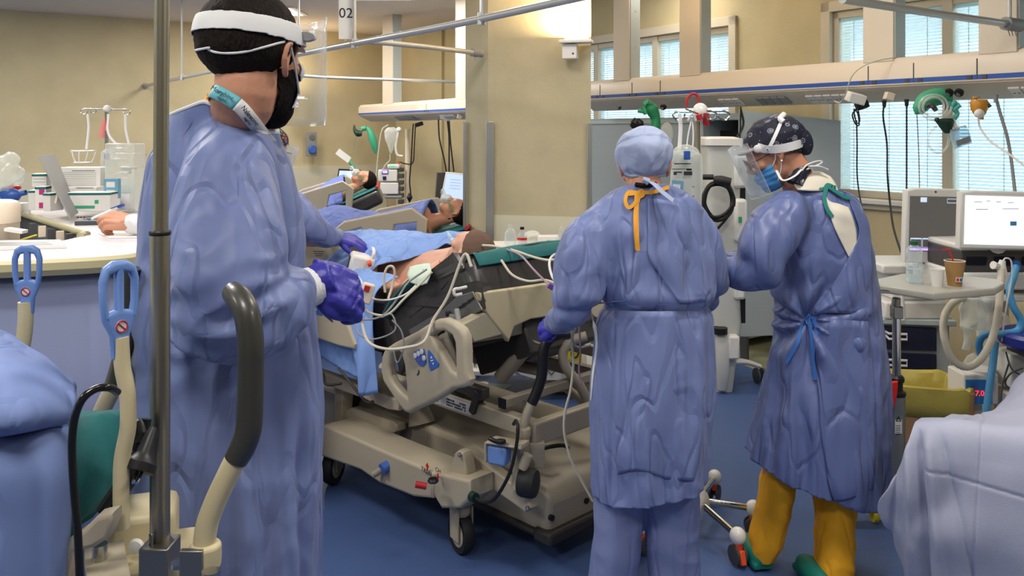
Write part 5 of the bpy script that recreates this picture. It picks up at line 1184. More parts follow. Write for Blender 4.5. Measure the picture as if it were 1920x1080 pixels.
mb = MB(H3); mb.tube([(-.085, .045, .03), (0, .106, .034), (.085, .045, .03)], .012, seg=8, flat=.5); mb.build('brow_pad', 'grey', p3)
mb = MB(); mb.tube([W(622, 446, Y3), W(638, 447, Y3+.01)], [.036, .032], seg=16); mb.build('knitted_cuff', 'cuff', p3)
mb = MB(); hand_prims(mb, wframe(W(634, 446, Y3+.01), (.97, .15, -.2), (.1, -.5, .9)), [(.5, .7, .4)]*4, (.3, .2), .95, False, .07, 1.15); link('glove', fused(mb, .004, 4), 'glove', p3, angle=80)

# ---------------------------------------------------------------- person writing at the counter, hidden by the man
p4 = person((-1.2, 3.48, 0), 'person behind the counter hidden by the bearded man, bare hand writing with a pen')
H4 = head_matrix(W(415, 300, 3.45), math.radians(200), .3)
mb = MB(); head_prims(mb, H4); ear_prims(mb, H4); mb.tube([H4 @ V((0, -.02, 0)), H4 @ V((0, -.02, -.1))], [.055, .06], k=1)
loft_rows(mb, [(365, 365, 450, .08), (480, 350, 455, .1), (700, 350, 455, .1)], 3.48)
limb(mb, [(370, 385, 3.48, .05), (315, 425, 3.46, .04), (262, 420, 3.42, .031), (238, 418, 3.40, .026)])
wf = wframe(W(240, 417, 3.40), (-.97, .0, .10), (-.1, -.75, .62)); hand_prims(mb, wf, [(.55, .9, .5), (.75, 1.0, .5), (.95, 1.1, .6), (1.1, 1.1, .6)], (.05, -.1), 1.02, False, .05, 1.0)
link('body', fused(mb, .0035, 4), 'skin', p4, angle=80)
mb = MB(); loft_rows(mb, [(345, 385, 440, .07), (365, 360, 465, .10), (430, 345, 470, .12), (560, 340, 475, .13), (800, 340, 475, .13)], 3.48); limb(mb, [(370, 385, 3.48, .075), (320, 425, 3.46, .06), (270, 422, 3.43, .046), (247, 420, 3.41, .040)])
me = fused(mb, .010, 5); displace(me, folds_fn((-1.2, 3.5), 9, .01, .006, .004)); link('coat', me, 'cuff', p4, angle=85)
h4m = headmesh(H4, .005); shell('hair', h4m, H4, lambda l: l.z > .035+l.y*.5 or l.y < -.03, lambda l: .009, 'hair', p4, .004)
trousers(p4, [[(760, a-28, a+28, .08), (850, a-26, a+26, .08), (950, a-22, a+22, .06)] for a in (380, 432)], 'pants_blue', .012, None, 6, 3.48)
for a in (380, 432): mb = MB(); p = W(a, 0, 3.44); mb.ell((p.x, p.y, .04), (.045, .12, .04)); mb.box((p.x, p.y, .012), (.08, .2, .024)); mb.build('clog', 'clog', p4, bev=.004)
pen = empty('pen', W(200, 402, 3.36), 'white and blue ballpoint pen held by the writing hand over the counter', 'pen')
mb = MB(); mb.tube([W(172, 410, 3.37), W(228, 386, 3.335)], .0052, k=1); mb.build('barrel', 'white', pen)
mb = MB(); mb.tube([W(165, 413, 3.374), W(174, 409, 3.369)], [.0015, .0055], k=1); mb.tube([W(222, 388.5, 3.339), W(232, 384, 3.333)], .0062, k=1); mb.tube([W(208, 391, 3.338), W(228, 383, 3.327)], .0022, k=1); mb.build('pen_tip', 'blue_strip', pen)

# ---------------------------------------------------------------- patient lying in the middle bed
pt = person(bl(-.5, .35, .9), 'patient lying bare-chested on the middle bed under light blue sheets')
def B(u, v, z): return bl(u, v, z)
HP = frame(B(-.25, .27, 1.075), (BF.to_3x3() @ V((0, 1, 0))), (BF.to_3x3() @ V((.78, 0, .62))))
mb = MB(); head_prims(mb, HP); ear_prims(mb, HP)
mb.tube([B(-.26, .28, 1.06), B(-.32, .29, 1.03), B(-.38, .31, 1.0)], [.05, .055, .08]); mb.tube([B(-.34, .34, .98), B(-.46, .36, .93), B(-.62, .36, .91), B(-.85, .36, .92), B(-1.0, .36, .92)], [.13, .15, .145, .14, .14], seg=24)
mb.tube([B(-.34, .20, 1.0), B(-.42, .13, .95), B(-.58, .14, .88), B(-.75, .20, .91)], [.06, .048, .042, .035]); mb.tube([B(-.34, .48, 1.0), B(-.45, .58, .95), B(-.62, .60, .90)], [.06, .05, .04])
mb.tube([B(-.95, .28, .90), B(-1.3, .26, .93), B(-1.65, .26, .89)], [.08, .06, .045]); mb.tube([B(-.95, .46, .90), B(-1.3, .48, .93), B(-1.65, .48, .89)], [.08, .06, .045])
link('body', fused(mb, .005, 6), 'skin_pale', pt, angle=80)
hp = headmesh(HP, .005); shell('hair', hp, HP, lambda l: l.z > .04+l.y*.6 or l.y < -.03, lambda l: .004+.002*nz(l, 70), mat('hair_cropped', '6e5446', .8, bump=.6, bscale=200), pt, .003)
mb = MB(HP); mb.tube([(0, .112, -.06), (0, .14, -.07), (.02, .17, -.09)], .008); mb.box((0, .105, -.05), (.06, .015, .02)); mb.build('breathing_tube', 'clear_blue', pt)
mb = MB(); mb.ell(B(-.17, .32, 1.035), (.15, .12, .04), (0, -.45, RZB)); me = fused(mb, .01, 6); pw = link('pillow', me, 'teal', angle=80); tag(pw, 'teal pillow under the head of the patient on the middle bed', 'pillow')
# light blue sheets
def Bg(rows): return [[B(*p) for p in r] for r in rows]
ctrl = Bg([[(-.44, .56, 1.08), (-.50, .44, 1.08), (-.58, .33, 1.06), (-.64, .22, 1.02)],
           [(-.55, .60, 1.09), (-.60, .44, 1.11), (-.66, .28, 1.07), (-.70, .12, 1.00)],
           [(-.72, .66, 1.03), (-.74, .46, 1.09), (-.74, .26, 1.07), (-.74, .05, .95)],
           [(-.95, .75, .97), (-.96, .50, 1.08), (-.96, .26, 1.07), (-.96, .02, .94)],
           [(-1.3, .80, .90), (-1.3, .52, 1.05), (-1.3, .26, 1.04), (-1.3, -.02, .90)],
           [(-1.7, .85, .87), (-1.7, .55, .95), (-1.7, .25, .94), (-1.7, -.02, .88)]])
cloth('blanket', ctrl, 'sheet_light', 'light blue crumpled sheet covering the patient on the middle bed', 'sheet', 12, 12, .028, 5, .004)
ctrl = Bg([[(-.50, .08, .97), (-.60, .06, .98), (-.70, .05, .98), (-.80, .05, .97)], [(-.50, -.03, .92), (-.60, -.05, .93), (-.70, -.05, .93), (-.82, -.04, .92)],
           [(-.50, -.05, .80), (-.58, -.09, .80), (-.68, -.07, .80), (-.84, -.06, .80)], [(-.47, -.06, .66), (-.55, -.10, .66), (-.68, -.06, .66), (-.90, -.06, .68)], [(-.45, -.06, .52), (-.53, -.09, .50), (-.62, -.06, .54), (-.95, -.06, .60)]])
cloth('hanging_sheet', ctrl, 'sheet_light', 'light blue sheet hanging down the side of the middle bed', 'sheet', 9, 9, .014, 7, .004, None, (1, 1, .25))
# ================================================================== counter with its things
ZC = 1.18
ctr = empty('nurse_counter', V((-1.8, 3.4, 0)), 'curved nurse counter with a pale top and grey-blue front at left', 'counter')
front = [(-3.2, 2.62), (-2.4, 2.64), (-1.9, 2.70), (-1.55, 2.79), (-1.31, 2.91), (-1.34, 3.10), (-1.45, 3.40), (-1.60, 3.9), (-1.75, 4.4)]
back = [(-1.95, 4.75), (-2.5, 4.9), (-3.2, 4.9)]
fr = [(p.x, p.y) for p in catmull([V((a, b, 0)) for a, b in front], 4)]
hole = [onZ(x, y, ZC).to_2d() for x, y in ((-120, 402), (30, 401), (46, 403), (152, 436), (157, 440), (150, 443), (110, 452), (-120, 454))]
I4 = Matrix.Translation((0, 0, ZC-.018))
mb = MB(); mb.plate([fr+back, [(p.x, p.y) for p in hole]], I4, .034, .004); mb.build('worktop', 'counter_top', ctr)
mb = MB(); rows = []
off = [(a, b) for a, b in fr]
for z, o in ((ZC-.002, .0), (ZC-.012, -.018), (ZC-.035, -.022), (ZC-.055, -.010), (ZC-.060, .03)):
    r = []
    for i, (x, y) in enumerate(off):
        t = (V(off[min(i+1, len(off)-1)])-V(off[max(i-1, 0)])).normalized(); n = V((t.y, -t.x)); r.append(V((x-n.x*o, y-n.y*o, z)))
    rows.append(r)
mb.grid(rows); mb.build('edge_moulding', 'counter_edge', ctr)
mb = MB(); r0 = []; r1 = []
for i, (x, y) in enumerate(off):
    t = (V(off[min(i+1, len(off)-1)])-V(off[max(i-1, 0)])).normalized(); n = V((t.y, -t.x)); r0.append(V((x-n.x*.04, y-n.y*.04, ZC-.05))); r1.append(V((x-n.x*.04, y-n.y*.04, 0)))
mb.grid([r0, r1]); mb.build('front_panel', 'counter_blue', ctr, solid=.02)
mb = MB(); hw = [V((p.x, p.y, ZC-.01)) for p in hole]; mb.grid([hw, [p-V((0, 0, .22)) for p in hw]]); mb.build('inner_rim', 'dark_grey', ctr, solid=.006)
mb = MB(); mb.tube([V((p.x, p.y, ZC+.001)) for p in hole[:6]], .014, k=3); mb.build('rim_edge', 'counter_edge', ctr)
mb = MB(); mb.box((-2.5, 3.5, ZC-.26), (1.5, 1.2, .04)); mb.box((-2.4, 3.5, .45), (1.2, .9, .9)); mb.build('lower_desk', 'white', ctr)
for i in range(5):
    p = W(62+i*17, 429+i*5, 3.9-i*.09); mb = MB(); mb.box(p, (.03, .012, .05), (0, 0, .6)); so = mb.build('socket_plate', 'beam' if i % 2 else 'dark_grey', ctr, bev=.002)
tagd = lambda name, m, mbb, label, cat, bev=0, group=None: tag(mbb.build(name, m, bev=bev), label, cat, group)
mb = MB(); mb.tube([W(33, 452, 3.4), W(68, 441, 3.5)], .004); tagd('cable', 'yellow', mb, 'short yellow cable end inside the counter opening', 'cable')
# white canister at the left edge
c = W(-14, 455, 3.35); can = empty('canister', c-V((0, 0, .17)), 'off-white round canister with a lid at the left edge of the counter', 'canister')
mb = MB(); mb.lathe([(.0, -.17), (.094, -.17), (.094, .075), (.096, .08)], c, cap=False, seg=36); mb.build('body', 'beam', can)
mb = MB(); mb.lathe([(.097, .080), (.097, .145), (.088, .160), (.07, .166), (.0, .168)], c, cap=False, seg=36); mb.build('lid', 'beam', can)
mb = MB(); mb.box(W(30, 432, 3.28), (.07, .04, .012), (0, .15, 0)); mb.build('clasp', 'white', can)
# laptop seen from behind
lp = empty('laptop', onZ(110, 408, ZC), 'open grey laptop seen from the back on the counter', 'laptop')
b0_, b1_ = W(131, 411, 3.86), W(166, 410, 4.12); b0_.z = b1_.z = ZC+.005
bd = onZ(75, 372, ZC)
mb = MB(); tl = W(72, 291, 4.05); tr = W(103, 290, 4.35); bl_ = W(131, 409, 3.83); br_ = W(146, 400, 4.1)
nn = (tr-tl).cross(bl_-tl).normalized()
vs = [tl, tr, br_, bl_]; mb.add([v+nn*.004 for v in vs]+[v-nn*.004 for v in vs], [(0, 1, 2, 3), (7, 6, 5, 4), (0, 4, 5, 1), (1, 5, 6, 2), (2, 6, 7, 3), (3, 7, 4, 0)]); ld = mb.build('lid', 'grey', lp, bev=.002)
mb = MB(); mb.box(V((bl_.x+.13, bl_.y+.10, ZC+.009)), (.24, .24, .018), (0, 0, .25)); ba = mb.build('base', 'dark_grey', lp, bev=.003)
mb = MB()
for r_ in range(4):
    for q in range(10): mb.box(V((bl_.x+.05+q*.018+r_*.003, bl_.y+.04+r_*.03, ZC+.0195)), (.014, .022, .002), (0, 0, .25))
mb.build('keyboard', 'black', ba)
mb = MB(); cc = (tl*.25+tr*.25+br_*.25+bl_*.25)*.55+(bl_*.5+br_*.5)*.45; cc = W(106, 372, 3.96); mb.box(cc, (.010, .006, .045), (0, .2, 0)); mb.build('logo_mark', 'beam', lp)
mb = MB()
for q in range(3): mb.box(W(146+q*6, 407.5, 3.82), (.009, .002, .005))
mb.build('port', 'black', ba)
# cartons
def carton(name, px0, px1, py0, py1, Y, dep, m, label, band=None, yaw=.12, lines=0, extra=None):
    a = W(px0, py1, Y); b = W(px1, py0, Y); w_, h_ = b.x-a.x, b.z-a.z; c = V(((a.x+b.x)/2, Y+dep/2, (a.z+b.z)/2))
    e = empty(name, V((c.x, c.y, a.z)), label, 'box'); R = Matrix.Translation(c) @ Matrix.Rotation(yaw, 4, 'Z')
    mb = MB(R); mb.box((0, 0, 0), (w_, dep, h_)); mb.build('carton', m, e, bev=.002)
    if band:
        mb = MB(R); mb.box((0, -.0005, h_/2-.007), (w_+.001, dep+.002, .010)); mb.build('stripe', band, e)
    if lines:
        mb = MB(R)
        for i in range(lines): mb.box((-.0+(.02 if i == 0 else 0), -dep/2-.0006, h_*.36-i*h_*.72/lines), (w_*(.55 if i == 0 else .8), .001, .0018 if i else .005))
        mb.build('fine_print', 'grey', e)
    if extra: extra(e, R, w_, h_, dep)
    return e
carton('medicine_box', 110, 186, 314, 358, 4.35, .12, 'white', 'white printed box standing behind the laptop on the counter', None, .05, 9)
carton('medicine_box', 122, 179, 351, 361, 4.25, .10, 'white', 'flat white box under the printed box on the counter', None, .05, 1)
def gl(e, R, w_, h_, d):
    mb = MB(R); mb.box((-.03, -d/2-.0006, -h_*.28), (w_*.6, .001, h_*.16)); mb.box((.04, -d/2-.0006, .0), (.018, .001, .018)); mb.build('green_panel', 'green_pale', e)
carton('glove_box', 124, 204, 361, 396, 4.1, .12, 'white', 'white and green box beside the laptop keyboard', 'teal', .05, 0, gl)
def sq(e, R, w_, h_, d):
    mb = MB(R); mb.box((w_*.12, -d/2-.0006, -h_*.30), (w_*.5, .001, h_*.24)); mb.box((w_*.12, -d/2-.0006, h_*.28), (w_*.5, .001, h_*.24)); pnl = mb.build('label_square', 'magenta', e)
carton('medicine_box', 48, 66, 357, 394, 4.2, .10, 'white', 'leftmost narrow white medicine box with a teal rim', 'teal', .3)
carton('medicine_box', 63, 82, 350, 394, 4.05, .08, 'white', 'white medicine box with magenta squares beside the laptop', 'teal', .2, 0, sq)
carton('medicine_box', 57, 82, 326, 351, 4.15, .08, 'white', 'white medicine box stacked on top of the magenta marked one', 'teal', .25, 3)
carton('medicine_box', 83, 100, 362, 396, 4.0, .08, 'white', 'white medicine box half hidden behind the laptop lid', 'teal', -.3)
def bp(e, R, w_, h_, d):
    mb = MB(R); mb.box((0, -d/2-.0006, h_*.2), (w_*.6, .001, h_*.28)); mb.box((0, -d/2-.0006, -h_*.22), (w_*.6, .001, h_*.28)); mb.build('label_panel', 'label_white', e)
carton('blue_packet', 194, 222, 335, 372, 4.2, .03, mat('packet', '6d9fb8', .5), 'blue packet with two white labels leaning by the dispenser', None, -.1, 0, bp)
# clear bin behind
mb = MB(); a = W(196, 394, 4.35); mb.box(a+V((.07, .08, .17)), (.15, .14, .34)); tagd('plastic_bin', 'clear_bag', mb, 'clear plastic bin behind the blue packet', 'bin', .006)
# soap dispenser
c = onZ(236, 398, ZC); di = empty('gel_dispenser', c, 'clear hand gel bottle with a white pump on the counter', 'bottle')
mb = MB(); mb.lathe([(.0, 0), (.042, 0), (.045, .01), (.045, .12), (.036, .145), (.016, .155), (.014, .165)], c, cap=False, seg=28); mb.build('bottle', 'bottle', di)
mb = MB(); mb.lathe([(.0462, .02), (.0462, .10)], c, cap=False, seg=28); mb.build('label', 'label_white', di)
mb = MB(); mb.lathe([(.016, .155), (.016, .175), (.007, .178), (.006, .20)], c, seg=16); mb.tube([c+V((.01, 0, .20)), c+V((-.02, 0, .203)), c+V((-.045, -.01, .196))], [.011, .009, .005], seg=10); mb.build('pump', 'white', di)
# funnel, crumpled bag, tablet, papers
fn = empty('funnel', W(25, 372, 4.2), 'blue plastic funnel with a red cap at the left of the counter', 'funnel')
mb = MB(); mb.lathe([(.05, 0), (.03, .05), (.012, .07), (.012, .10)], W(12, 370, 4.2), (1, 0, .25), 20, False); mb.build('cone', 'blue_strip', fn, solid=.002)
mb = MB(); mb.ell(W(27, 352, 4.25), (.032, .03, .014)); mb.build('cap', 'red_bright', fn)
mb = MB(); mb.ell(W(5, 325, 4.2), (.09, .07, .09), (0, .5, 0)); mb.ell(W(22, 300, 4.2), (.05, .03, .03)); me = fused(mb, .007, 3); displace(me, lambda c, n: .014*ridged(c, 11)); o = link('plastic_bag', me, 'clear_bag', angle=20); tag(o, 'crumpled clear plastic bag hanging at the left edge above the funnel', 'bag')
mb = MB(); mb.box(W(18, 392, 4.3), (.16, .1, .06)); tagd('paper_stack', 'white', mb, 'white box of papers behind the canister', 'box')
tb_ = empty('tablet', onZ(50, 463, ZC), 'flat glass-topped tablet lying on the counter edge', 'tablet')
q = [onZ(x, y, ZC) for x, y in ((-80, 458), (112, 455), (125, 465), (-80, 472))]
mb = MB(); mb.prism([(p.x, p.y) for p in q][::-1], ZC, ZC+.012); mb.build('case', 'white', tb_)
q = [onZ(x, y, ZC+.013) for x, y in ((-80, 455), (88, 453), (100, 458.5), (-80, 463))]
mb = MB(); mb.prism([(p.x, p.y) for p in q][::-1], ZC+.012, ZC+.0135); mb.build('screen', 'grey', tb_)
q = [onZ(x, y, ZC) for x, y in ((183, 438), (262, 432), (272, 446), (205, 447))]
mb = MB(); mb.prism([(p.x, p.y) for p in q], ZC, ZC+.002); tagd('paper', 'white', mb, 'white sheet of paper under the writing hand', 'paper')

# ================================================================== drip stands
def hook(mb, c, d, r=.022, t=.0032):
    d = V(d).normalized(); u = V((0, 0, 1)); mb.tube([c, c+d*r*.9+u*-.001, c+d*r*1.8-u*r*.6, c+d*r*1.2-u*r*1.5, c+d*r*.1-u*r*1.2, c-d*r*.2-u*r*.5], t, seg=8, k=4)
# far left stand with hanging masks
Yl = 5.2
st = empty('drip_stand', W(200, 1, Yl)*0+V((W(200, 300, Yl).x, Yl, 0)), 'drip stand with hooks behind the laptop at left', 'drip stand')
mb = MB(); x0 = W(200, 300, Yl).x; mb.tube([(x0, Yl, .1), (x0, Yl, EYE+.13)], .011, k=1); mb.build('pole', 'steel', st)
mb = MB(); mb.ell(W(201, 204, Yl), (.025, .025, .022)); mb.build('hub', 'white', st)
mb = MB(); mb.tube([W(157, 204, Yl), W(242, 206, Yl)], .004, k=1); hook(mb, W(163, 204, Yl), (-1, 0, 0)); hook(mb, W(232, 205, Yl), (1, 0, 0)); hook(mb, W(170, 204, Yl), (1, .2, 0), .018); mb.build('hook_bar', 'steel', st)
for i in range(5):
    a = i*2*PI/5; mb = MB(); mb.tube([(x0, Yl, .12), (x0+.28*math.cos(a), Yl+.28*math.sin(a), .07)], .012, k=1); mb.ell((x0+.28*math.cos(a), Yl+.28*math.sin(a), .035), (.035, .035, .035)); mb.build('leg', 'steel', st)
def vmask(px, py, Yq, label, strap, s=1, yaw=0):
    c = W(px, py, Yq); e = empty('respirator_visor', c, label, 'visor'); R = Matrix.Translation(c) @ Matrix.Rotation(yaw, 4, 'Z'); mb = MB(R)
    for zz, rr in ((0, .075), (-.07*s, .055)): mb.tube([(math.cos(a)*rr*s, -abs(math.sin(a))*.05, zz+.0) for a in [PI*j/10 for j in range(11)]], .0045, seg=8, k=1)
    for a in (.0, .9, 1.6, 2.3, PI): mb.tube([(math.cos(a)*.075*s, -abs(math.sin(a))*.05, 0), (math.cos(a)*.062*s, -abs(math.sin(a))*.055, -.04*s), (math.cos(a)*.045*s, -abs(math.sin(a))*.05, -.07*s)], .0035, seg=8, k=2)
    mb.tube([(-.075*s, 0, .0), (.075*s, 0, 0)], .004, seg=6, k=1); mb.build('frame', 'white_gloss', e)
    mb = MB(); mb.tube([W(*p) for p in strap], .0075, seg=8, flat=.3); mb.build('strap', 'band', e)
vmask(157, 283, Yl-.03, 'white frame visor hanging from the left hook of the drip stand', [(164, 214, Yl-.02), (166, 240, Yl-.02), (162, 280, Yl-.03)], 1)
vmask(245, 288, Yl-.05, 'white frame visor hanging from the right hook of the drip stand', [(235, 214, Yl-.02), (236, 245, Yl-.03), (243, 275, Yl-.05)], 1.15, .5)
vmask(226, 278, Yl-.10, 'white frame visor dangling between the two hooks of the drip stand', [(203, 214, Yl-.05), (203, 250, Yl-.08), (222, 275, Yl-.1)], .9, -.5)
mb = MB(); mb.tube([W(190, 258, Yl-.03), W(193, 235, Yl-.03), W(196, 222, Yl-.03)], [.02, .016, .006], seg=10, flat=.3); mb.tube([W(203, 222, Yl-.03), W(201, 245, Yl-.03)], [.008, .012], seg=8, flat=.3); tagd('red_strap', mat('pink', 'e08b84', .6), mb, 'pink strap hanging below the hub of the drip stand', 'strap')
mb = MB(); mb.ell(W(203, 300, Yl-.02), (.045, .03, .08)); me = fused(mb, .006, 3); displace(me, lambda c, n: .006*ridged(c, 14)); o = link('fluid_bag', me, 'clear_bag'); tag(o, 'clear fluid bag with a blue port on the drip stand behind the laptop', 'fluid bag')
mb = MB(); mb.box(W(201, 293, Yl-.07), (.028, .012, .035)); bx_ = mb.build('blue_port', 'blue_strip', o, bev=.002)
cl = empty('pole_clamp', W(240, 315, Yl), 'grey steel clamp jutting from behind the fluid bag', 'clamp')
mb = MB(); mb.box(W(237, 318, Yl), (.05, .03, .05)); mb.build('jaw', 'steel_dull', cl, bev=.003)
mb = MB(); mb.tube([W(232, 312, Yl), W(256, 315, Yl)], .008); mb.build('screw', 'black', cl)
# stand between the two nurses
Ys = 3.40; xs = W(1308, 0, Ys).x
st = empty('drip_stand', V((xs, Ys, 0)), 'chrome drip stand with white ball hub between the two nurses', 'drip stand')
mb = MB(); mb.tube([(xs, Ys, .13), (xs, Ys, 1.0)], .0175, seg=20, k=1); mb.tube([(xs, Ys, 1.0), (xs, Ys, 1.68)], .0125, seg=20, k=1); mb.build('pole', 'pole', st)
mb = MB(); mb.ell(W(1313, 207, Ys), (.030, .030, .030)); mb.lathe([(.014, -.045), (.022, -.03), (.026, -.01)], W(1311, 207, Ys)); mb.build('ball_hub', 'white_gloss', st)
mb = MB(); mb.tube([W(1274, 209, Ys), W(1313, 209, Ys), W(1352, 207, Ys)], .005, seg=8, k=1); mb.tube([W(1310, 213, Ys-.02), W(1286, 205, Ys-.08)], .004)
for px, d in ((1282, (-1, 0, 0)), (1348, (1, 0, 0)), (1326, (.7, -.7, 0))): hook(mb, W(px, 208, Ys-(.05 if px == 1326 else 0)), d, .024, .004)
mb.build('hook_bar', 'chrome', st)
hub = W(1292, 943, Ys); hub.z = .125; hub.x = xs
mb = MB(); mb.lathe([(.0, -.025), (.045, -.025), (.05, 0), (.04, .03), (.02, .05)], hub, cap=False); mb.build('base_hub', 'white_gloss', st)
ends = [onZ(1383, 1007, .105), onZ(1412, 955, .105)]
dd = [(e_-hub) for e_ in ends]; a0 = math.atan2(dd[0].y, dd[0].x); a1 = math.atan2(dd[1].y, dd[1].x)
for ang, L_ in ((a0, dd[0].length), (a1, dd[1].length), (a1+1.26, .30), (a1+2.5, .30), (a0-1.26, .30)):
    d = V((math.cos(ang), math.sin(ang), 0)); en = hub+d*L_; en.z = .11
    mb = MB(); mb.tube([hub+d*.03, en], .0135, seg=14, k=1); lg = mb.build('leg', 'chrome', st)
    mb = MB(); mb.ell(en, (.030, .030, .032)); mb.build('end_ball', 'white_gloss', lg)
    mb = MB(); sd = V((-d.y, d.x, 0)); c = en+V((0, 0, -.068)); 
    for s_ in (-.016, .016): mb.lathe([(.030, -.006), (.036, -.004), (.036, .004), (.030, .006)], c+sd*s_, sd, 20)
    mb.build('caster', 'dark_grey', lg)
    mb = MB(); mb.box(c+V((0, 0, .028)), (.028, .028, .03), (0, 0, ang)); mb.box(c+d*.03+V((0, 0, .0)), (.018, .022, .05), (0, -.3, ang)); mb.build('caster_brake', 'orange_red', lg, bev=.004)
# large fluid bag hanging on it
mb = MB(); mb.loft([[V((c_.x, c_.y, c_.z)) for c_ in ring(py, L_, R_, d_, Ys-.06, 0, 20, 2.2)] for py, L_, R_, d_ in ((282, 1268, 1300, .008), (290, 1258, 1314, .02), (310, 1256, 1316, .03), (400, 1254, 1316, .035), (470, 1256, 1316, .03), (540, 1262, 1312, .015))])
me = fused(mb, .006, 3); displace(me, lambda c, n: .004*ridged(c, 10)); fb = link('fluid_bag', me, 'clear_bag'); tag(fb, 'large clear printed fluid bag hanging on the chrome drip stand', 'fluid bag')
mb = MB(); mb.ell(W(1286, 290, Ys-.06), (.055, .02, .04)); mb.build('upper_pouch', 'clear_bag', fb)
mb = MB(); mb.box(W(1288, 291, Ys-.11), (.024, .016, .034)); mb.build('blue_clip', 'blue_strip', fb, bev=.003)
mb = MB(); M = vplane(W(1284, 317, Ys-.105), (1, 0)); pass
for x_, y_, w_, h_ in ((1276, 307, .05, .004), (1288, 307, .03, .004), (1278, 317, .075, .0025), (1266, 325, .012, .013), (1274, 323, .02, .005), (1290, 325, .032, .015), (1292, 318, .02, .008)): mb.box(W(x_, y_, Ys-.103), (w_, .002, h_))
mb.build('fine_print', 'print', fb)
mb = MB(); mb.box(W(1270, 352, Ys-.105), (.045, .002, .055), (0, .1, 0)); lb = mb.build('blue_label', 'packet', fb); mb = MB(); mb.box(W(1268, 354, Ys-.108), (.03, .002, .035), (0, .1, 0)); mb.build('label_patch', 'label_white', lb)
mb = MB()
for i in range(7): mb.box(W(1300, 350+i*18, Ys-.098), (.006, .001, .003))
mb.build('scale_marks', 'print', fb)
mb = MB(); mb.tube([W(1274, 214, Ys-.03), W(1276, 240, Ys-.03), W(1273, 290, Ys-.04)], .008, seg=8, flat=.3); mb.tube([W(1297, 222, Ys-.03), W(1290, 255, Ys-.04), W(1287, 285, Ys-.05)], .003, seg=8); mb.tube([W(1298, 222, Ys-.03), W(1300, 255, Ys-.04), W(1298, 285, Ys-.05)], .003, seg=8); mb.tube([W(1290, 226, Ys-.04), W(1298, 214, Ys-.05), W(1304, 226, Ys-.04)], .005, seg=8); mb.build('hanging_strap', 'band', fb)
mb = MB(); mb.tube([W(1258, 300, Ys), W(1256, 280, Ys), W(1246, 265, Ys+.03), W(1240, 262, Ys+.05)], .007, seg=8); mb.build('drain_tube', 'tube_white', fb)
# red handle loop above
mb = MB(); mb.tube([W(1288, 200, Ys+.1), W(1288, 186, Ys+.1), W(1298, 176, Ys+.1), (W(1308, 180, Ys+.1)), W(1310, 196, Ys+.1)], .006, seg=10); mb.tube([W(1310, 215, Ys-.03), W(1313, 225, Ys-.03)], .012); tagd('red_loop', 'red', mb, 'red cable loop above the white ball of the chrome drip stand', 'loop')
mb = MB(); mb.box(W(1324, 224, Ys-.02), (.02, .02, .05)); tagd('red_tag', 'red', mb, 'small red tag hooked beside the white ball of the stand', 'tag')

# ================================================================== machine tower behind the stand
Yt = 5.2
tw = empty('machine_tower', V((W(1345, 0, Yt).x, Yt+.15, 0)), 'tall white medical machine on casters behind the chrome drip stand', 'medical machine')
TM = Matrix.Translation((0, 0, 0))
mb = MB(); mb.loft([ring(py, L_, R_, d_, Yt+.12, 0, 28, 5) for py, L_, R_, d_ in ((268, 1318, 1384, .12), (500, 1318, 1380, .12), (600, 1330, 1384, .12), (732, 1334, 1368, .10))]); mb.build('column_body', mat('machine', 'c6c8c4', .4), tw)
mb = MB(); mb.loft([ring(py, L_, R_, d_, Yt+.12, 0, 28, 5) for py, L_, R_, d_ in ((256, 1320, 1370, .12), (260, 1314, 1386, .14), (272, 1314, 1386, .14))]); mb.build('top_lid', 'white_gloss', tw)
for i, (y0_, y1_, x1_) in enumerate(((290, 352, 1400), (372, 452, 1398), (470, 560, 1396))):
    mb = MB(); a = W(1374, y1_, Yt+.02); b = W(x1_, y0_, Yt+.02); mb.box(((a.x+b.x)/2, Yt+.08, (a.z+b.z)/2), (b.x-a.x, .22, b.z-a.z)); pm = mb.build('pump_module', 'white', tw, bev=.02)
    mb = MB(); mb.box(W(1388, (y0_+y1_)/2, Yt-.035), (.02, .004, .035)); mb.build('module_display', 'green_pale', pm)
mb = MB(); mb.box(W(1384, 465, Yt+.1), (.05, .15, .9)); mb.build('rear_spine', 'cabinet_dark', tw)
mb = MB(); mb.loft([ring(py, L_, R_, d_, Yt+.02, 0, 24, 4) for py, L_, R_, d_ in ((618, 1338, 1364, .05), (640, 1336, 1366, .08), (700, 1338, 1364, .08), (728, 1344, 1360, .05))]); mb.build('lower_module', 'machine', tw)
mb = MB(); mb.cyl(W(1350, 625, Yt-.03), W(1350, 614, Yt-.03), .045); mb.build('module_mouth', 'black', tw)
mb = MB(); mb.box(W(1372, 648, Yt), (.07, .12, .14)); mb.build('side_module', 'white', tw, bev=.012)
for dx, dy in ((.30, .1), (-.22, .05), (.1, .5), (-.1, .5)):
    c = V((W(1350, 0, Yt).x, Yt+.1, .16)); en = c+V((dx, dy, -.05)); mb = MB(); mb.tube([c, c+V((dx*.6, dy*.6, -.01)), en], [.035, .03, .022], flat=.6); lg = mb.build('leg', 'white', tw)
    mb = MB()
    for s_ in (-.02, .02): mb.lathe([(.04, -.008), (.048, -.006), (.048, .006), (.04, .008)], V((en.x+s_, en.y, .05)), (1, .2, 0), 20)
    mb.build('caster', 'dark_grey', lg)
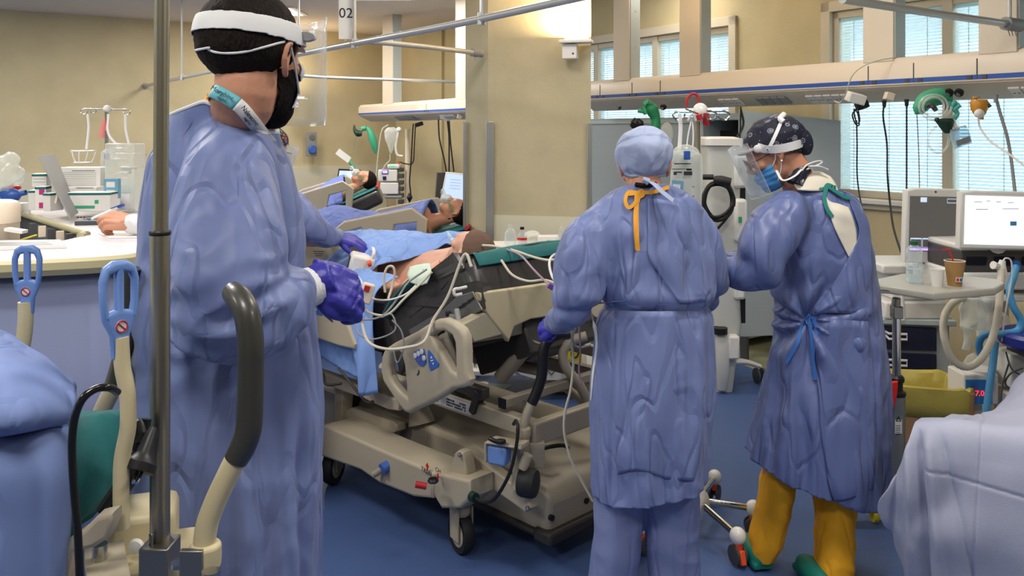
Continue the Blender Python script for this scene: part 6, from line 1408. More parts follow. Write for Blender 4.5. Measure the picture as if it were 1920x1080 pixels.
# coiled black cable hanging on it
cc = empty('coiled_cable', W(1345, 370, Yt-.12), 'thick black cable coiled and hung on the white machine', 'cable')
mb = MB(); P = []
for t in range(0, 66):
    a = t/65*2*PI*4.3-PI/2; r = 1+.10*math.sin(t*.7); P.append(W(1346+27*r*math.cos(a)+t*.03, 375+(34+3*math.sin(t*.35))*r*math.sin(a), Yt-.09-.0008*t))
mb.tube(P, .0085, seg=8, k=2); mb.tube([P[-1], W(1372, 390, Yt-.13), W(1362, 410, Yt-.12), W(1345, 430, Yt-.1), W(1338, 450, Yt-.1)], .008, seg=8); mb.build('cable_coil', 'black', cc)
mb = MB(); mb.tube([W(1340, 336, Yt-.15), W(1352, 338, Yt-.17), W(1370, 342, Yt-.18)], [.02, .028, .026], seg=12); mb.tube([W(1318, 332, Yt-.13), W(1338, 332, Yt-.15)], .016); mb.build('connector', 'black_rubber', cc)

# ================================================================== tall blue-grey cabinets along the window wall
cb = empty('tall_cabinet', A0+dA*2.2+nA*.5, 'tall blue-grey metal cabinet with a dark open front behind the nurses', 'cabinet')
o_ = .50; R = frame(A0+nA*o_, dA); s_ = 1 if (R.to_3x3() @ V((0, 1, 0))).dot(nA) > 0 else -1
ta, tbb, tcc = tA(1110, o_)+.3, tA(1318, o_), tA(1386, o_)
mb = MB(R); Zk = 1.735
mb.box(((ta+tbb)/2, -s_*.22, .9), (abs(ta-tbb), .44, Zk-.12)); mb.build('body', 'cabinet', cb, bev=.004)
mb = MB(R); mb.box(((tbb+tcc)/2, -s_*.42, .9), (abs(tbb-tcc), .02, Zk-.12)); mb.build('back_panel', 'cabinet_dark', cb)  # dark of the open interior put into the near-black colour
mb = MB(R); mb.box((tcc, -s_*.21, .9), (.02, .42, Zk-.12)); mb.box(((tbb+tcc)/2, -s_*.21, Zk-.03), (abs(tbb-tcc)+.02, .44, .05)); mb.box(((tbb+tcc)/2, -s_*.21, .08), (abs(tbb-tcc)+.02, .44, .04)); mb.build('frame', 'cabinet_light', cb, bev=.003)
mb = MB(R); mb.box((tbb-.06 if tbb > tcc else tbb+.06, -s_*.30, 1.0), (.30, .22, 1.2)); mb.build('dark_interior', 'cabinet_dark', cb)  # near-black block added to darken the interior of the open front
mb = MB(R); mb.box(((ta+tbb)/2, s_*.006, Zk-.06), (abs(ta-tbb), .012, .03)); mb.build('top_trim', 'cabinet_light', cb)
mb = MB(R); tm = ta+(tbb-ta)*.55; mb.box((tm, s_*.002, .9), (.006, .004, Zk-.14)); mb.build('door_gap', 'dark_grey', cb)
pn = empty('screen_panel', V((W(1470, 0, 6.0).x, 6.0, 0)), 'large pale blue-grey panel on feet behind the nurse in yellow trousers', 'panel')
M = vplane(W(1470, 430, 5.95), (1, -.10)); mb = MB(); mb.pplate([[(1386, 206), (1400, 208), (1575, 226), (1575, 622), (1386, 631)]], M, .04, .005); mb.build('panel', 'cabinet', pn)
for px in (1396, 1500): mb = MB(); mb.cyl(W(px, 630, 5.97), V((W(px, 0, 5.97).x, 5.97, 0)), .03); mb.build('foot', 'dark_grey', pn)
mb = MB(); mb.tube([W(1389, 200, 5.85), W(1388, 240, 5.85), W(1386, 300, 5.85), W(1392, 380, 5.85), W(1388, 450, 5.85), W(1386, 500, 5.85)], .006, seg=8); mb.tube([W(1389, 205, 5.85), W(1394, 230, 5.85), W(1388, 248, 5.85), W(1376, 262, 5.85)], .008, seg=8); tagd('hanging_cable', 'black', mb, 'black cable hanging down beside the dark cabinet opening', 'cable')

# ================================================================== things hanging from the right beam
def cable(pts, r, label, plug=None, m='black'):
    e = empty('hanging_cable', W(*pts[0]), label, 'cable'); mb = MB(); mb.tube([W(*p) for p in pts], r, seg=8); mb.build('cable', m, e)
    if plug:
        mb = MB(); p = W(*pts[0]); mb.tube([p+V((0, 0, .012)), p-V((0, 0, .03))], [.014, .009], k=1); mb.build('plug', m, e)
    return e
Yb = 4.95
ad = cable([(1606, 225, 5.2), (1607, 270, 5.2), (1608, 340, 5.2), (1622, 420, 5.1), (1634, 470, 5.0), (1648, 500, 4.95), (1653, 525, 4.9)], .005, 'black power cable with an adapter hanging left of the others from the beam')
mb = MB(); mb.box(W(1616, 197, 5.2), (.075, .05, .05), (0, -.35, 0)); mb.build('adapter', 'black', ad, bev=.008)
mb = MB(); mb.tube([W(1606, 205, 5.2), W(1598, 215, 5.2), W(1604, 232, 5.2), W(1611, 234, 5.2), W(1608, 212, 5.2), W(1601, 206, 5.2), W(1606, 230, 5.2), W(1612, 226, 5.2), W(1609, 206, 5.2)], .0045, seg=6); mb.build('cable_bundle', 'black', ad)
cable([(1658, 192, 5.05), (1656, 220, 5.05), (1663, 270, 5.05), (1664, 330, 5.02), (1670, 390, 5.0), (1676, 430, 4.9), (1690, 475, 4.8), (1698, 505, 4.7)], .006, 'thick black cable hanging beside the beige plug', True)
cable([(1700, 190, 4.95), (1700, 240, 4.95), (1700, 300, 4.95), (1700, 380, 4.9), (1702, 420, 4.8)], .0055, 'straight black cable hanging near the oxygen masks', True)
cable([(1717, 186, 4.9), (1720, 230, 4.9), (1723, 300, 4.9), (1724, 360, 4.85), (1724, 400, 4.6)], .0035, 'thin grey cable hanging beside the oxygen masks', None, 'grey')
cable([(1867, 182, 4.6), (1876, 215, 4.6), (1888, 255, 4.55), (1896, 300, 4.5), (1903, 360, 4.4)], .009, 'grey hose hanging at the far right of the beam', True, 'grey')
cable([(1565, 190, 5.25), (1576, 192, 5.2), (1586, 175, 5.1), (1596, 145, 5.05), (1612, 128, 5.02), (1640, 115, 5.0), (1675, 108, 5.0)], .004, 'thin beige cable looped over the front of the beam', None, 'cable_cream')
mb = MB(); mb.box(W(1604, 184, 5.15), (.10, .09, .06), (.2, .25, 0)); tagd('power_supply', 'white', mb, 'white power supply brick plugged under the beam', 'power supply', .006)
mb = MB(); mb.box(W(1667, 181, 5.0), (.05, .045, .045), (0, .3, 0)); tagd('plug_adapter', 'beam', mb, 'small beige plug adapter under the beam', 'plug', .004)
def inlet(px, py, Yq, m='black', r=.024, label='round black gas outlet under the beam'):
    e = empty('gas_outlet', W(px, py, Yq), label, 'gas outlet'); mb = MB(); ax = (-.55, -.5, -.65); mb.lathe([(r, 0), (r, .015), (r*.7, .018), (r*.7, .026), (0, .027)], W(px, py, Yq), ax, 20, False); mb.build('ring', m, e)
    mb = MB(); mb.lathe([(r*.5, .024), (r*.45, .032)], W(px, py, Yq), ax, 16); mb.build('valve', 'steel_dull', e); return e
inlet(1762, 172, 4.78, label='round black gas outlet left of two others under the beam'); inlet(1780, 172, 4.72, label='middle round black gas outlet under the beam'); inlet(1799, 172, 4.66, label='right round black gas outlet under the beam')
inlet(1245, 199, 6.35, label='round black gas outlet above the green resuscitator bag'); inlet(1163, 201, 7.0, r=.012, label='small black outlet at the left end of the beam')
# green oxygen mask bundle
om = empty('resuscitator_bag', W(1740, 200, 4.75), 'green resuscitator bag with coiled clear hose and dark green mask under the beam', 'resuscitator')
mb = MB(); mb.tube([W(1716, 214, 4.75), W(1722, 206, 4.75), W(1735, 190, 4.75), W(1755, 182, 4.75), W(1772, 184, 4.75), W(1780, 196, 4.74)], [.004, .035, .05, .05, .045, .02], seg=18); mb.build('bag', 'green_pale', om)
mb = MB(); mb.tube([W(1778, 192, 4.7), W(1784, 202, 4.7), W(1795, 212, 4.7), W(1788, 224, 4.7)], .013, seg=10); mb.tube([W(1784, 200, 4.7), W(1792, 190, 4.68)], .012); mb.tube([W(1788, 206, 4.7), W(1800, 196, 4.68)], .014); mb.build('elbow', 'tube_blue' if 0 else mat('aqua', '5fc4b4', .3), om)
mb = MB(); mb.tube([W(1760+32*math.cos(t*PI/9)*(1-.012*t)-8, 200+26*math.sin(t*PI/9)*(1-.01*t), 4.66-.002*t) for t in range(40)], .0065, seg=8, k=1); mb.tube([W(1756, 236, 4.66), W(1742, 252, 4.66), W(1742, 275, 4.66), W(1758, 286, 4.66), (W(1774, 278, 4.66)), W(1779, 258, 4.66), W(1772, 244, 4.66)], .0065, seg=8); mb.build('clear_hose', 'clear_bag', om)
mb = MB(); mb.tube([W(1737, 199, 4.68), W(1745, 196, 4.67), W(1750, 202, 4.66)], .012); mb.tube([W(1748, 198, 4.67), W(1756, 208, 4.66)], [.014, .012]); mb.tube([W(1772, 194, 4.68), W(1777, 206, 4.68)], .014); mb.build('valve', 'dark_grey', om)
mb = MB(); mb.loft([ring(py, L_, R_, d_, 4.62, 0, 16) for py, L_, R_, d_ in ((222, 1764, 1786, .02), (228, 1756, 1788, .04), (240, 1764, 1784, .035), (250, 1772, 1780, .015))]); mb.ell(W(1757, 225, 4.62), (.014, .014, .014)); mb.tube([W(1778, 246, 4.6), W(1793, 243, 4.6)], .005); mb.build('face_mask', 'green_dark', om)
fl = empty('flow_meter', W(1800, 256, 4.6), 'white square humidifier cartridge hanging below the green mask', 'cartridge')
M = vplane(W(1801, 257, 4.6), (1, .1)) @ Matrix.Rotation(.32, 4, 'Z'); mb = MB(); mb.plate([[(-.05, -.05), (.05, -.05), (.055, .0), (.045, .055), (-.045, .055), (-.055, 0)]], M, .022, .008); mb.build('case', 'clear_blue', fl)
mb = MB(); mb.box((0, 0, 0), (0.085, .034, .003)) if 0 else mb.plate([[(-.04, -.04), (.042, -.04), (.042, -.008), (-.04, -.008)]], M @ Matrix.Translation((0, 0, .012)), .002); mb.build('label', 'grey', fl)
mb = MB(); mb.tube([W(1788, 226, 4.62), W(1791, 236, 4.6), W(1797, 243, 4.6)], .010); mb.build('neck', 'white', fl)
ow = empty('humidifier', W(1835, 205, 4.5), 'amber gas humidifier with a thin white tube under the beam at right', 'humidifier')
mb = MB(); mb.loft([ring(py, L_, R_, d_, 4.5, 0, 16) for py, L_, R_, d_ in ((187, 1822, 1850, .03), (192, 1820, 1852, .04), (205, 1822, 1850, .04), (216, 1828, 1846, .025))]); mb.cyl(W(1830, 184, 4.5), W(1830, 181, 4.5), .018); mb.cyl(W(1830, 190, 4.5), W(1830, 182, 4.5), .007); mb.tube([W(1840, 214, 4.5), W(1840, 224, 4.5)], .012); mb.build('body', mat('amber', 'c98a2c', .35), ow)
mb = MB(); mb.ell(W(1836, 213, 4.45), (.025, .02, .025)); mb.build('knob', 'white', ow); mb = MB(); mb.tube([W(1852, 196, 4.48), W(1855, 200, 4.47)], .012); mb.build('side_valve', 'dark_grey', ow)
mb = MB(); mb.tube([W(1834, 222, 4.45), W(1838, 240, 4.45), W(1856, 264, 4.4), W(1888, 286, 4.3), W(1925, 314, 4.2)], .0055, seg=8); mb.build('thin_tube', 'white', ow)
# green bag over the middle nurse
gb2 = empty('resuscitator_bag', W(1225, 205, 6.3), 'green resuscitator bag hanging over the blue-capped nurse', 'resuscitator')
mb = MB(); mb.tube([W(1218, 196, 6.3), W(1222, 205, 6.3), W(1229, 222, 6.3), W(1228, 240, 6.3), W(1224, 250, 6.3)], [.03, .05, .035, .04, .02], seg=14); mb.tube([W(1214, 192, 6.28), W(1222, 196, 6.28)], .02); mb.build('bag', 'green', gb2)
mb = MB(); mb.tube([W(1196, 208, 6.3), W(1210, 209, 6.3)], .015); mb.tube([W(1205, 200, 6.3), W(1212, 214, 6.3)], .02); mb.tube([W(1208, 197, 6.3), W(1218, 190, 6.3)], .022); mb.build('valve', 'green_pale', gb2)
mb = MB(); mb.tube([W(1194, 222, 6.3), W(1190, 232, 6.3), W(1183, 238, 6.3)], [.02, .035, .015]); mb.tube([W(1194, 224, 6.3), W(1200, 232, 6.3), W(1204, 240, 6.3)], [.02, .03, .015]); mb.build('mask_bracket', 'black', gb2)
hd = MB(); hd.box(W(1235, 258, 6.3), (.10, .08, .06)); hd.tube([W(1242, 262, 6.3), W(1249, 275, 6.3)], .02); tagd('wall_monitor', 'black', hd, 'black device top showing just above the blue-capped nurse', 'device', .01)
mb = MB(); mb.ell(W(1250, 250, 6.3), (.05, .03, .08)); tagd('oxygen_bag', 'clear_bag', mb, 'clear plastic bag hanging beside the green resuscitator bag', 'bag')
# ================================================================== overbed table with drinks
Yo = 3.42
ot = empty('overbed_table', V((W(1680, 0, 3.5).x, 3.55, 0)), 'grey overbed table on a silver post holding a bottle and cups', 'table')
zt_ = .975
q = [onZ(x, y, zt_).to_2d() for x, y in ((1640, 534), (1752, 550), (1866, 541), (1884, 530), (1876, 524), (1790, 515), (1690, 513), (1640, 524))]
M = Matrix.Translation((0, 0, zt_-.014)); mb = MB(); mb.plate([[(p.x, p.y) for p in q]], M, .03, .008); mb.build('tabletop', mat('table_grey', 'b3b1a6', .4), ot)
mb = MB(); mb.tube([W(1640, 546, 3.42), W(1700, 548, 3.42), W(1744, 556, 3.40)], .008, seg=10, k=1); mb.build('rail_bar', 'chrome', ot)
xp = W(1681, 0, Yo+.05).x; yp = Yo+.05
def zz(py): return EYE-(py-CY)*yp/1600
mb = MB(); mb.tube([(xp, yp, zz(558)), (xp-.005, yp, zz(590))], [.016, .02], k=1); mb.box((xp, yp, zz(585)), (.04, .04, .05)); mb.build('tilt_joint', 'steel_dull', ot, bev=.004)
mb = MB(); mb.cyl((xp, yp, zz(735)), (xp, yp, zz(585)), .0165); mb.build('inner_post', 'chrome', ot)
mb = MB(); mb.lathe([(.036, 0), (.036, .012), (.024, .02), (.024, .05), (.030, .055), (.030, .07), (.022, .08)], (xp, yp, zz(740))); mb.build('clamp_collar', 'black', ot)
mb = MB(); M = vplane((xp-.028, yp-.035, zz(732)), (1, 0)); mb.plate([[(-.014, .045), (.012, .05), (.014, .0), (.006, -.06), (-.018, -.06), (-.02, .0)]], M @ Matrix.Rotation(-.08, 4, 'Z'), .016, .005); mb.build('red_lever', 'red_bright', ot)
mb = MB(); mb.loft([[V((xp-.004+.034*math.copysign(abs(math.cos(t))**.6, math.cos(t)), yp+.03*math.copysign(abs(math.sin(t))**.6, math.sin(t)), z)) for t in [2*PI*j/24 for j in range(24)]] for z in (.09, zz(742))]); cp_l = mb.build('outer_column', 'alu', ot)
mb = MB(); mb.box((xp-.006, yp-.031, zz(795)), (.028, .001, .055)); lbp = mb.build('sticker', 'label_white', cp_l)
mb = MB(); M = vplane((xp-.006, yp-.032, zz(781)), (1, 0)); mb.plate([[(-.012, -.009), (.012, -.009), (0, .012)], [(-.007, -.006), (.007, -.006), (0, .006)]], M, .0006)
for i in range(5): mb.box((xp-.008, yp-.032, zz(793+i*4)), (.018, .0006, .002))
mb.build('warning_print', 'print', lbp)
mb = MB(); mb.box((xp+.08, yp+.03, .075), (.62, .06, .045), (0, 0, .05)); mb.box((xp-.06, yp+.05, .095), (.06, .10, .05)); mb.build('foot_frame', 'beam', ot, bev=.008)
for dx, dy in ((-.20, -.03), (-.085, -.04), (.34, .0)):
    mb = MB(); mb.lathe([(.020, -.012), (.025, 0), (.020, .012)], (xp+dx, yp+dy+.05, .027), (1, .3, 0)); mb.cyl((xp+dx, yp+dy+.05, .03), (xp+dx, yp+dy+.05, .06), .01); mb.build('caster', 'yellow' if dx == -.085 else 'dark_grey', ot)
def stand_on(px, py): p = onZ(px, py, zt_); p.z = zt_; return p
c = stand_on(1714, 531); bo = empty('water_bottle', c, 'clear ribbed water bottle with a green cap on the overbed table', 'bottle')
prof = [(0, .0), (.028, .0)]+[(.031+.0012*math.sin(i*1.5), .006+i*.006) for i in range(16)]+[(.032, .110), (.033, .125), (.028, .142), (.015, .156), (.0125, .160)]
mb = MB(); mb.lathe(prof, c, cap=False, seg=28); mb.build('bottle', 'bottle', bo)
mb = MB(); mb.lathe([(.0145, .156), (.0145, .172), (.0, .173)], c, seg=20, cap=False); mb.build('cap', mat('cap_green', '135a3c', .5), bo)
mb = MB(); mb.lathe([(.0, .003), (.027, .003), (.029, .06), (.0, .0605)], c, seg=24, cap=False); mb.build('water', 'bottle', bo)
c = stand_on(1790, 536); cu = empty('paper_cup', c, 'brown paper coffee cup with a red straw on the overbed table', 'cup')
mb = MB(); mb.lathe([(.0, .002), (.026, .0), (.0385, .100), (.0370, .100), (.0250, .004), (0, .004)], c, cap=False, seg=32); cb2 = mb.build('cup_body', mat('cup_brown', 'a8824e', .6), cu)
mb = MB(); mb.tube([c+V((math.cos(t*PI/12)*.0385, math.sin(t*PI/12)*.0385, .101)) for t in range(24)], .0018, seg=6, k=1, closed=True); mb.build('rim', 'white', cu)
mb = MB(); mb.box(c+V((.001, -.0315, .030)), (.026, .003, .018)); pr = mb.build('printed_logo', 'label_white', cu)
mb = MB(); mb.box(c+V((-.005, -.0335, .030)), (.010, .001, .012)); mb.build('red_mark', 'red_bright', pr); mb = MB(); mb.box(c+V((.008, -.0335, .030)), (.009, .001, .012)); mb.build('blue_mark', 'blue_strip', pr)
mb = MB(); mb.tube([c+V((.014, 0, .02)), c+V((-.008, 0, .105)), c+V((-.020, 0, .140)), c+V((-.028, 0, .147)), c+V((-.052, -.004, .143))], .0032, seg=8, k=3); st_ = mb.build('straw', 'red_bright', cu)
c = stand_on(1757, 537); mb = MB(); mb.lathe([(.0, .001), (.020, .0), (.028, .068), (.0295, .069), (.0290, .0705), (.0265, .069), (.019, .003), (0, .003)], c, cap=False, seg=28); tagd('plastic_cup', 'white', mb, 'small white plastic cup beside the brown cup on the overbed table', 'cup')

# ================================================================== navy drawer cabinet and white equipment on it
Yd = 4.55
dc = empty('drawer_cabinet', V((W(1735, 0, Yd).x, Yd+.3, 0)), 'grey cabinet with navy drawers behind the overbed table', 'cabinet')
def Zat(py, Y): return EYE-(py-CY)*Y/1600
yaw = -.16
xa, xb = W(1655, 0, Yd).x, W(1795, 0, Yd).x; ztp = Zat(604, Yd); R = Matrix.Translation(((xa+xb)/2, Yd+.25, 0)) @ Matrix.Rotation(yaw, 4, 'Z'); wd = xb-xa
mb = MB(R); mb.box((0, .02, ztp/2), (wd, .46, ztp-.03)); mb.build('body', 'cabinet', dc, bev=.004)
mb = MB(R); mb.box((0, 0, ztp), (wd+.04, .52, .03)); mb.build('top_board', 'cabinet_light', dc, bev=.005)
hz_ = [(ztp-.03, .13), (ztp-.17, .22), (ztp-.40, .2)]
for z1, h_ in hz_:
    mb = MB(R); mb.box((-.02, -.22, z1-h_/2), (wd-.10, .02, h_-.008)); dr = mb.build('drawer', 'navy', dc, bev=.003)
    mb = MB(R); mb.tube([(-.13, -.235, z1-.03), (-.12, -.262, z1-.034), (-.03, -.262, z1-.034), (-.03, -.262, z1-.062), (-.12, -.262, z1-.062), (-.13, -.235, z1-.05)], .007, seg=8, k=1); mb.build('handle', 'label_white', dr)
# ventilator base on top + bellows tray
vb = empty('equipment_base', V((W(1712, 0, 4.5).x, 4.7, ztp+.015)), 'low white equipment base on the navy drawer cabinet', 'equipment')
mb = MB(); a = W(1668, 604, 4.5); b = W(1790, 570, 4.5); mb.box(((a.x+b.x)/2, 4.72, (ztp+.015+b.z)/2), (b.x-a.x, .34, b.z-ztp-.015)); mb.build('base_box', 'white', vb, bev=.01)
mb = MB(); mb.box(((a.x+b.x)/2, 4.72, (Zat(520, 4.5)+Zat(570, 4.5))/2), (.22, .25, Zat(520, 4.5)-Zat(570, 4.5))); mb.box(((a.x+b.x)/2, 4.72, Zat(508, 4.5)), (b.x-a.x+.04, .36, .05)); mb.build('upper_tray', 'white', vb, bev=.01)
mb = MB(); mb.tube([W(1690, 520, 4.5), W(1694, 600, 4.5)], .010, k=1); mb.build('side_post', 'label_white', vb)
# monitor dark-grey screen
def monitor(px, py, pw, ph, Y, yaw, tilt, m_case, m_scr, label, hgt):
    c = W(px, py, Y); e = empty('patient_monitor', c, label, 'monitor'); M = vplane(c, (math.cos(yaw), math.sin(yaw))) @ Matrix.Rotation(tilt, 4, 'Z')
    w2, h2 = pw*Y/3200, ph*Y/3200
    mb = MB(); mb.plate([[(-w2, -h2), (w2, -h2), (w2, h2*.96), (w2*.7, h2*1.02), (-w2*.7, h2*1.02), (-w2, h2*.96)]], M @ Matrix.Translation((0, 0, -.02)), .045, .010); mb.build('case', m_case, e)
    return e, M, w2, h2
mn, M, w2, h2 = monitor(1752, 424, 116, 138, 4.35, .12, -.03, 'white', 'screen_grey', 'white monitor with a dark grey screen above the overbed table', 0)
Ms = M @ Matrix.Translation((0, 0, .004)); sw, sh = w2*.88, h2*.72
mb = MB(); mb.plate([[(-sw, -sh*.95), (sw, -sh*.95), (sw, sh*1.12), (-sw, sh*1.12)]], Ms, .003); mb.build('screen', 'screen_grey', mn)
mb = MB()
for i in range(4):
    x = -sw*.95+i*sw*.47; mb.plate([[(x, -sh*.80), (x+sw*.44, -sh*.80), (x+sw*.44, -sh*.45), (x, -sh*.45)], [(x+.0015, -sh*.79), (x+sw*.44-.0015, -sh*.79), (x+sw*.44-.0015, -sh*.50), (x+.0015, -sh*.50)][::-1]], Ms @ Matrix.Translation((0, 0, .002)), .0006)
mb.plate([[(-sw*.6, sh*.9), (-sw*.35, sh*.9), (-sw*.35, sh*1.08), (-sw*.6, sh*1.08)]], Ms @ Matrix.Translation((0, 0, .002)), .0006)
mb.plate([[(sw*.92, sh*.88), (sw*.92, sh*1.05), (sw*.45, sh*1.05), (sw*.45, sh*.88)], [(sw*.91, sh*.90), (sw*.91, sh*1.03), (sw*.46, sh*1.03), (sw*.46, sh*.90)][::-1]], Ms @ Matrix.Translation((0, 0, .002)), .0006); mb.build('screen_boxes', 'screen_blue', mn)
mb = MB(); mb.plate([[(-sw*.98, -sh*.92), (sw*.8, -sh*.92), (sw*.8, -sh*.83), (-sw*.98, -sh*.83)]], Ms @ Matrix.Translation((0, 0, .002)), .0006); mb.build('status_bar', 'screen_violet', mn)
mb = MB(); mb.plate([[(sw*.82, -sh*.92), (sw*.97, -sh*.92), (sw*.97, -sh*.83), (sw*.82, -sh*.83)]], Ms @ Matrix.Translation((0, 0, .002)), .0006); mb.build('status_light', 'yellow', mn)
mb = MB(); mb.lathe([(.018, 0), (.018, .012), (.014, .014)], M @ V((w2*.65, -h2*.88, .0)), M.to_3x3() @ V((0, 0, 1)), 20); mb.build('dial', 'dark_grey', mn)
mb = MB(); mb.lathe([(.007, 0), (.006, .003)], M @ V((-w2*.92, -h2*.88, .0)), M.to_3x3() @ V((0, 0, 1)), 14); mb.build('button', 'grey', mn)
mb = MB(); mb.lathe([(.006, 0), (.005, .003)], M @ V((0, h2*.93, .002)), M.to_3x3() @ V((0, 0, 1)), 14); mb.build('camera_eye', 'dark_grey', mn)
mb = MB(); mb.box(M @ V((0, -h2-.05, -.05)), (.12, .08, .10)); mb.build('support', 'white', mn, bev=.01)
vt, M, w2, h2 = monitor(1885, 414, 172, 108, 3.95, .02, -.03, 'white', 'screen_white', 'ventilator with a bright white touch screen at the right edge', 0)
vt.name = 'ventilator'; ROOTM['ventilator'] = ROOTM.get(vt.name, Matrix.Translation(W(1885, 414, 3.95)))
vt['category'] = 'ventilator'
sw, sh = w2*.9, h2*.84; Ms = M @ Matrix.Translation((0, 0, .004))
mb = MB(); mb.plate([[(-sw, -sh), (sw, -sh), (sw, sh), (-sw, sh)]], Ms, .003); mb.build('screen', 'screen_white', vt)
mb = MB()
for i, (x, y, l_) in enumerate(((-.7, .75, .2), (-.45, .8, .1), (-.2, .78, .12), (.1, .76, .15), (-.6, .45, .3), (.1, .5, .4))): mb.box(Ms @ V((sw*x, sh*y, .002)), (sw*l_, .001, .003))
mb.build('screen_print', 'grey', vt); mb = MB(); mb.box(Ms @ V((sw*.18, -sh*.1, .002)), (.03, .001, .02)); mb.build('screen_button', 'tube_blue', vt); mb = MB(); mb.box(Ms @ V((sw*.75, -sh*.5, .002)), (.04, .001, .02)); mb.build('screen_button', 'tube_blue', vt)
bx0, bx1 = W(1806, 0, 4.0).x, W(1990, 0, 4.0).x
mb = MB(); mb.box(((bx0+bx1)/2, 4.22, (Zat(470, 4.0)+Zat(512, 4.0))/2), (bx1-bx0, .40, Zat(470, 4.0)-Zat(512, 4.0))); mb.build('unit_front', mat('unit_dark', '4c4844', .5), vt, bev=.01)
mb = MB(); mb.box(((bx0+bx1)/2, 4.22, (Zat(512, 4.0)+Zat(545, 4.0))/2), (bx1-bx0+.02, .42, Zat(512, 4.0)-Zat(545, 4.0))); mb.box(((bx0+bx1)/2, 4.22, Zat(466, 4.0)), (bx1-bx0, .40, .03)); mb.build('unit_body', 'white', vt, bev=.01)
mb = MB()
for i in range(3): mb.box((bx0+.07+i*.13, 4.014, Zat(490, 4.0)), (.09, .01, .04), (.3, 0, 0))
mb.build('front_slot', 'black', vt)
mb = MB(); mb.lathe([(.010, 0), (.010, .008), (.007, .010)], W(1814, 523, 3.995), (0, -1, 0), 16); mb.build('power_light', 'led_green', vt)
mb = MB(); mb.box(((bx0+bx1)/2, 4.15, Zat(560, 4.0)), (bx1-bx0-.04, .30, .03)); mb.build('shelf', 'white', vt, bev=.006)
mb = MB(); mb.box((bx0+.28, 4.25, .45), (.10, .12, .9)); mb.box((bx0+.28, 4.2, .08), (.5, .4, .06)); mb.build('stand_column', 'beam', vt, bev=.01)
mb = MB(); mb.tube([M @ V((0, -h2*.9, -.05)), V((bx0+.2, 4.2, Zat(466, 4.0)))], .04, k=1); mb.build('screen_neck', 'white', vt)
# breathing hoses (corrugated)
def corr(name, pts, r, m, par, pitch=.010):
    P = catmull([W(*p) for p in pts], 10); L = [0]
    for i in range(1, len(P)): L.append(L[-1]+(P[i]-P[i-1]).length)
    n = int(L[-1]/(pitch/2)); Q = []; j = 0
    for i in range(n+1):
        s = L[-1]*i/n
        while j < len(L)-2 and L[j+1] < s: j += 1
        f = (s-L[j])/max(1e-6, L[j+1]-L[j]); Q.append(P[j].lerp(P[j+1], f))
    mb = MB(); mb.tube(Q, [r*(1.0 if i % 2 else .88) for i in range(len(Q))], seg=14, k=1); return mb.build(name, m, par, angle=80)
corr('white_hose', [(1878, 500, 3.75), (1876, 530, 3.72), (1872, 580, 3.70), (1862, 630, 3.68), (1840, 672, 3.66), (1812, 688, 3.66), (1785, 672, 3.66), (1770, 630, 3.68), (1772, 590, 3.74), (1795, 562, 3.85), (1830, 556, 4.0)], .0165, 'tube_white', vt)
mb = MB(); mb.tube([W(1880, 515, 3.75), W(1878, 500, 3.75), W(1880, 488, 3.75)], [.020, .018, .012]); mb.tube([W(1874, 500, 3.75), W(1862, 497, 3.74)], [.012, .018]); mb.build('y_piece', 'white', vt)
mb = MB(); mb.tube([W(1880, 490, 3.75), W(1886, 484, 3.75), W(1896, 490, 3.75), W(1897, 520, 3.75), W(1888, 570, 3.75), W(1878, 640, 3.78)], .0035, seg=8); mb.build('sensor_line', 'label_white', vt)
corr('blue_hose', [(1905, 500, 3.9), (1900, 520, 3.85), (1893, 545, 3.80), (1900, 575, 3.78), (1914, 600, 3.78), (1908, 620, 3.78), (1880, 626, 3.78), (1848, 628, 3.8), (1836, 642, 3.82), (1838, 665, 3.84)], .0165, 'tube_blue', vt)
corr('blue_hose', [(1866, 640, 3.78), (1862, 680, 3.76), (1856, 720, 3.74), (1850, 770, 3.72), (1848, 800, 3.72)], .0165, 'tube_blue', vt)
mb = MB(); mb.tube([W(1905, 502, 3.92), W(1905, 496, 3.97)], .022); mb.build('hose_port', 'blue_strip', vt)
corr('white_hose', [(1868, 585, 4.05), (1885, 600, 4.05), (1892, 640, 4.05), (1886, 700, 4.05), (1884, 760, 4.05)], .018, 'tube_white', vt)
# humidifier
hx = W(1845, 0, 3.95).x
hm_ = empty('heated_humidifier', V((hx, 4.02, .2)), 'blue and white heated humidifier with a red digital readout', 'humidifier')
mb = MB(); a = W(1808, 760, 3.92); b = W(1874, 702, 3.92); mb.box(((a.x+b.x)/2, 4.0, (a.z+b.z)/2), (b.x-a.x, .15, b.z-a.z)); mb.box(((a.x+b.x)/2, 4.05, a.z/2), (.1, .1, a.z)); mb.build('housing', 'white', hm_, bev=.008)
mb = MB(); mb.box(((a.x+b.x)/2-.012, 3.922, (a.z+b.z)/2-.01), (b.x-a.x-.04, .004, b.z-a.z-.03)); fp = mb.build('front_panel', mat('panel_blue', '2f7fd0', .4), hm_)
mb = MB(); M = vplane(W(1837, 738, 3.91), (1, 0)); mb.text('7.0', M, .035, .001); mb.build('readout', 'led_red', fp)
mb = MB(); mb.lathe([(.062, 0), (.060, .03), (.045, .06), (.02, .075)], V((hx, 4.0, b.z)), cap=False, seg=28); mb.build('water_chamber', 'clear', hm_); mb = MB(); mb.lathe([(.075, -.004), (.075, .008)], V((hx, 4.0, b.z)), seg=28); mb.build('chamber_base', 'white', hm_)
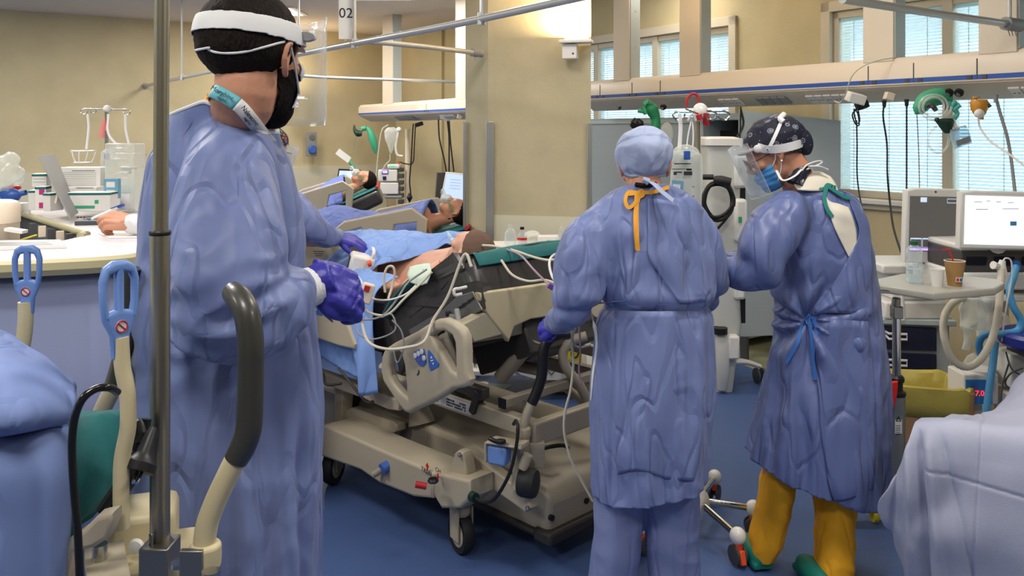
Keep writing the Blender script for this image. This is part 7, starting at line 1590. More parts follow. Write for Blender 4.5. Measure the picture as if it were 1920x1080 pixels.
# plastic packaging hanging
def bag(pts, Y, label, amp=.012):
    mb = MB(); mb.loft([ring(py, L_, R_, d_, Y, 0, 18, 2) for py, L_, R_, d_ in pts]); me = fused(mb, .006, 3); displace(me, lambda c, n: amp*ridged(c, 12)); o = link('plastic_bag', me, 'clear_bag', angle=30); tag(o, label, 'bag')
bag([(560, 1812, 1836, .02), (580, 1802, 1842, .03), (610, 1798, 1846, .03), (618, 1806, 1840, .02)], 3.9, 'crumpled clear bag hanging inside the loop of the white breathing hose')
bag([(615, 1808, 1826, .02), (640, 1806, 1820, .02), (655, 1803, 1816, .015)], 3.88, 'narrow clear plastic strip hanging below the crumpled bag', .006)
bag([(562, 1840, 1862, .02), (620, 1836, 1862, .03), (650, 1840, 1858, .02)], 3.98, 'clear plastic sleeve hanging between the white and blue hoses')
# blue stool and leads
sx = W(1912, 640, 3.75); sl = empty('stool', V((sx.x+.1, sx.y, 0)), 'dark blue padded stool at the right edge beside the humidifier', 'stool')
mb = MB(); mb.lathe([(0, -.03), (.165, -.03), (.18, -.015), (.18, .02), (.165, .034), (0, .036)], (sx.x+.12, sx.y+.02, sx.z+.0), seg=36, cap=False); mb.build('seat', mat('stool_blue', '24308c', .35), sl)
mb = MB(); mb.cyl((sx.x+.12, sx.y+.02, .12), (sx.x+.12, sx.y+.02, sx.z-.03), .03); mb.box((sx.x+.1, sx.y, sx.z-.05), (.2, .2, .02)); mb.build('column', 'dark_grey', sl)
for i in range(5): a_ = i*2*PI/5; mb = MB(); mb.tube([(sx.x+.12, sx.y+.02, .12), (sx.x+.12+.24*math.cos(a_), sx.y+.02+.24*math.sin(a_), .06)], .018, k=1); mb.ell((sx.x+.12+.24*math.cos(a_), sx.y+.02+.24*math.sin(a_), .03), (.03, .03, .03)); mb.build('leg', 'dark_grey', sl)
ll = empty('lead_cables', W(1880, 740, 3.8), 'loose grey leads behind the stool and humidifier', 'cable')
mb = MB(); mb.tube([W(1892, 680, 3.85), W(1880, 720, 3.82), (W(1874, 760, 3.8)), W(1860, 775, 3.8)], .004); mb.tube([W(1918, 690, 3.7), W(1895, 700, 3.7), W(1885, 720, 3.72), W(1905, 735, 3.7)], .004); mb.tube([W(1886, 660, 3.85), W(1896, 690, 3.8), W(1915, 705, 3.8)], .0035); mb.build('leads', 'dark_grey', ll)
mb = MB(); mb.box(W(1905, 690, 3.95), (.14, .16, .16)); mb.box(W(1900, 770, 3.95), (.12, .12, .2)); mb.build('connector_box', 'white', ll, bev=.01)

# ================================================================== waste box with yellow liner
Yw = 3.95
a = W(1652, 0, Yw).x; b = W(1832, 0, Yw).x; R = Matrix.Translation(((a+b)/2+.02, Yw+.12, 0)) @ Matrix.Rotation(-.25, 4, 'Z'); hw_, hd_, zt2 = .19, .15, Zat(730, Yw)
wb = empty('waste_box', V(((a+b)/2+.02, Yw+.12, 0)), 'cardboard waste box with an open yellow liner bag', 'waste box')
mb = MB(R)
for x, y, sx_, sy_ in ((-hw_, 0, .01, 2*hd_), (hw_, 0, .01, 2*hd_), (0, -hd_, 2*hw_, .01), (0, hd_, 2*hw_, .01)): mb.box((x, y, zt2/2), (sx_, sy_, zt2))
mb.box((0, 0, .01), (2*hw_, 2*hd_, .01)); mb.build('carton', 'cardboard', wb)
rows = []; n_ = 72
for z, o in ((zt2-.12, .012), (zt2-.06, .016), (zt2-.01, .018), (zt2+.012, .012), (zt2+.016, .0), (zt2+.004, -.012), (zt2-.06, -.02), (zt2-.16, -.04), (zt2-.26, -.07)):
    r = []
    for j in range(n_+1):
        t = 2*PI*j/n_; x = math.copysign(abs(math.cos(t))**.35, math.cos(t))*(hw_+o); y = math.copysign(abs(math.sin(t))**.35, math.sin(t))*(hd_+o)
        wv = .010*noise.noise(V((math.cos(t)*6, math.sin(t)*6, z*9)))+.004*math.sin(t*23+z*20)
        r.append(R @ V((x*(1+wv), y*(1+wv), z+.014*noise.noise(V((math.cos(t)*3, math.sin(t)*3, 5))))))
    rows.append(r)
mb = MB(); mb.grid(rows); mb.grid([rows[-1], [sum(rows[-1][:-1], V())/n_+V((0, 0, -.02)) for _ in range(n_+1)]]); mb.build('liner_bag', mat('liner_yellow', 'c2b255', .35, bump=.5, bscale=18), wb, solid=.002)

# ================================================================== trolley behind the bed against the column
tz = .88
tr_ = empty('trolley', V((.25, 5.35, 0)), 'white two-shelf trolley behind the middle bed in front of the column', 'trolley')
mb = MB(); mb.box((.22, 5.35, tz-.015), (.95, .45, .03)); mb.build('top_shelf', 'white', tr_, bev=.006); mb = MB(); mb.box((.22, 5.30, .155), (.95, .45, .03)); mb.build('lower_shelf', 'white', tr_, bev=.006)
for x in (-.22, .66):
    for y in (5.15, 5.55): mb = MB(); mb.cyl((x, y, .1), (x, y, tz-.02), .012); mb.lathe([(.035, -.012), (.045, 0), (.035, .012)], (x, y-.02, .045), (1, 0, 0)); mb.build('post', 'steel', tr_)
def tbot(px, Y, prof, m, name, label, cat='bottle', cap=None, band=None):
    c = W(px, 0, Y); c.z = tz; e = empty(name, c, label, cat); mb = MB(); mb.lathe(prof, c, cap=False, seg=22); mb.build('body', m, e)
    if cap: mb = MB(); mb.lathe([(cap[0], cap[1]), (cap[0], cap[1]+cap[2]), (0, cap[1]+cap[2]+.001)], c, cap=False); mb.build('cap', cap[3], e)
    if band: mb = MB(); mb.lathe([(band[0], band[1]), (band[0], band[2])], c, cap=False); mb.build('label', band[3], e)
tbot(957, 5.25, [(0, 0), (.035, 0), (.036, .08), (.03, .10), (.012, .12), (.012, .135)], 'bottle', 'plastic_bottle', 'clear plastic bottle at the left end of the trolley top', cap=(.013, .13, .012, 'clear'))
tbot(979, 5.2, [(0, 0), (.030, 0), (.030, .075), (.012, .105), (.011, .12)], 'bottle', 'medicine_bottle', 'bottle with a black cap and a red and white label on the trolley', cap=(.013, .118, .015, 'black'), band=(.031, .02, .07, 'label_white'))
mb = MB(); c = W(979, 0, 5.2); mb.lathe([(.0315, .055), (.0315, .070)], V((c.x, c.y, tz)), cap=False); mb.build('red_band', 'red_bright', bpy.data.objects['medicine_bottle'])
tbot(1052, 5.25, [(0, 0), (.028, 0), (.028, .06), (.010, .09), (.010, .11)], 'bottle', 'plastic_bottle', 'clear bottle at the right end of the trolley top', cap=(.010, .11, .02, 'clear'))
mb = MB(); c = W(1028, 0, 5.3); mb.box((c.x, c.y, tz+.035), (.13, .08, .07)); o = tagd('supply_box', 'white', mb, 'white supply box with a small green mark on the trolley', 'box', .006)
mb = MB(); mb.box((c.x, c.y-.041, tz+.035), (.018, .002, .018)); mb.build('green_mark', 'green_pale', o)
mb = MB(); mb.ell(W(1000, 447, 5.35), (.06, .05, .05)); me = fused(mb, .007, 2); displace(me, lambda c, n: .01*ridged(c, 12)); o = link('plastic_wrap', me, 'clear_bag', angle=30); tag(o, 'crumpled clear wrapping between the bottles and the supply box', 'wrapping')
# sharps box and cartons on lower shelf
Yx = 5.0
sb_ = empty('sharps_carton', V((W(1000, 0, Yx).x, 5.2, .17)), 'white carton with a crossed-out needle symbol under the middle bed', 'box')
M = vplane(W(1000, 660, 5.05), (1, 0)); mb = MB(); mb.pplate([[(953, 612), (1096, 606), (1096, 700), (1010, 700), (975, 690), (953, 668)]], M @ Matrix.Translation((0, 0, -.15)), .30, .004); mb.build('carton', 'white', sb_)
Mf = M @ Matrix.Translation((0, 0, .003))
mb = MB(); c = hit(980, 680, Mf.translation, V((0, -1, 0))); mb.tube([c+V((.024*math.cos(t*PI/12), 0, .032*math.sin(t*PI/12))) for t in range(24)], .003, seg=6, k=1, closed=True); mb.tube([c+V((-.016, 0, .024)), c+V((.016, 0, -.024))], .0022, k=1); mb.tube([c+V((.014, 0, .022)), c+V((-.014, 0, -.022))], .0018, k=1)
c2_ = hit(964, 676, Mf.translation, V((0, -1, 0))); mb.tube([c2_+V((-.022, 0, .014)), c2_+V((.0, 0, .016)), c2_+V((.012, 0, .004)), c2_+V((0, 0, -.012)), c2_+V((-.018, 0, -.012))], .003, seg=6); mb.build('needle_symbol', 'print', sb_)
mb = MB(); cdz = hit(1034, 685, Mf.translation, V((0, -1, 0))); mb.plate([[(0, .06), (.05, 0), (0, -.06), (-.05, 0)], [(0, .054), (-.045, 0), (0, -.054), (.045, 0)]], vplane(cdz, (1, 0)), .002); 
for a_ in (PI/2, PI/2+2.09, PI/2+4.19): mb.tube([cdz+V((.009*math.cos(a_)+.009*math.cos(t*PI/6), -.002, .022+.011*math.sin(a_)+.011*math.sin(t*PI/6))) for t in range(12)], .0016, seg=5, k=1, closed=True)
for i_ in range(3): mb.box(cdz+V((0, -.002, -.008-i_*.010)), (.05-.012*i_, .001, .004))
mb.build('hazard_diamond', 'print', sb_)
mb = MB(); mb.box(hit(985, 636, Mf.translation, V((0, -1, 0)))+V((0, .0, 0)), (.09, .004, .06)); mb.build('brown_flap', 'cardboard', sb_)
yb_ = MB(); yb_.box(W(1075, 675, 4.98), (.10, .03, .13)); yo = tagd('hazard_sign', 'yellow', yb_, 'yellow hazard label box beside the white carton under the bed', 'label')
mb = MB(); c = W(1078, 662, 4.96); mb.tube([c+V((.02*math.cos(t*PI/8), 0, .026*math.sin(t*PI/8))) for t in range(16)], .005, seg=6, k=1, closed=True); mb.build('black_symbol', 'print', yo)
mb = MB(); mb.box((W(1075, 0, 5.1).x, 5.25, .07), (.28, .2, .10)); tagd('yellow_crate', mat('dull_yellow', 'a99a3a', .6), mb, 'dull yellow crate on the floor under the trolley', 'crate', .006)
# ================================================================== beds and patients at the back
def back_bed(loc, yaw, label, incline, L=1.7, railside=1):
    e = empty('hospital_bed', loc, label, 'hospital bed', None, yaw); R = ROOTM[e.name]   # local x towards the head
    mb = MB(R); mb.box((-.55, 0, .52), (1.3, .86, .04)); mb.build('deck', 'bed_dark', e)
    mb = MB(R); mb.box((-.3, 0, .25), (1.2, .5, .12)); mb.box((-.3, 0, .40), (.5, .3, .2)); mb.build('base', 'bed_plastic', e, bev=.02)
    for x in (-.95, .4):
        for y in (-.35, .35): mb = MB(R); mb.lathe([(.065, -.02), (.075, 0), (.065, .02)], (x, y, .075), (0, 1, 0)); mb.box((x, y, .16), (.04, .06, .1)); mb.build('caster', 'dark_grey', e)
    ca, sa = math.cos(incline), math.sin(incline); Lb = .78
    prof = [(-1.25, .70), (0, .70), (ca*Lb, .70+sa*Lb), (ca*Lb+sa*.15, .70+sa*Lb-ca*.15), (.06, .55), (-1.25, .55)]
    mb = MB(R); vs = [(a, -.42, b) for a, b in prof]+[(a, .42, b) for a, b in prof]; k = len(prof); mb.add(vs, [tuple(range(k)), tuple(range(k, 2*k))[::-1]]+[(i, (i+1) % k, k+(i+1) % k, k+i) for i in range(k)]); mb.build('mattress', 'mattress', e, bev=.035)
    mb = MB(R); rows = [[(a, y, b+.006) for y in (-.40, 0, .40)] for a, b in ((-.1, .70), (0, .705), (ca*Lb*.5, .705+sa*Lb*.5), (ca*Lb*.97, .705+sa*Lb*.97))]; mb.grid([[V(p) for p in r] for r in rows]); mb.build('sheet', 'teal', e, solid=.008)
    mb = MB(R); mb.tube([(ca*Lb*.98, -.40, .71+sa*Lb), (ca*Lb*.98+.02, .40, .71+sa*Lb)], .015, k=1); mb.build('red_hem', 'red', e)
    for y in (-.47, .47):
        for x0, x1, z0 in ((-1.15, -.35, .55), (-.2, .45, .60)):
            dz = 0 if x0 < -.3 else math.tan(incline*.6)*.5
            o = [(x0, z0), (x1, z0+dz), (x1+.03, z0+.30+dz), (x1-.08, z0+.38+dz), (x0+.08, z0+.36), (x0-.02, z0+.28)]; xm = (x0+x1)/2
            h1 = [(x0+.06, z0+.10), (xm-.08, z0+.12+dz*.4), (xm-.12, z0+.28+dz*.45), (x0+.08, z0+.28)]; h2 = [(xm+.08, z0+.12+dz*.6), (x1-.05, z0+.10+dz), (x1-.05, z0+.28+dz), (xm+.12, z0+.29+dz*.6)]
            M = R @ Matrix.Translation((0, y, 0)) @ Matrix.Rotation(PI/2, 4, 'X'); mb = MB(); mb.plate([o, h1, h2], M, .04, .012); mb.build('siderail', 'bed_plastic', e)
    mb = MB(R); mb.box((-1.3, 0, .72), (.035, .88, .36)); mb.build('footboard', 'bed_cream', e, bev=.012)
    return e, R, (ca, sa)
def lying(R, ca, sa, label, Y0=0, x_sheet=True, name='patient'):
    e = person(R @ V((0, Y0, .72)), label); S = MB()
    def bi(t, y, h): return R @ V((ca*t if t > 0 else t, Y0+y, .70+(sa*t if t > 0 else 0)+h))
    up = R.to_3x3() @ V((-sa, 0, ca)); hd_ = R.to_3x3() @ V((ca, 0, sa)); HH = frame(bi(.62, 0, .13), R.to_3x3() @ V((0, 1, 0)), hd_)
    if (HH.to_3x3() @ V((0, 1, 0))).dot(up) < 0: HH = HH @ Matrix.Rotation(PI, 4, 'Z')
    head_prims(S, HH); ear_prims(S, HH); S.tube([bi(.60, 0, .10), bi(.48, 0, .10), bi(.40, 0, .10)], [.05, .055, .08]); S.tube([bi(.42, 0, .10), bi(.2, 0, .11), bi(0, 0, .12), bi(-.15, 0, .11)], [.12, .15, .14, .14], seg=20)
    for q in (-1, 1): S.tube([bi(.42, q*.15, .10), bi(.15, q*.24, .09), bi(-.08, q*.22, .14)], [.055, .042, .032]); S.tube([bi(-.1, q*.1, .12), bi(-.6, q*.1, .16), bi(-1.1, q*.1, .08)], [.08, .06, .04])
    link('body', fused(S, .008, 5), 'skin', e, angle=80)
    h = headmesh(HH, .007); shell('hair', h, HH, lambda l: l.z > .045+l.y*.6 or l.y < -.03, lambda l: .008, 'hair', e, .004)
    mb = MB(HH); mb.ell((0, .11, -.045), (.04, .035, .045)); mb.tube([(0, .14, -.05), (.02, .18, -.06), (.06, .16, -.08)], .012); mb.build('oxygen_mask', 'clear_bag', e); mb = MB(HH); mb.tube([(-.078, .0, -.0), (-.05, .09, -.03), (.05, .09, -.03), (.078, 0, 0)], .004); mb.build('mask_strap', 'green_pale', e)
    return e, bi
# far bed (left)
bA = W(640, 0, 9.6); bA.z = 0
b2, R2, (ca, sa) = back_bed(V((-2.10, 8.8, 0)), .15, 'far hospital bed with raised backrest under the short supply beam', .42)
for o in (b2,): pass
e2, bi = lying(R2, ca, sa, 'patient with an oxygen mask lying on the far bed')
g = [[bi(t, y, h) for y, h in ((-.42, .02), (-.25, .20), (0, .27), (.25, .20), (.42, .02))] for t in (.40, .2, 0, -.3, -.7, -1.15)]
cloth('blanket', g, 'sheet_violet', 'blue violet blanket over the patient on the far bed', 'blanket', 6, 6, .025, 5, .01)
# nearer back bed (behind the middle bed)
b3, R3, (ca3, sa3) = back_bed(V((-1.02, 6.5, 0)), -.10, 'hospital bed with a blue covered patient behind the middle bed', .26)
e3, bi3 = lying(R3, ca3, sa3, 'patient lying on the bed behind the middle bed, seen before the column')
g = [[bi3(t, y, h) for y, h in ((-.46, -.02), (-.25, .18), (0, .26), (.25, .18), (.46, -.02))] for t in (.42, .2, 0, -.3, -.6, -.9, -1.15)]
for j in range(5): g[3][j].z += .05
cloth('blanket', g, 'sheet_violet', 'smooth blue violet blanket over the bed behind the middle bed', 'blanket', 6, 6, .022, 4, .01)
# tablet monitor, ventilator tower and hanging things near the far bed
Yf = 10.2
tm_ = empty('patient_monitor', W(651, 340, Yf), 'black framed tablet monitor glowing beyond the far bed', 'monitor')
M = vplane(W(651, 339, Yf), (1, .25)) @ Matrix.Rotation(-.06, 4, 'Z'); mb = MB(); mb.plate([[(-.135, -.13), (.125, -.13), (.15, .14), (-.11, .14)]], M, .03, .006); mb.build('case', 'black', tm_)
mb = MB(); mb.plate([[(-.118, -.115), (.112, -.115), (.132, .12), (-.098, .12)]], M @ Matrix.Translation((0, 0, .017)), .003); sc2 = mb.build('screen', 'screen_blue', tm_)
mb = MB()
for x, y, a_, b_ in ((-.05, .05, .09, .03), (.08, .08, .05, .05), (-.06, -.06, .09, .04), (.07, -.04, .06, .04)): mb.plate([[(x-a_/2, y-b_/2), (x+a_/2, y-b_/2), (x+a_/2, y+b_/2), (x-a_/2, y+b_/2)]], M @ Matrix.Translation((0, 0, .0195)), .001)
mb.build('screen_panels', 'screen_dim', sc2)
mb = MB(); mb.cyl(W(651, 358, Yf+.05), V((W(651, 0, Yf+.05).x, Yf+.05, .05)), .02); mb.cyl(V((W(651, 0, Yf+.05).x, Yf+.05, .0)), V((W(651, 0, Yf+.05).x, Yf+.05, .05)), .2); mb.build('stand', 'grey', tm_)
Yv = 9.9
tv = empty('ventilator', V((W(735, 0, Yv).x, Yv, 0)), 'stack of infusion pumps with a violet display on a pole by the far bed', 'pump stack')
mb = MB(); mb.cyl((W(762, 0, Yv).x, Yv+.1, .05), (W(762, 0, Yv).x, Yv+.1, 1.62), .028); mb.cyl((W(762, 0, Yv).x, Yv+.1, 0), (W(762, 0, Yv).x, Yv+.1, .06), .25); mb.build('pole', 'beam', tv)
for py0, py1, x0_, x1_, mm in ((308, 316, 727, 750, 'white'), (318, 340, 710, 746, 'white'), (342, 364, 714, 748, 'white'), (366, 372, 722, 755, 'grey')):
    a = W(x0_, py1, Yv); b = W(x1_, py0, Yv); mb = MB(); mb.box(((a.x+b.x)/2, Yv+.05, (a.z+b.z)/2), (b.x-a.x, .2, b.z-a.z)); pmx = mb.build('pump', mm, tv, bev=.012)
    if py0 == 318: mb = MB(); mb.box(W(722, 322, Yv-.055), (.075, .01, .05)); mb.build('display_frame', 'blue_strip', pmx); mb = MB(); mb.box(W(722, 322, Yv-.062), (.055, .006, .036)); mb.build('display', 'screen_violet', pmx); mb = MB(); mb.box(W(721, 334, Yv-.055), (.04, .01, .04)); mb.build('keypad', 'navy', pmx)
    if py0 == 308: mb = MB(); mb.box(W(736, 311, Yv-.055), (.06, .006, .012)); mb.build('readout', 'led_green', pmx)
mb = MB()
for i in range(7): mb.box(W(752, 318+i*12, Yv+.02), (.06, .12, .045))
mb.build('rack', 'dark_grey', tv, bev=.006)
mb = MB(); mb.box(W(748, 305, Yv), (.02, .02, .03)); mb.build('orange_tap', 'orange_red', tv)
def bag2(pts, Y, name, m, label, cat, amp=.004):
    mb = MB(); mb.loft([ring(py, L_, R_, d_, Y, 0, 16, 2) for py, L_, R_, d_ in pts]); me = fused(mb, .010, 3); displace(me, lambda c, n: amp*ridged(c, 10)); o = link(name, me, m, angle=50); tag(o, label, cat); return o
fd = bag2([(238, 728, 740, .02), (246, 720, 746, .05), (262, 722, 744, .05), (275, 728, 738, .03), (288, 731, 735, .01)], 9.8, 'fluid_bag', 'clear_bag', 'clear drip bag hanging under the short supply beam', 'fluid bag')
mb = MB(); mb.tube([W(731, 288, 9.8), W(731, 300, 9.8), W(722, 310, 9.8), W(712, 330, 9.8)], .006, seg=8); mb.tube([W(728, 234, 9.8), W(716, 244, 9.8), W(710, 280, 9.8), W(706, 320, 9.8), W(703, 348, 9.8)], .006, seg=8); mb.build('drip_line', 'clear_bag', fd)
mb = MB(); mb.tube([W(748, 240, 9.8), W(746, 250, 9.8), W(742, 275, 9.8), W(745, 290, 9.8), W(755, 293, 9.8)], .014, seg=8); mb.ell(W(748, 243, 9.8), (.03, .03, .03)); mb.build('corrugated_tube', 'white', fd)
rb2 = empty('resuscitator_bag', W(695, 250, 9.9), 'green resuscitator bag with a black mask at the end of the short supply beam', 'resuscitator')
mb = MB(); mb.loft([ring(py, L_, R_, d_, 9.9, 0, 14, 2) for py, L_, R_, d_ in ((238, 684, 692, .02), (246, 688, 700, .04), (262, 691, 707, .05), (278, 697, 708, .04), (288, 703, 706, .01))]); mb.build('bag', 'green_pale', rb2)
mb = MB(); mb.tube([W(664, 234, 9.9), W(665, 243, 9.9), W(671, 250, 9.9), W(678, 250, 9.9)], [.006, .02, .04, .03], seg=10); mb.build('mask', 'green_dark', rb2); mb = MB(); mb.tube([W(678, 242, 9.9), W(686, 240, 9.9)], [.03, .025]); mb.build('valve', 'green_pale', rb2)
cd_ = empty('paper_tag', W(644, 293, 10.0), 'white paper card with a green clip floating on a drip line beyond the far bed', 'card')
M = vplane(W(644, 292, 10.0), (1, .1)) @ Matrix.Rotation(-.65, 4, 'Z'); mb = MB(); mb.plate([[(-.09, -.038), (.09, -.038), (.09, .038), (-.09, .038)]], M, .004); mb.build('card', 'white', cd_)
mb = MB(); mb.tube([W(656, 304, 10.0), W(664, 314, 10.0)], [.02, .02]); mb.tube([W(664, 314, 10), W(664, 322, 10), W(664, 330, 10.1)], .006); mb.tube([W(656, 302, 10.0), W(670, 250, 10.05), W(680, 236, 10.05)], .002); mb.build('green_clip', 'green_pale', cd_)
rt = MB(); rt.tube([W(694, 350, 9.8), W(692, 342, 9.8), W(696, 336, 9.8), W(700, 340, 9.8), W(701, 350, 9.8)], .009, seg=8); tagd('red_tube', 'red_bright', rt, 'red looped tube left of the violet display pump', 'tube')
def cab2(pts, r, label, blobs=()):
    e = empty('hanging_cable', W(*pts[0]), label, 'cable'); mb = MB(); mb.tube([W(*p) for p in pts], r, seg=6); mb.build('cable', 'black', e)
    for b_ in blobs: mb = MB(); mb.tube([W(b_[0], b_[1]-8, b_[2]), W(b_[0], b_[1], b_[2]), W(b_[0], b_[1]+8, b_[2])], [.012, .035, .012], seg=8); mb.build('cable_joint', 'black', e)
cab2([(775, 232, 9.7), (773, 260, 9.7), (771, 300, 9.7), (768, 340, 9.7), (770, 365, 9.7), (766, 390, 9.7), (768, 425, 9.7)], .008, 'black cable hanging beside the far pump stack', [(768, 370, 9.7)])
cab2([(779, 232, 9.6), (777, 270, 9.6), (774, 305, 9.6), (760, 307, 9.7), (750, 304, 9.8)], .007, 'black cable bending left to the orange tap at the far pump stack')
cab2([(822, 224, 9.0), (824, 260, 9.0), (832, 295, 9.0), (837, 322, 9.0)], .008, 'leftmost of the three cables falling to the white far screen')
cab2([(839, 227, 8.9), (842, 260, 8.9), (842, 322, 8.9)], .008, 'straight middle cable falling to the white far screen')
cab2([(842, 227, 8.85), (845, 270, 8.85), (851, 322, 8.85)], .008, 'rightmost of the three cables falling to the white far screen')
mb = MB(); mb.box(W(786, 233, 9.6), (.09, .06, .045), (0, -.3, 0)); tagd('adapter', 'black', mb, 'black adapter plugged under the short supply beam', 'adapter', .006)
mb = MB(); mb.box(W(836, 220, 8.9), (.10, .08, .06), (0, .3, 0)); tagd('power_supply', 'white', mb, 'white power brick under the short supply beam by the column', 'power supply', .006)
mb = MB(); mb.box(W(862, 219, 8.5), (.05, .06, .045), (0, .3, 0)); tagd('plug_adapter', 'beam', mb, 'beige plug under the right end of the short supply beam', 'plug', .004)
cab2([(776, 396, 9.3), (778, 400, 9.3), (776, 412, 9.3)], .006, 'black bulb shaped lead beside the far pump stack', [(777, 398, 9.3)])
# white far screen
ws = empty('patient_monitor', W(845, 350, 8.7), 'white tilted touch screen beside a dark panel left of the column', 'monitor')
M = vplane(W(852, 350, 8.65), (1, .1)) @ Matrix.Rotation(-.10, 4, 'Z'); mb = MB(); mb.plate([[(-.13, -.14), (.17, -.14), (.17, .14), (-.10, .14)]], M, .03, .008); mb.build('case', 'white', ws)
mb = MB(); mb.plate([[(-.115, -.125), (.16, -.125), (.16, .125), (-.088, .125)]], M @ Matrix.Translation((0, 0, .017)), .003); scr = mb.build('screen', 'screen_blue', ws)
mb = MB()
for i in range(4): mb.plate([[(-.05, .07-i*.03), (.06, .07-i*.03), (.06, .074-i*.03), (-.05, .074-i*.03)]], M @ Matrix.Translation((0, 0, .0195)), .001)
mb.build('screen_lines', 'screen_dim', scr)
M = vplane(W(828, 350, 8.85), (1, .3)); mb = MB(); mb.plate([[(-.07, -.15), (.06, -.15), (.06, .15), (-.05, .15)]], M, .04, .006); mb.build('dark_panel', 'unit_dark', ws)
mb = MB(); x_ = W(850, 0, 8.8).x; mb.cyl((x_, 8.85, .05), (x_, 8.85, 1.0), .03); mb.box((x_, 8.85, .03), (.4, .4, .06)); mb.build('stand', 'beam', ws)
# ================================================================== leads, monitor and lines on the middle bed
tmn = empty('transport_monitor', onbed(672, 492, .12), 'small white transport monitor with a handle lying at the foot of the middle bed', 'monitor')
c = onbed(676, 495, .10); c.z += .0
Rm_ = Matrix.Translation(c) @ Matrix.Rotation(RZB+2.6, 4, 'Z') @ Matrix.Rotation(.25, 4, 'X')
mb = MB(Rm_); mb.box((0, 0, 0), (.15, .11, .09)); mb.build('case', 'white', tmn, bev=.014)
mb = MB(Rm_); mb.tube([(-.06, -.04, .045), (-.055, -.04, .075), (.055, -.04, .075), (.06, -.04, .045)], .008, seg=10, k=2); mb.build('handle', 'white_gloss', tmn)
mb = MB(Rm_); mb.box((-.02, .056, 0), (.08, .003, .06)); mb.build('screen', 'black_gloss', tmn)
mb = MB(); mb.cyl(W(690, 495, c.y-.08), W(696, 493, c.y-.08), .014); mb.build('orange_knob', 'orange_red', tmn)
def lead(pts, r, m, label, cat='cable'):
    e = tag(MB().tube([W(*p) for p in pts], r, seg=8, k=6).build('lead_cable', m), label, cat); return e
yb0 = 3.35
lead([(884, 440+60, 3.1), (870, 478, 3.12), (840, 555, 3.12), (812, 600, 3.12), (795, 640, 3.08), (760, 652, 3.06), (722, 654, 3.08), (690, 640, 3.12), (678, 600, 3.16), (676, 570, 3.2)], .0055, 'cable_cream', 'thick cream cable looping low over the side of the middle bed')
lead([(676, 540, 3.2), (684, 578, 3.16), (705, 590, 3.15), (730, 588, 3.15), (758, 560, 3.15), (790, 530, 3.2), (810, 510, 3.2)], .0045, 'cable_cream', 'cream cable curling beside the rolled teal sheet')
lead([(648, 562, 3.3), (652, 590, 3.2), (672, 598, 3.15), (700, 598, 3.15), (722, 588, 3.15), (745, 560, 3.18), (765, 530, 3.25), (800, 505, 3.3)], .004, 'grey', 'grey monitoring lead crossing the hanging blue sheet')
lead([(722, 548, 3.2), (720, 520, 3.2), (726, 502, 3.2), (736, 500, 3.2), (740, 512, 3.2), (736, 535, 3.2), (728, 560, 3.18)], .0048, 'cable_cream', 'cream cable loop standing up from the sheets on the middle bed')
lead([(665, 512, 3.3), (676, 525, 3.25), (688, 545, 3.2), (700, 560, 3.18), (730, 562, 3.16), (760, 552, 3.18), (780, 535, 3.2)], .0035, 'label_white', 'thin white lead running from the transport monitor')
lead([(660, 590, 3.2), (672, 625, 3.15), (700, 636, 3.12), (740, 620, 3.1), (735, 590, 3.12), (715, 595, 3.12)], .003, 'grey', 'thin grey lead hanging in a loop below the others')
lead([(735, 600, 3.1), (752, 620, 3.1), (757, 650, 3.1), (745, 680, 3.12), (736, 650, 3.14)], .003, 'grey', 'thin dark lead hanging over the mattress side')
cn = MB(); cn.box(W(688, 550, 3.15), (.045, .03, .075), (0, .3, .2)); co = tagd('lead_connector', 'beam', cn, 'beige lead connector block hanging beside the gloved fist', 'connector', .006)
mb = MB(); mb.box(W(688, 541, 3.13), (.02, .01, .02), (0, .3, .2)); mb.build('red_button', 'red', co)
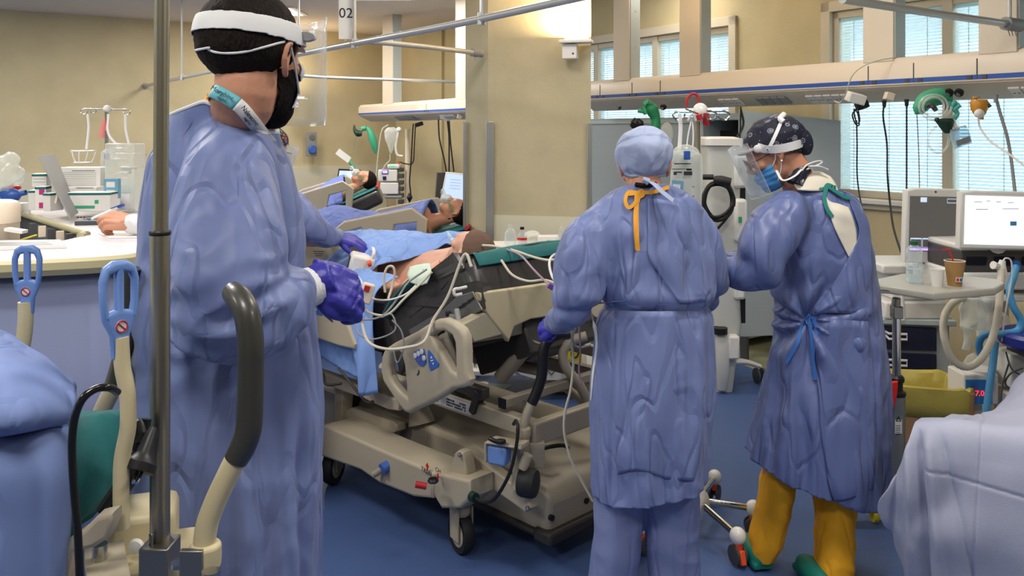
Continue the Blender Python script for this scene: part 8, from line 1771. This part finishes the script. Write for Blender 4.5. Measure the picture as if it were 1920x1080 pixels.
gz = [[onbed(x, y, v_) for x, y, v_ in r] for r in (((768, 500, -.02), (790, 494, .0), (806, 492, .02)), ((764, 515, -.04), (788, 518, -.04), (808, 512, -.03)), ((770, 530, -.05), (785, 535, -.05), (800, 532, -.05)))]
cloth('gauze_pad', gz, mat('gauze', 'c9dccb', .6), 'pale green gauze pad taped over the edge of the teal sheet', 'gauze', 5, 5, .006, 14, .003)
# lines over the head end, in front of the nurse
lead([(905, 460, 3.5), (930, 462, 3.45), (965, 470, 3.4), (1000, 482, 3.35), (1030, 488, 3.3), (1048, 484, 3.3)], .005, 'cable_cream', 'cream line lying over the teal sheet at the head end')
lead([(940, 488, 3.30), (960, 515, 3.24), (990, 527, 3.20), (1020, 525, 3.16), (1045, 532, 3.10)], .0048, 'cable_cream', 'cream line sagging across the black mattress end')
lead([(945, 466, 3.42), (975, 478, 3.3), (1000, 505, 3.2), (1020, 525, 3.15), (1034, 538, 3.1)], .004, mat('mauve', 'a48a98', .5), 'mauve line running down the mattress end to a purple clip')
mb = MB(); mb.box(W(1035, 538, 3.09), (.03, .02, .02), (0, .5, 0)); tagd('line_clip', mat('purple', '6b3f9c', .5), mb, 'small purple clip joining the lines at the bed head', 'clip', .003)
lead([(1054, 472, 3.4), (1036, 480, 3.35), (1030, 495, 3.25), (1036, 520, 3.15), (1048, 530, 3.1)], .005, 'label_white', 'white loop of line at the right of the mattress end')
lead([(1078, 615, 2.98), (1072, 640, 2.98), (1075, 680, 2.98), (1070, 730, 2.98), (1060, 770, 2.98), (1058, 810, 2.98), (1070, 860, 2.98), (1090, 900, 2.98), (1112, 940, 2.98)], .0045, 'cable_cream', 'long cream line hanging from the bed head to the floor beside the nurse')
lead([(1072, 610, 3.1), (1074, 640, 3.1), (1085, 652, 3.1), (1108, 648, 3.1)], .005, 'grey', 'short grey line curling under the nurse sleeve')
lead([(1086, 610, 3.05), (1088, 660, 3.05), (1086, 700, 3.05), (1096, 728, 3.05), (1112, 745, 3.05)], .0035, 'mauve', 'thin mauve line hanging beside the long cream line')
# sheet of the neighbouring bed rail seen over the blankets
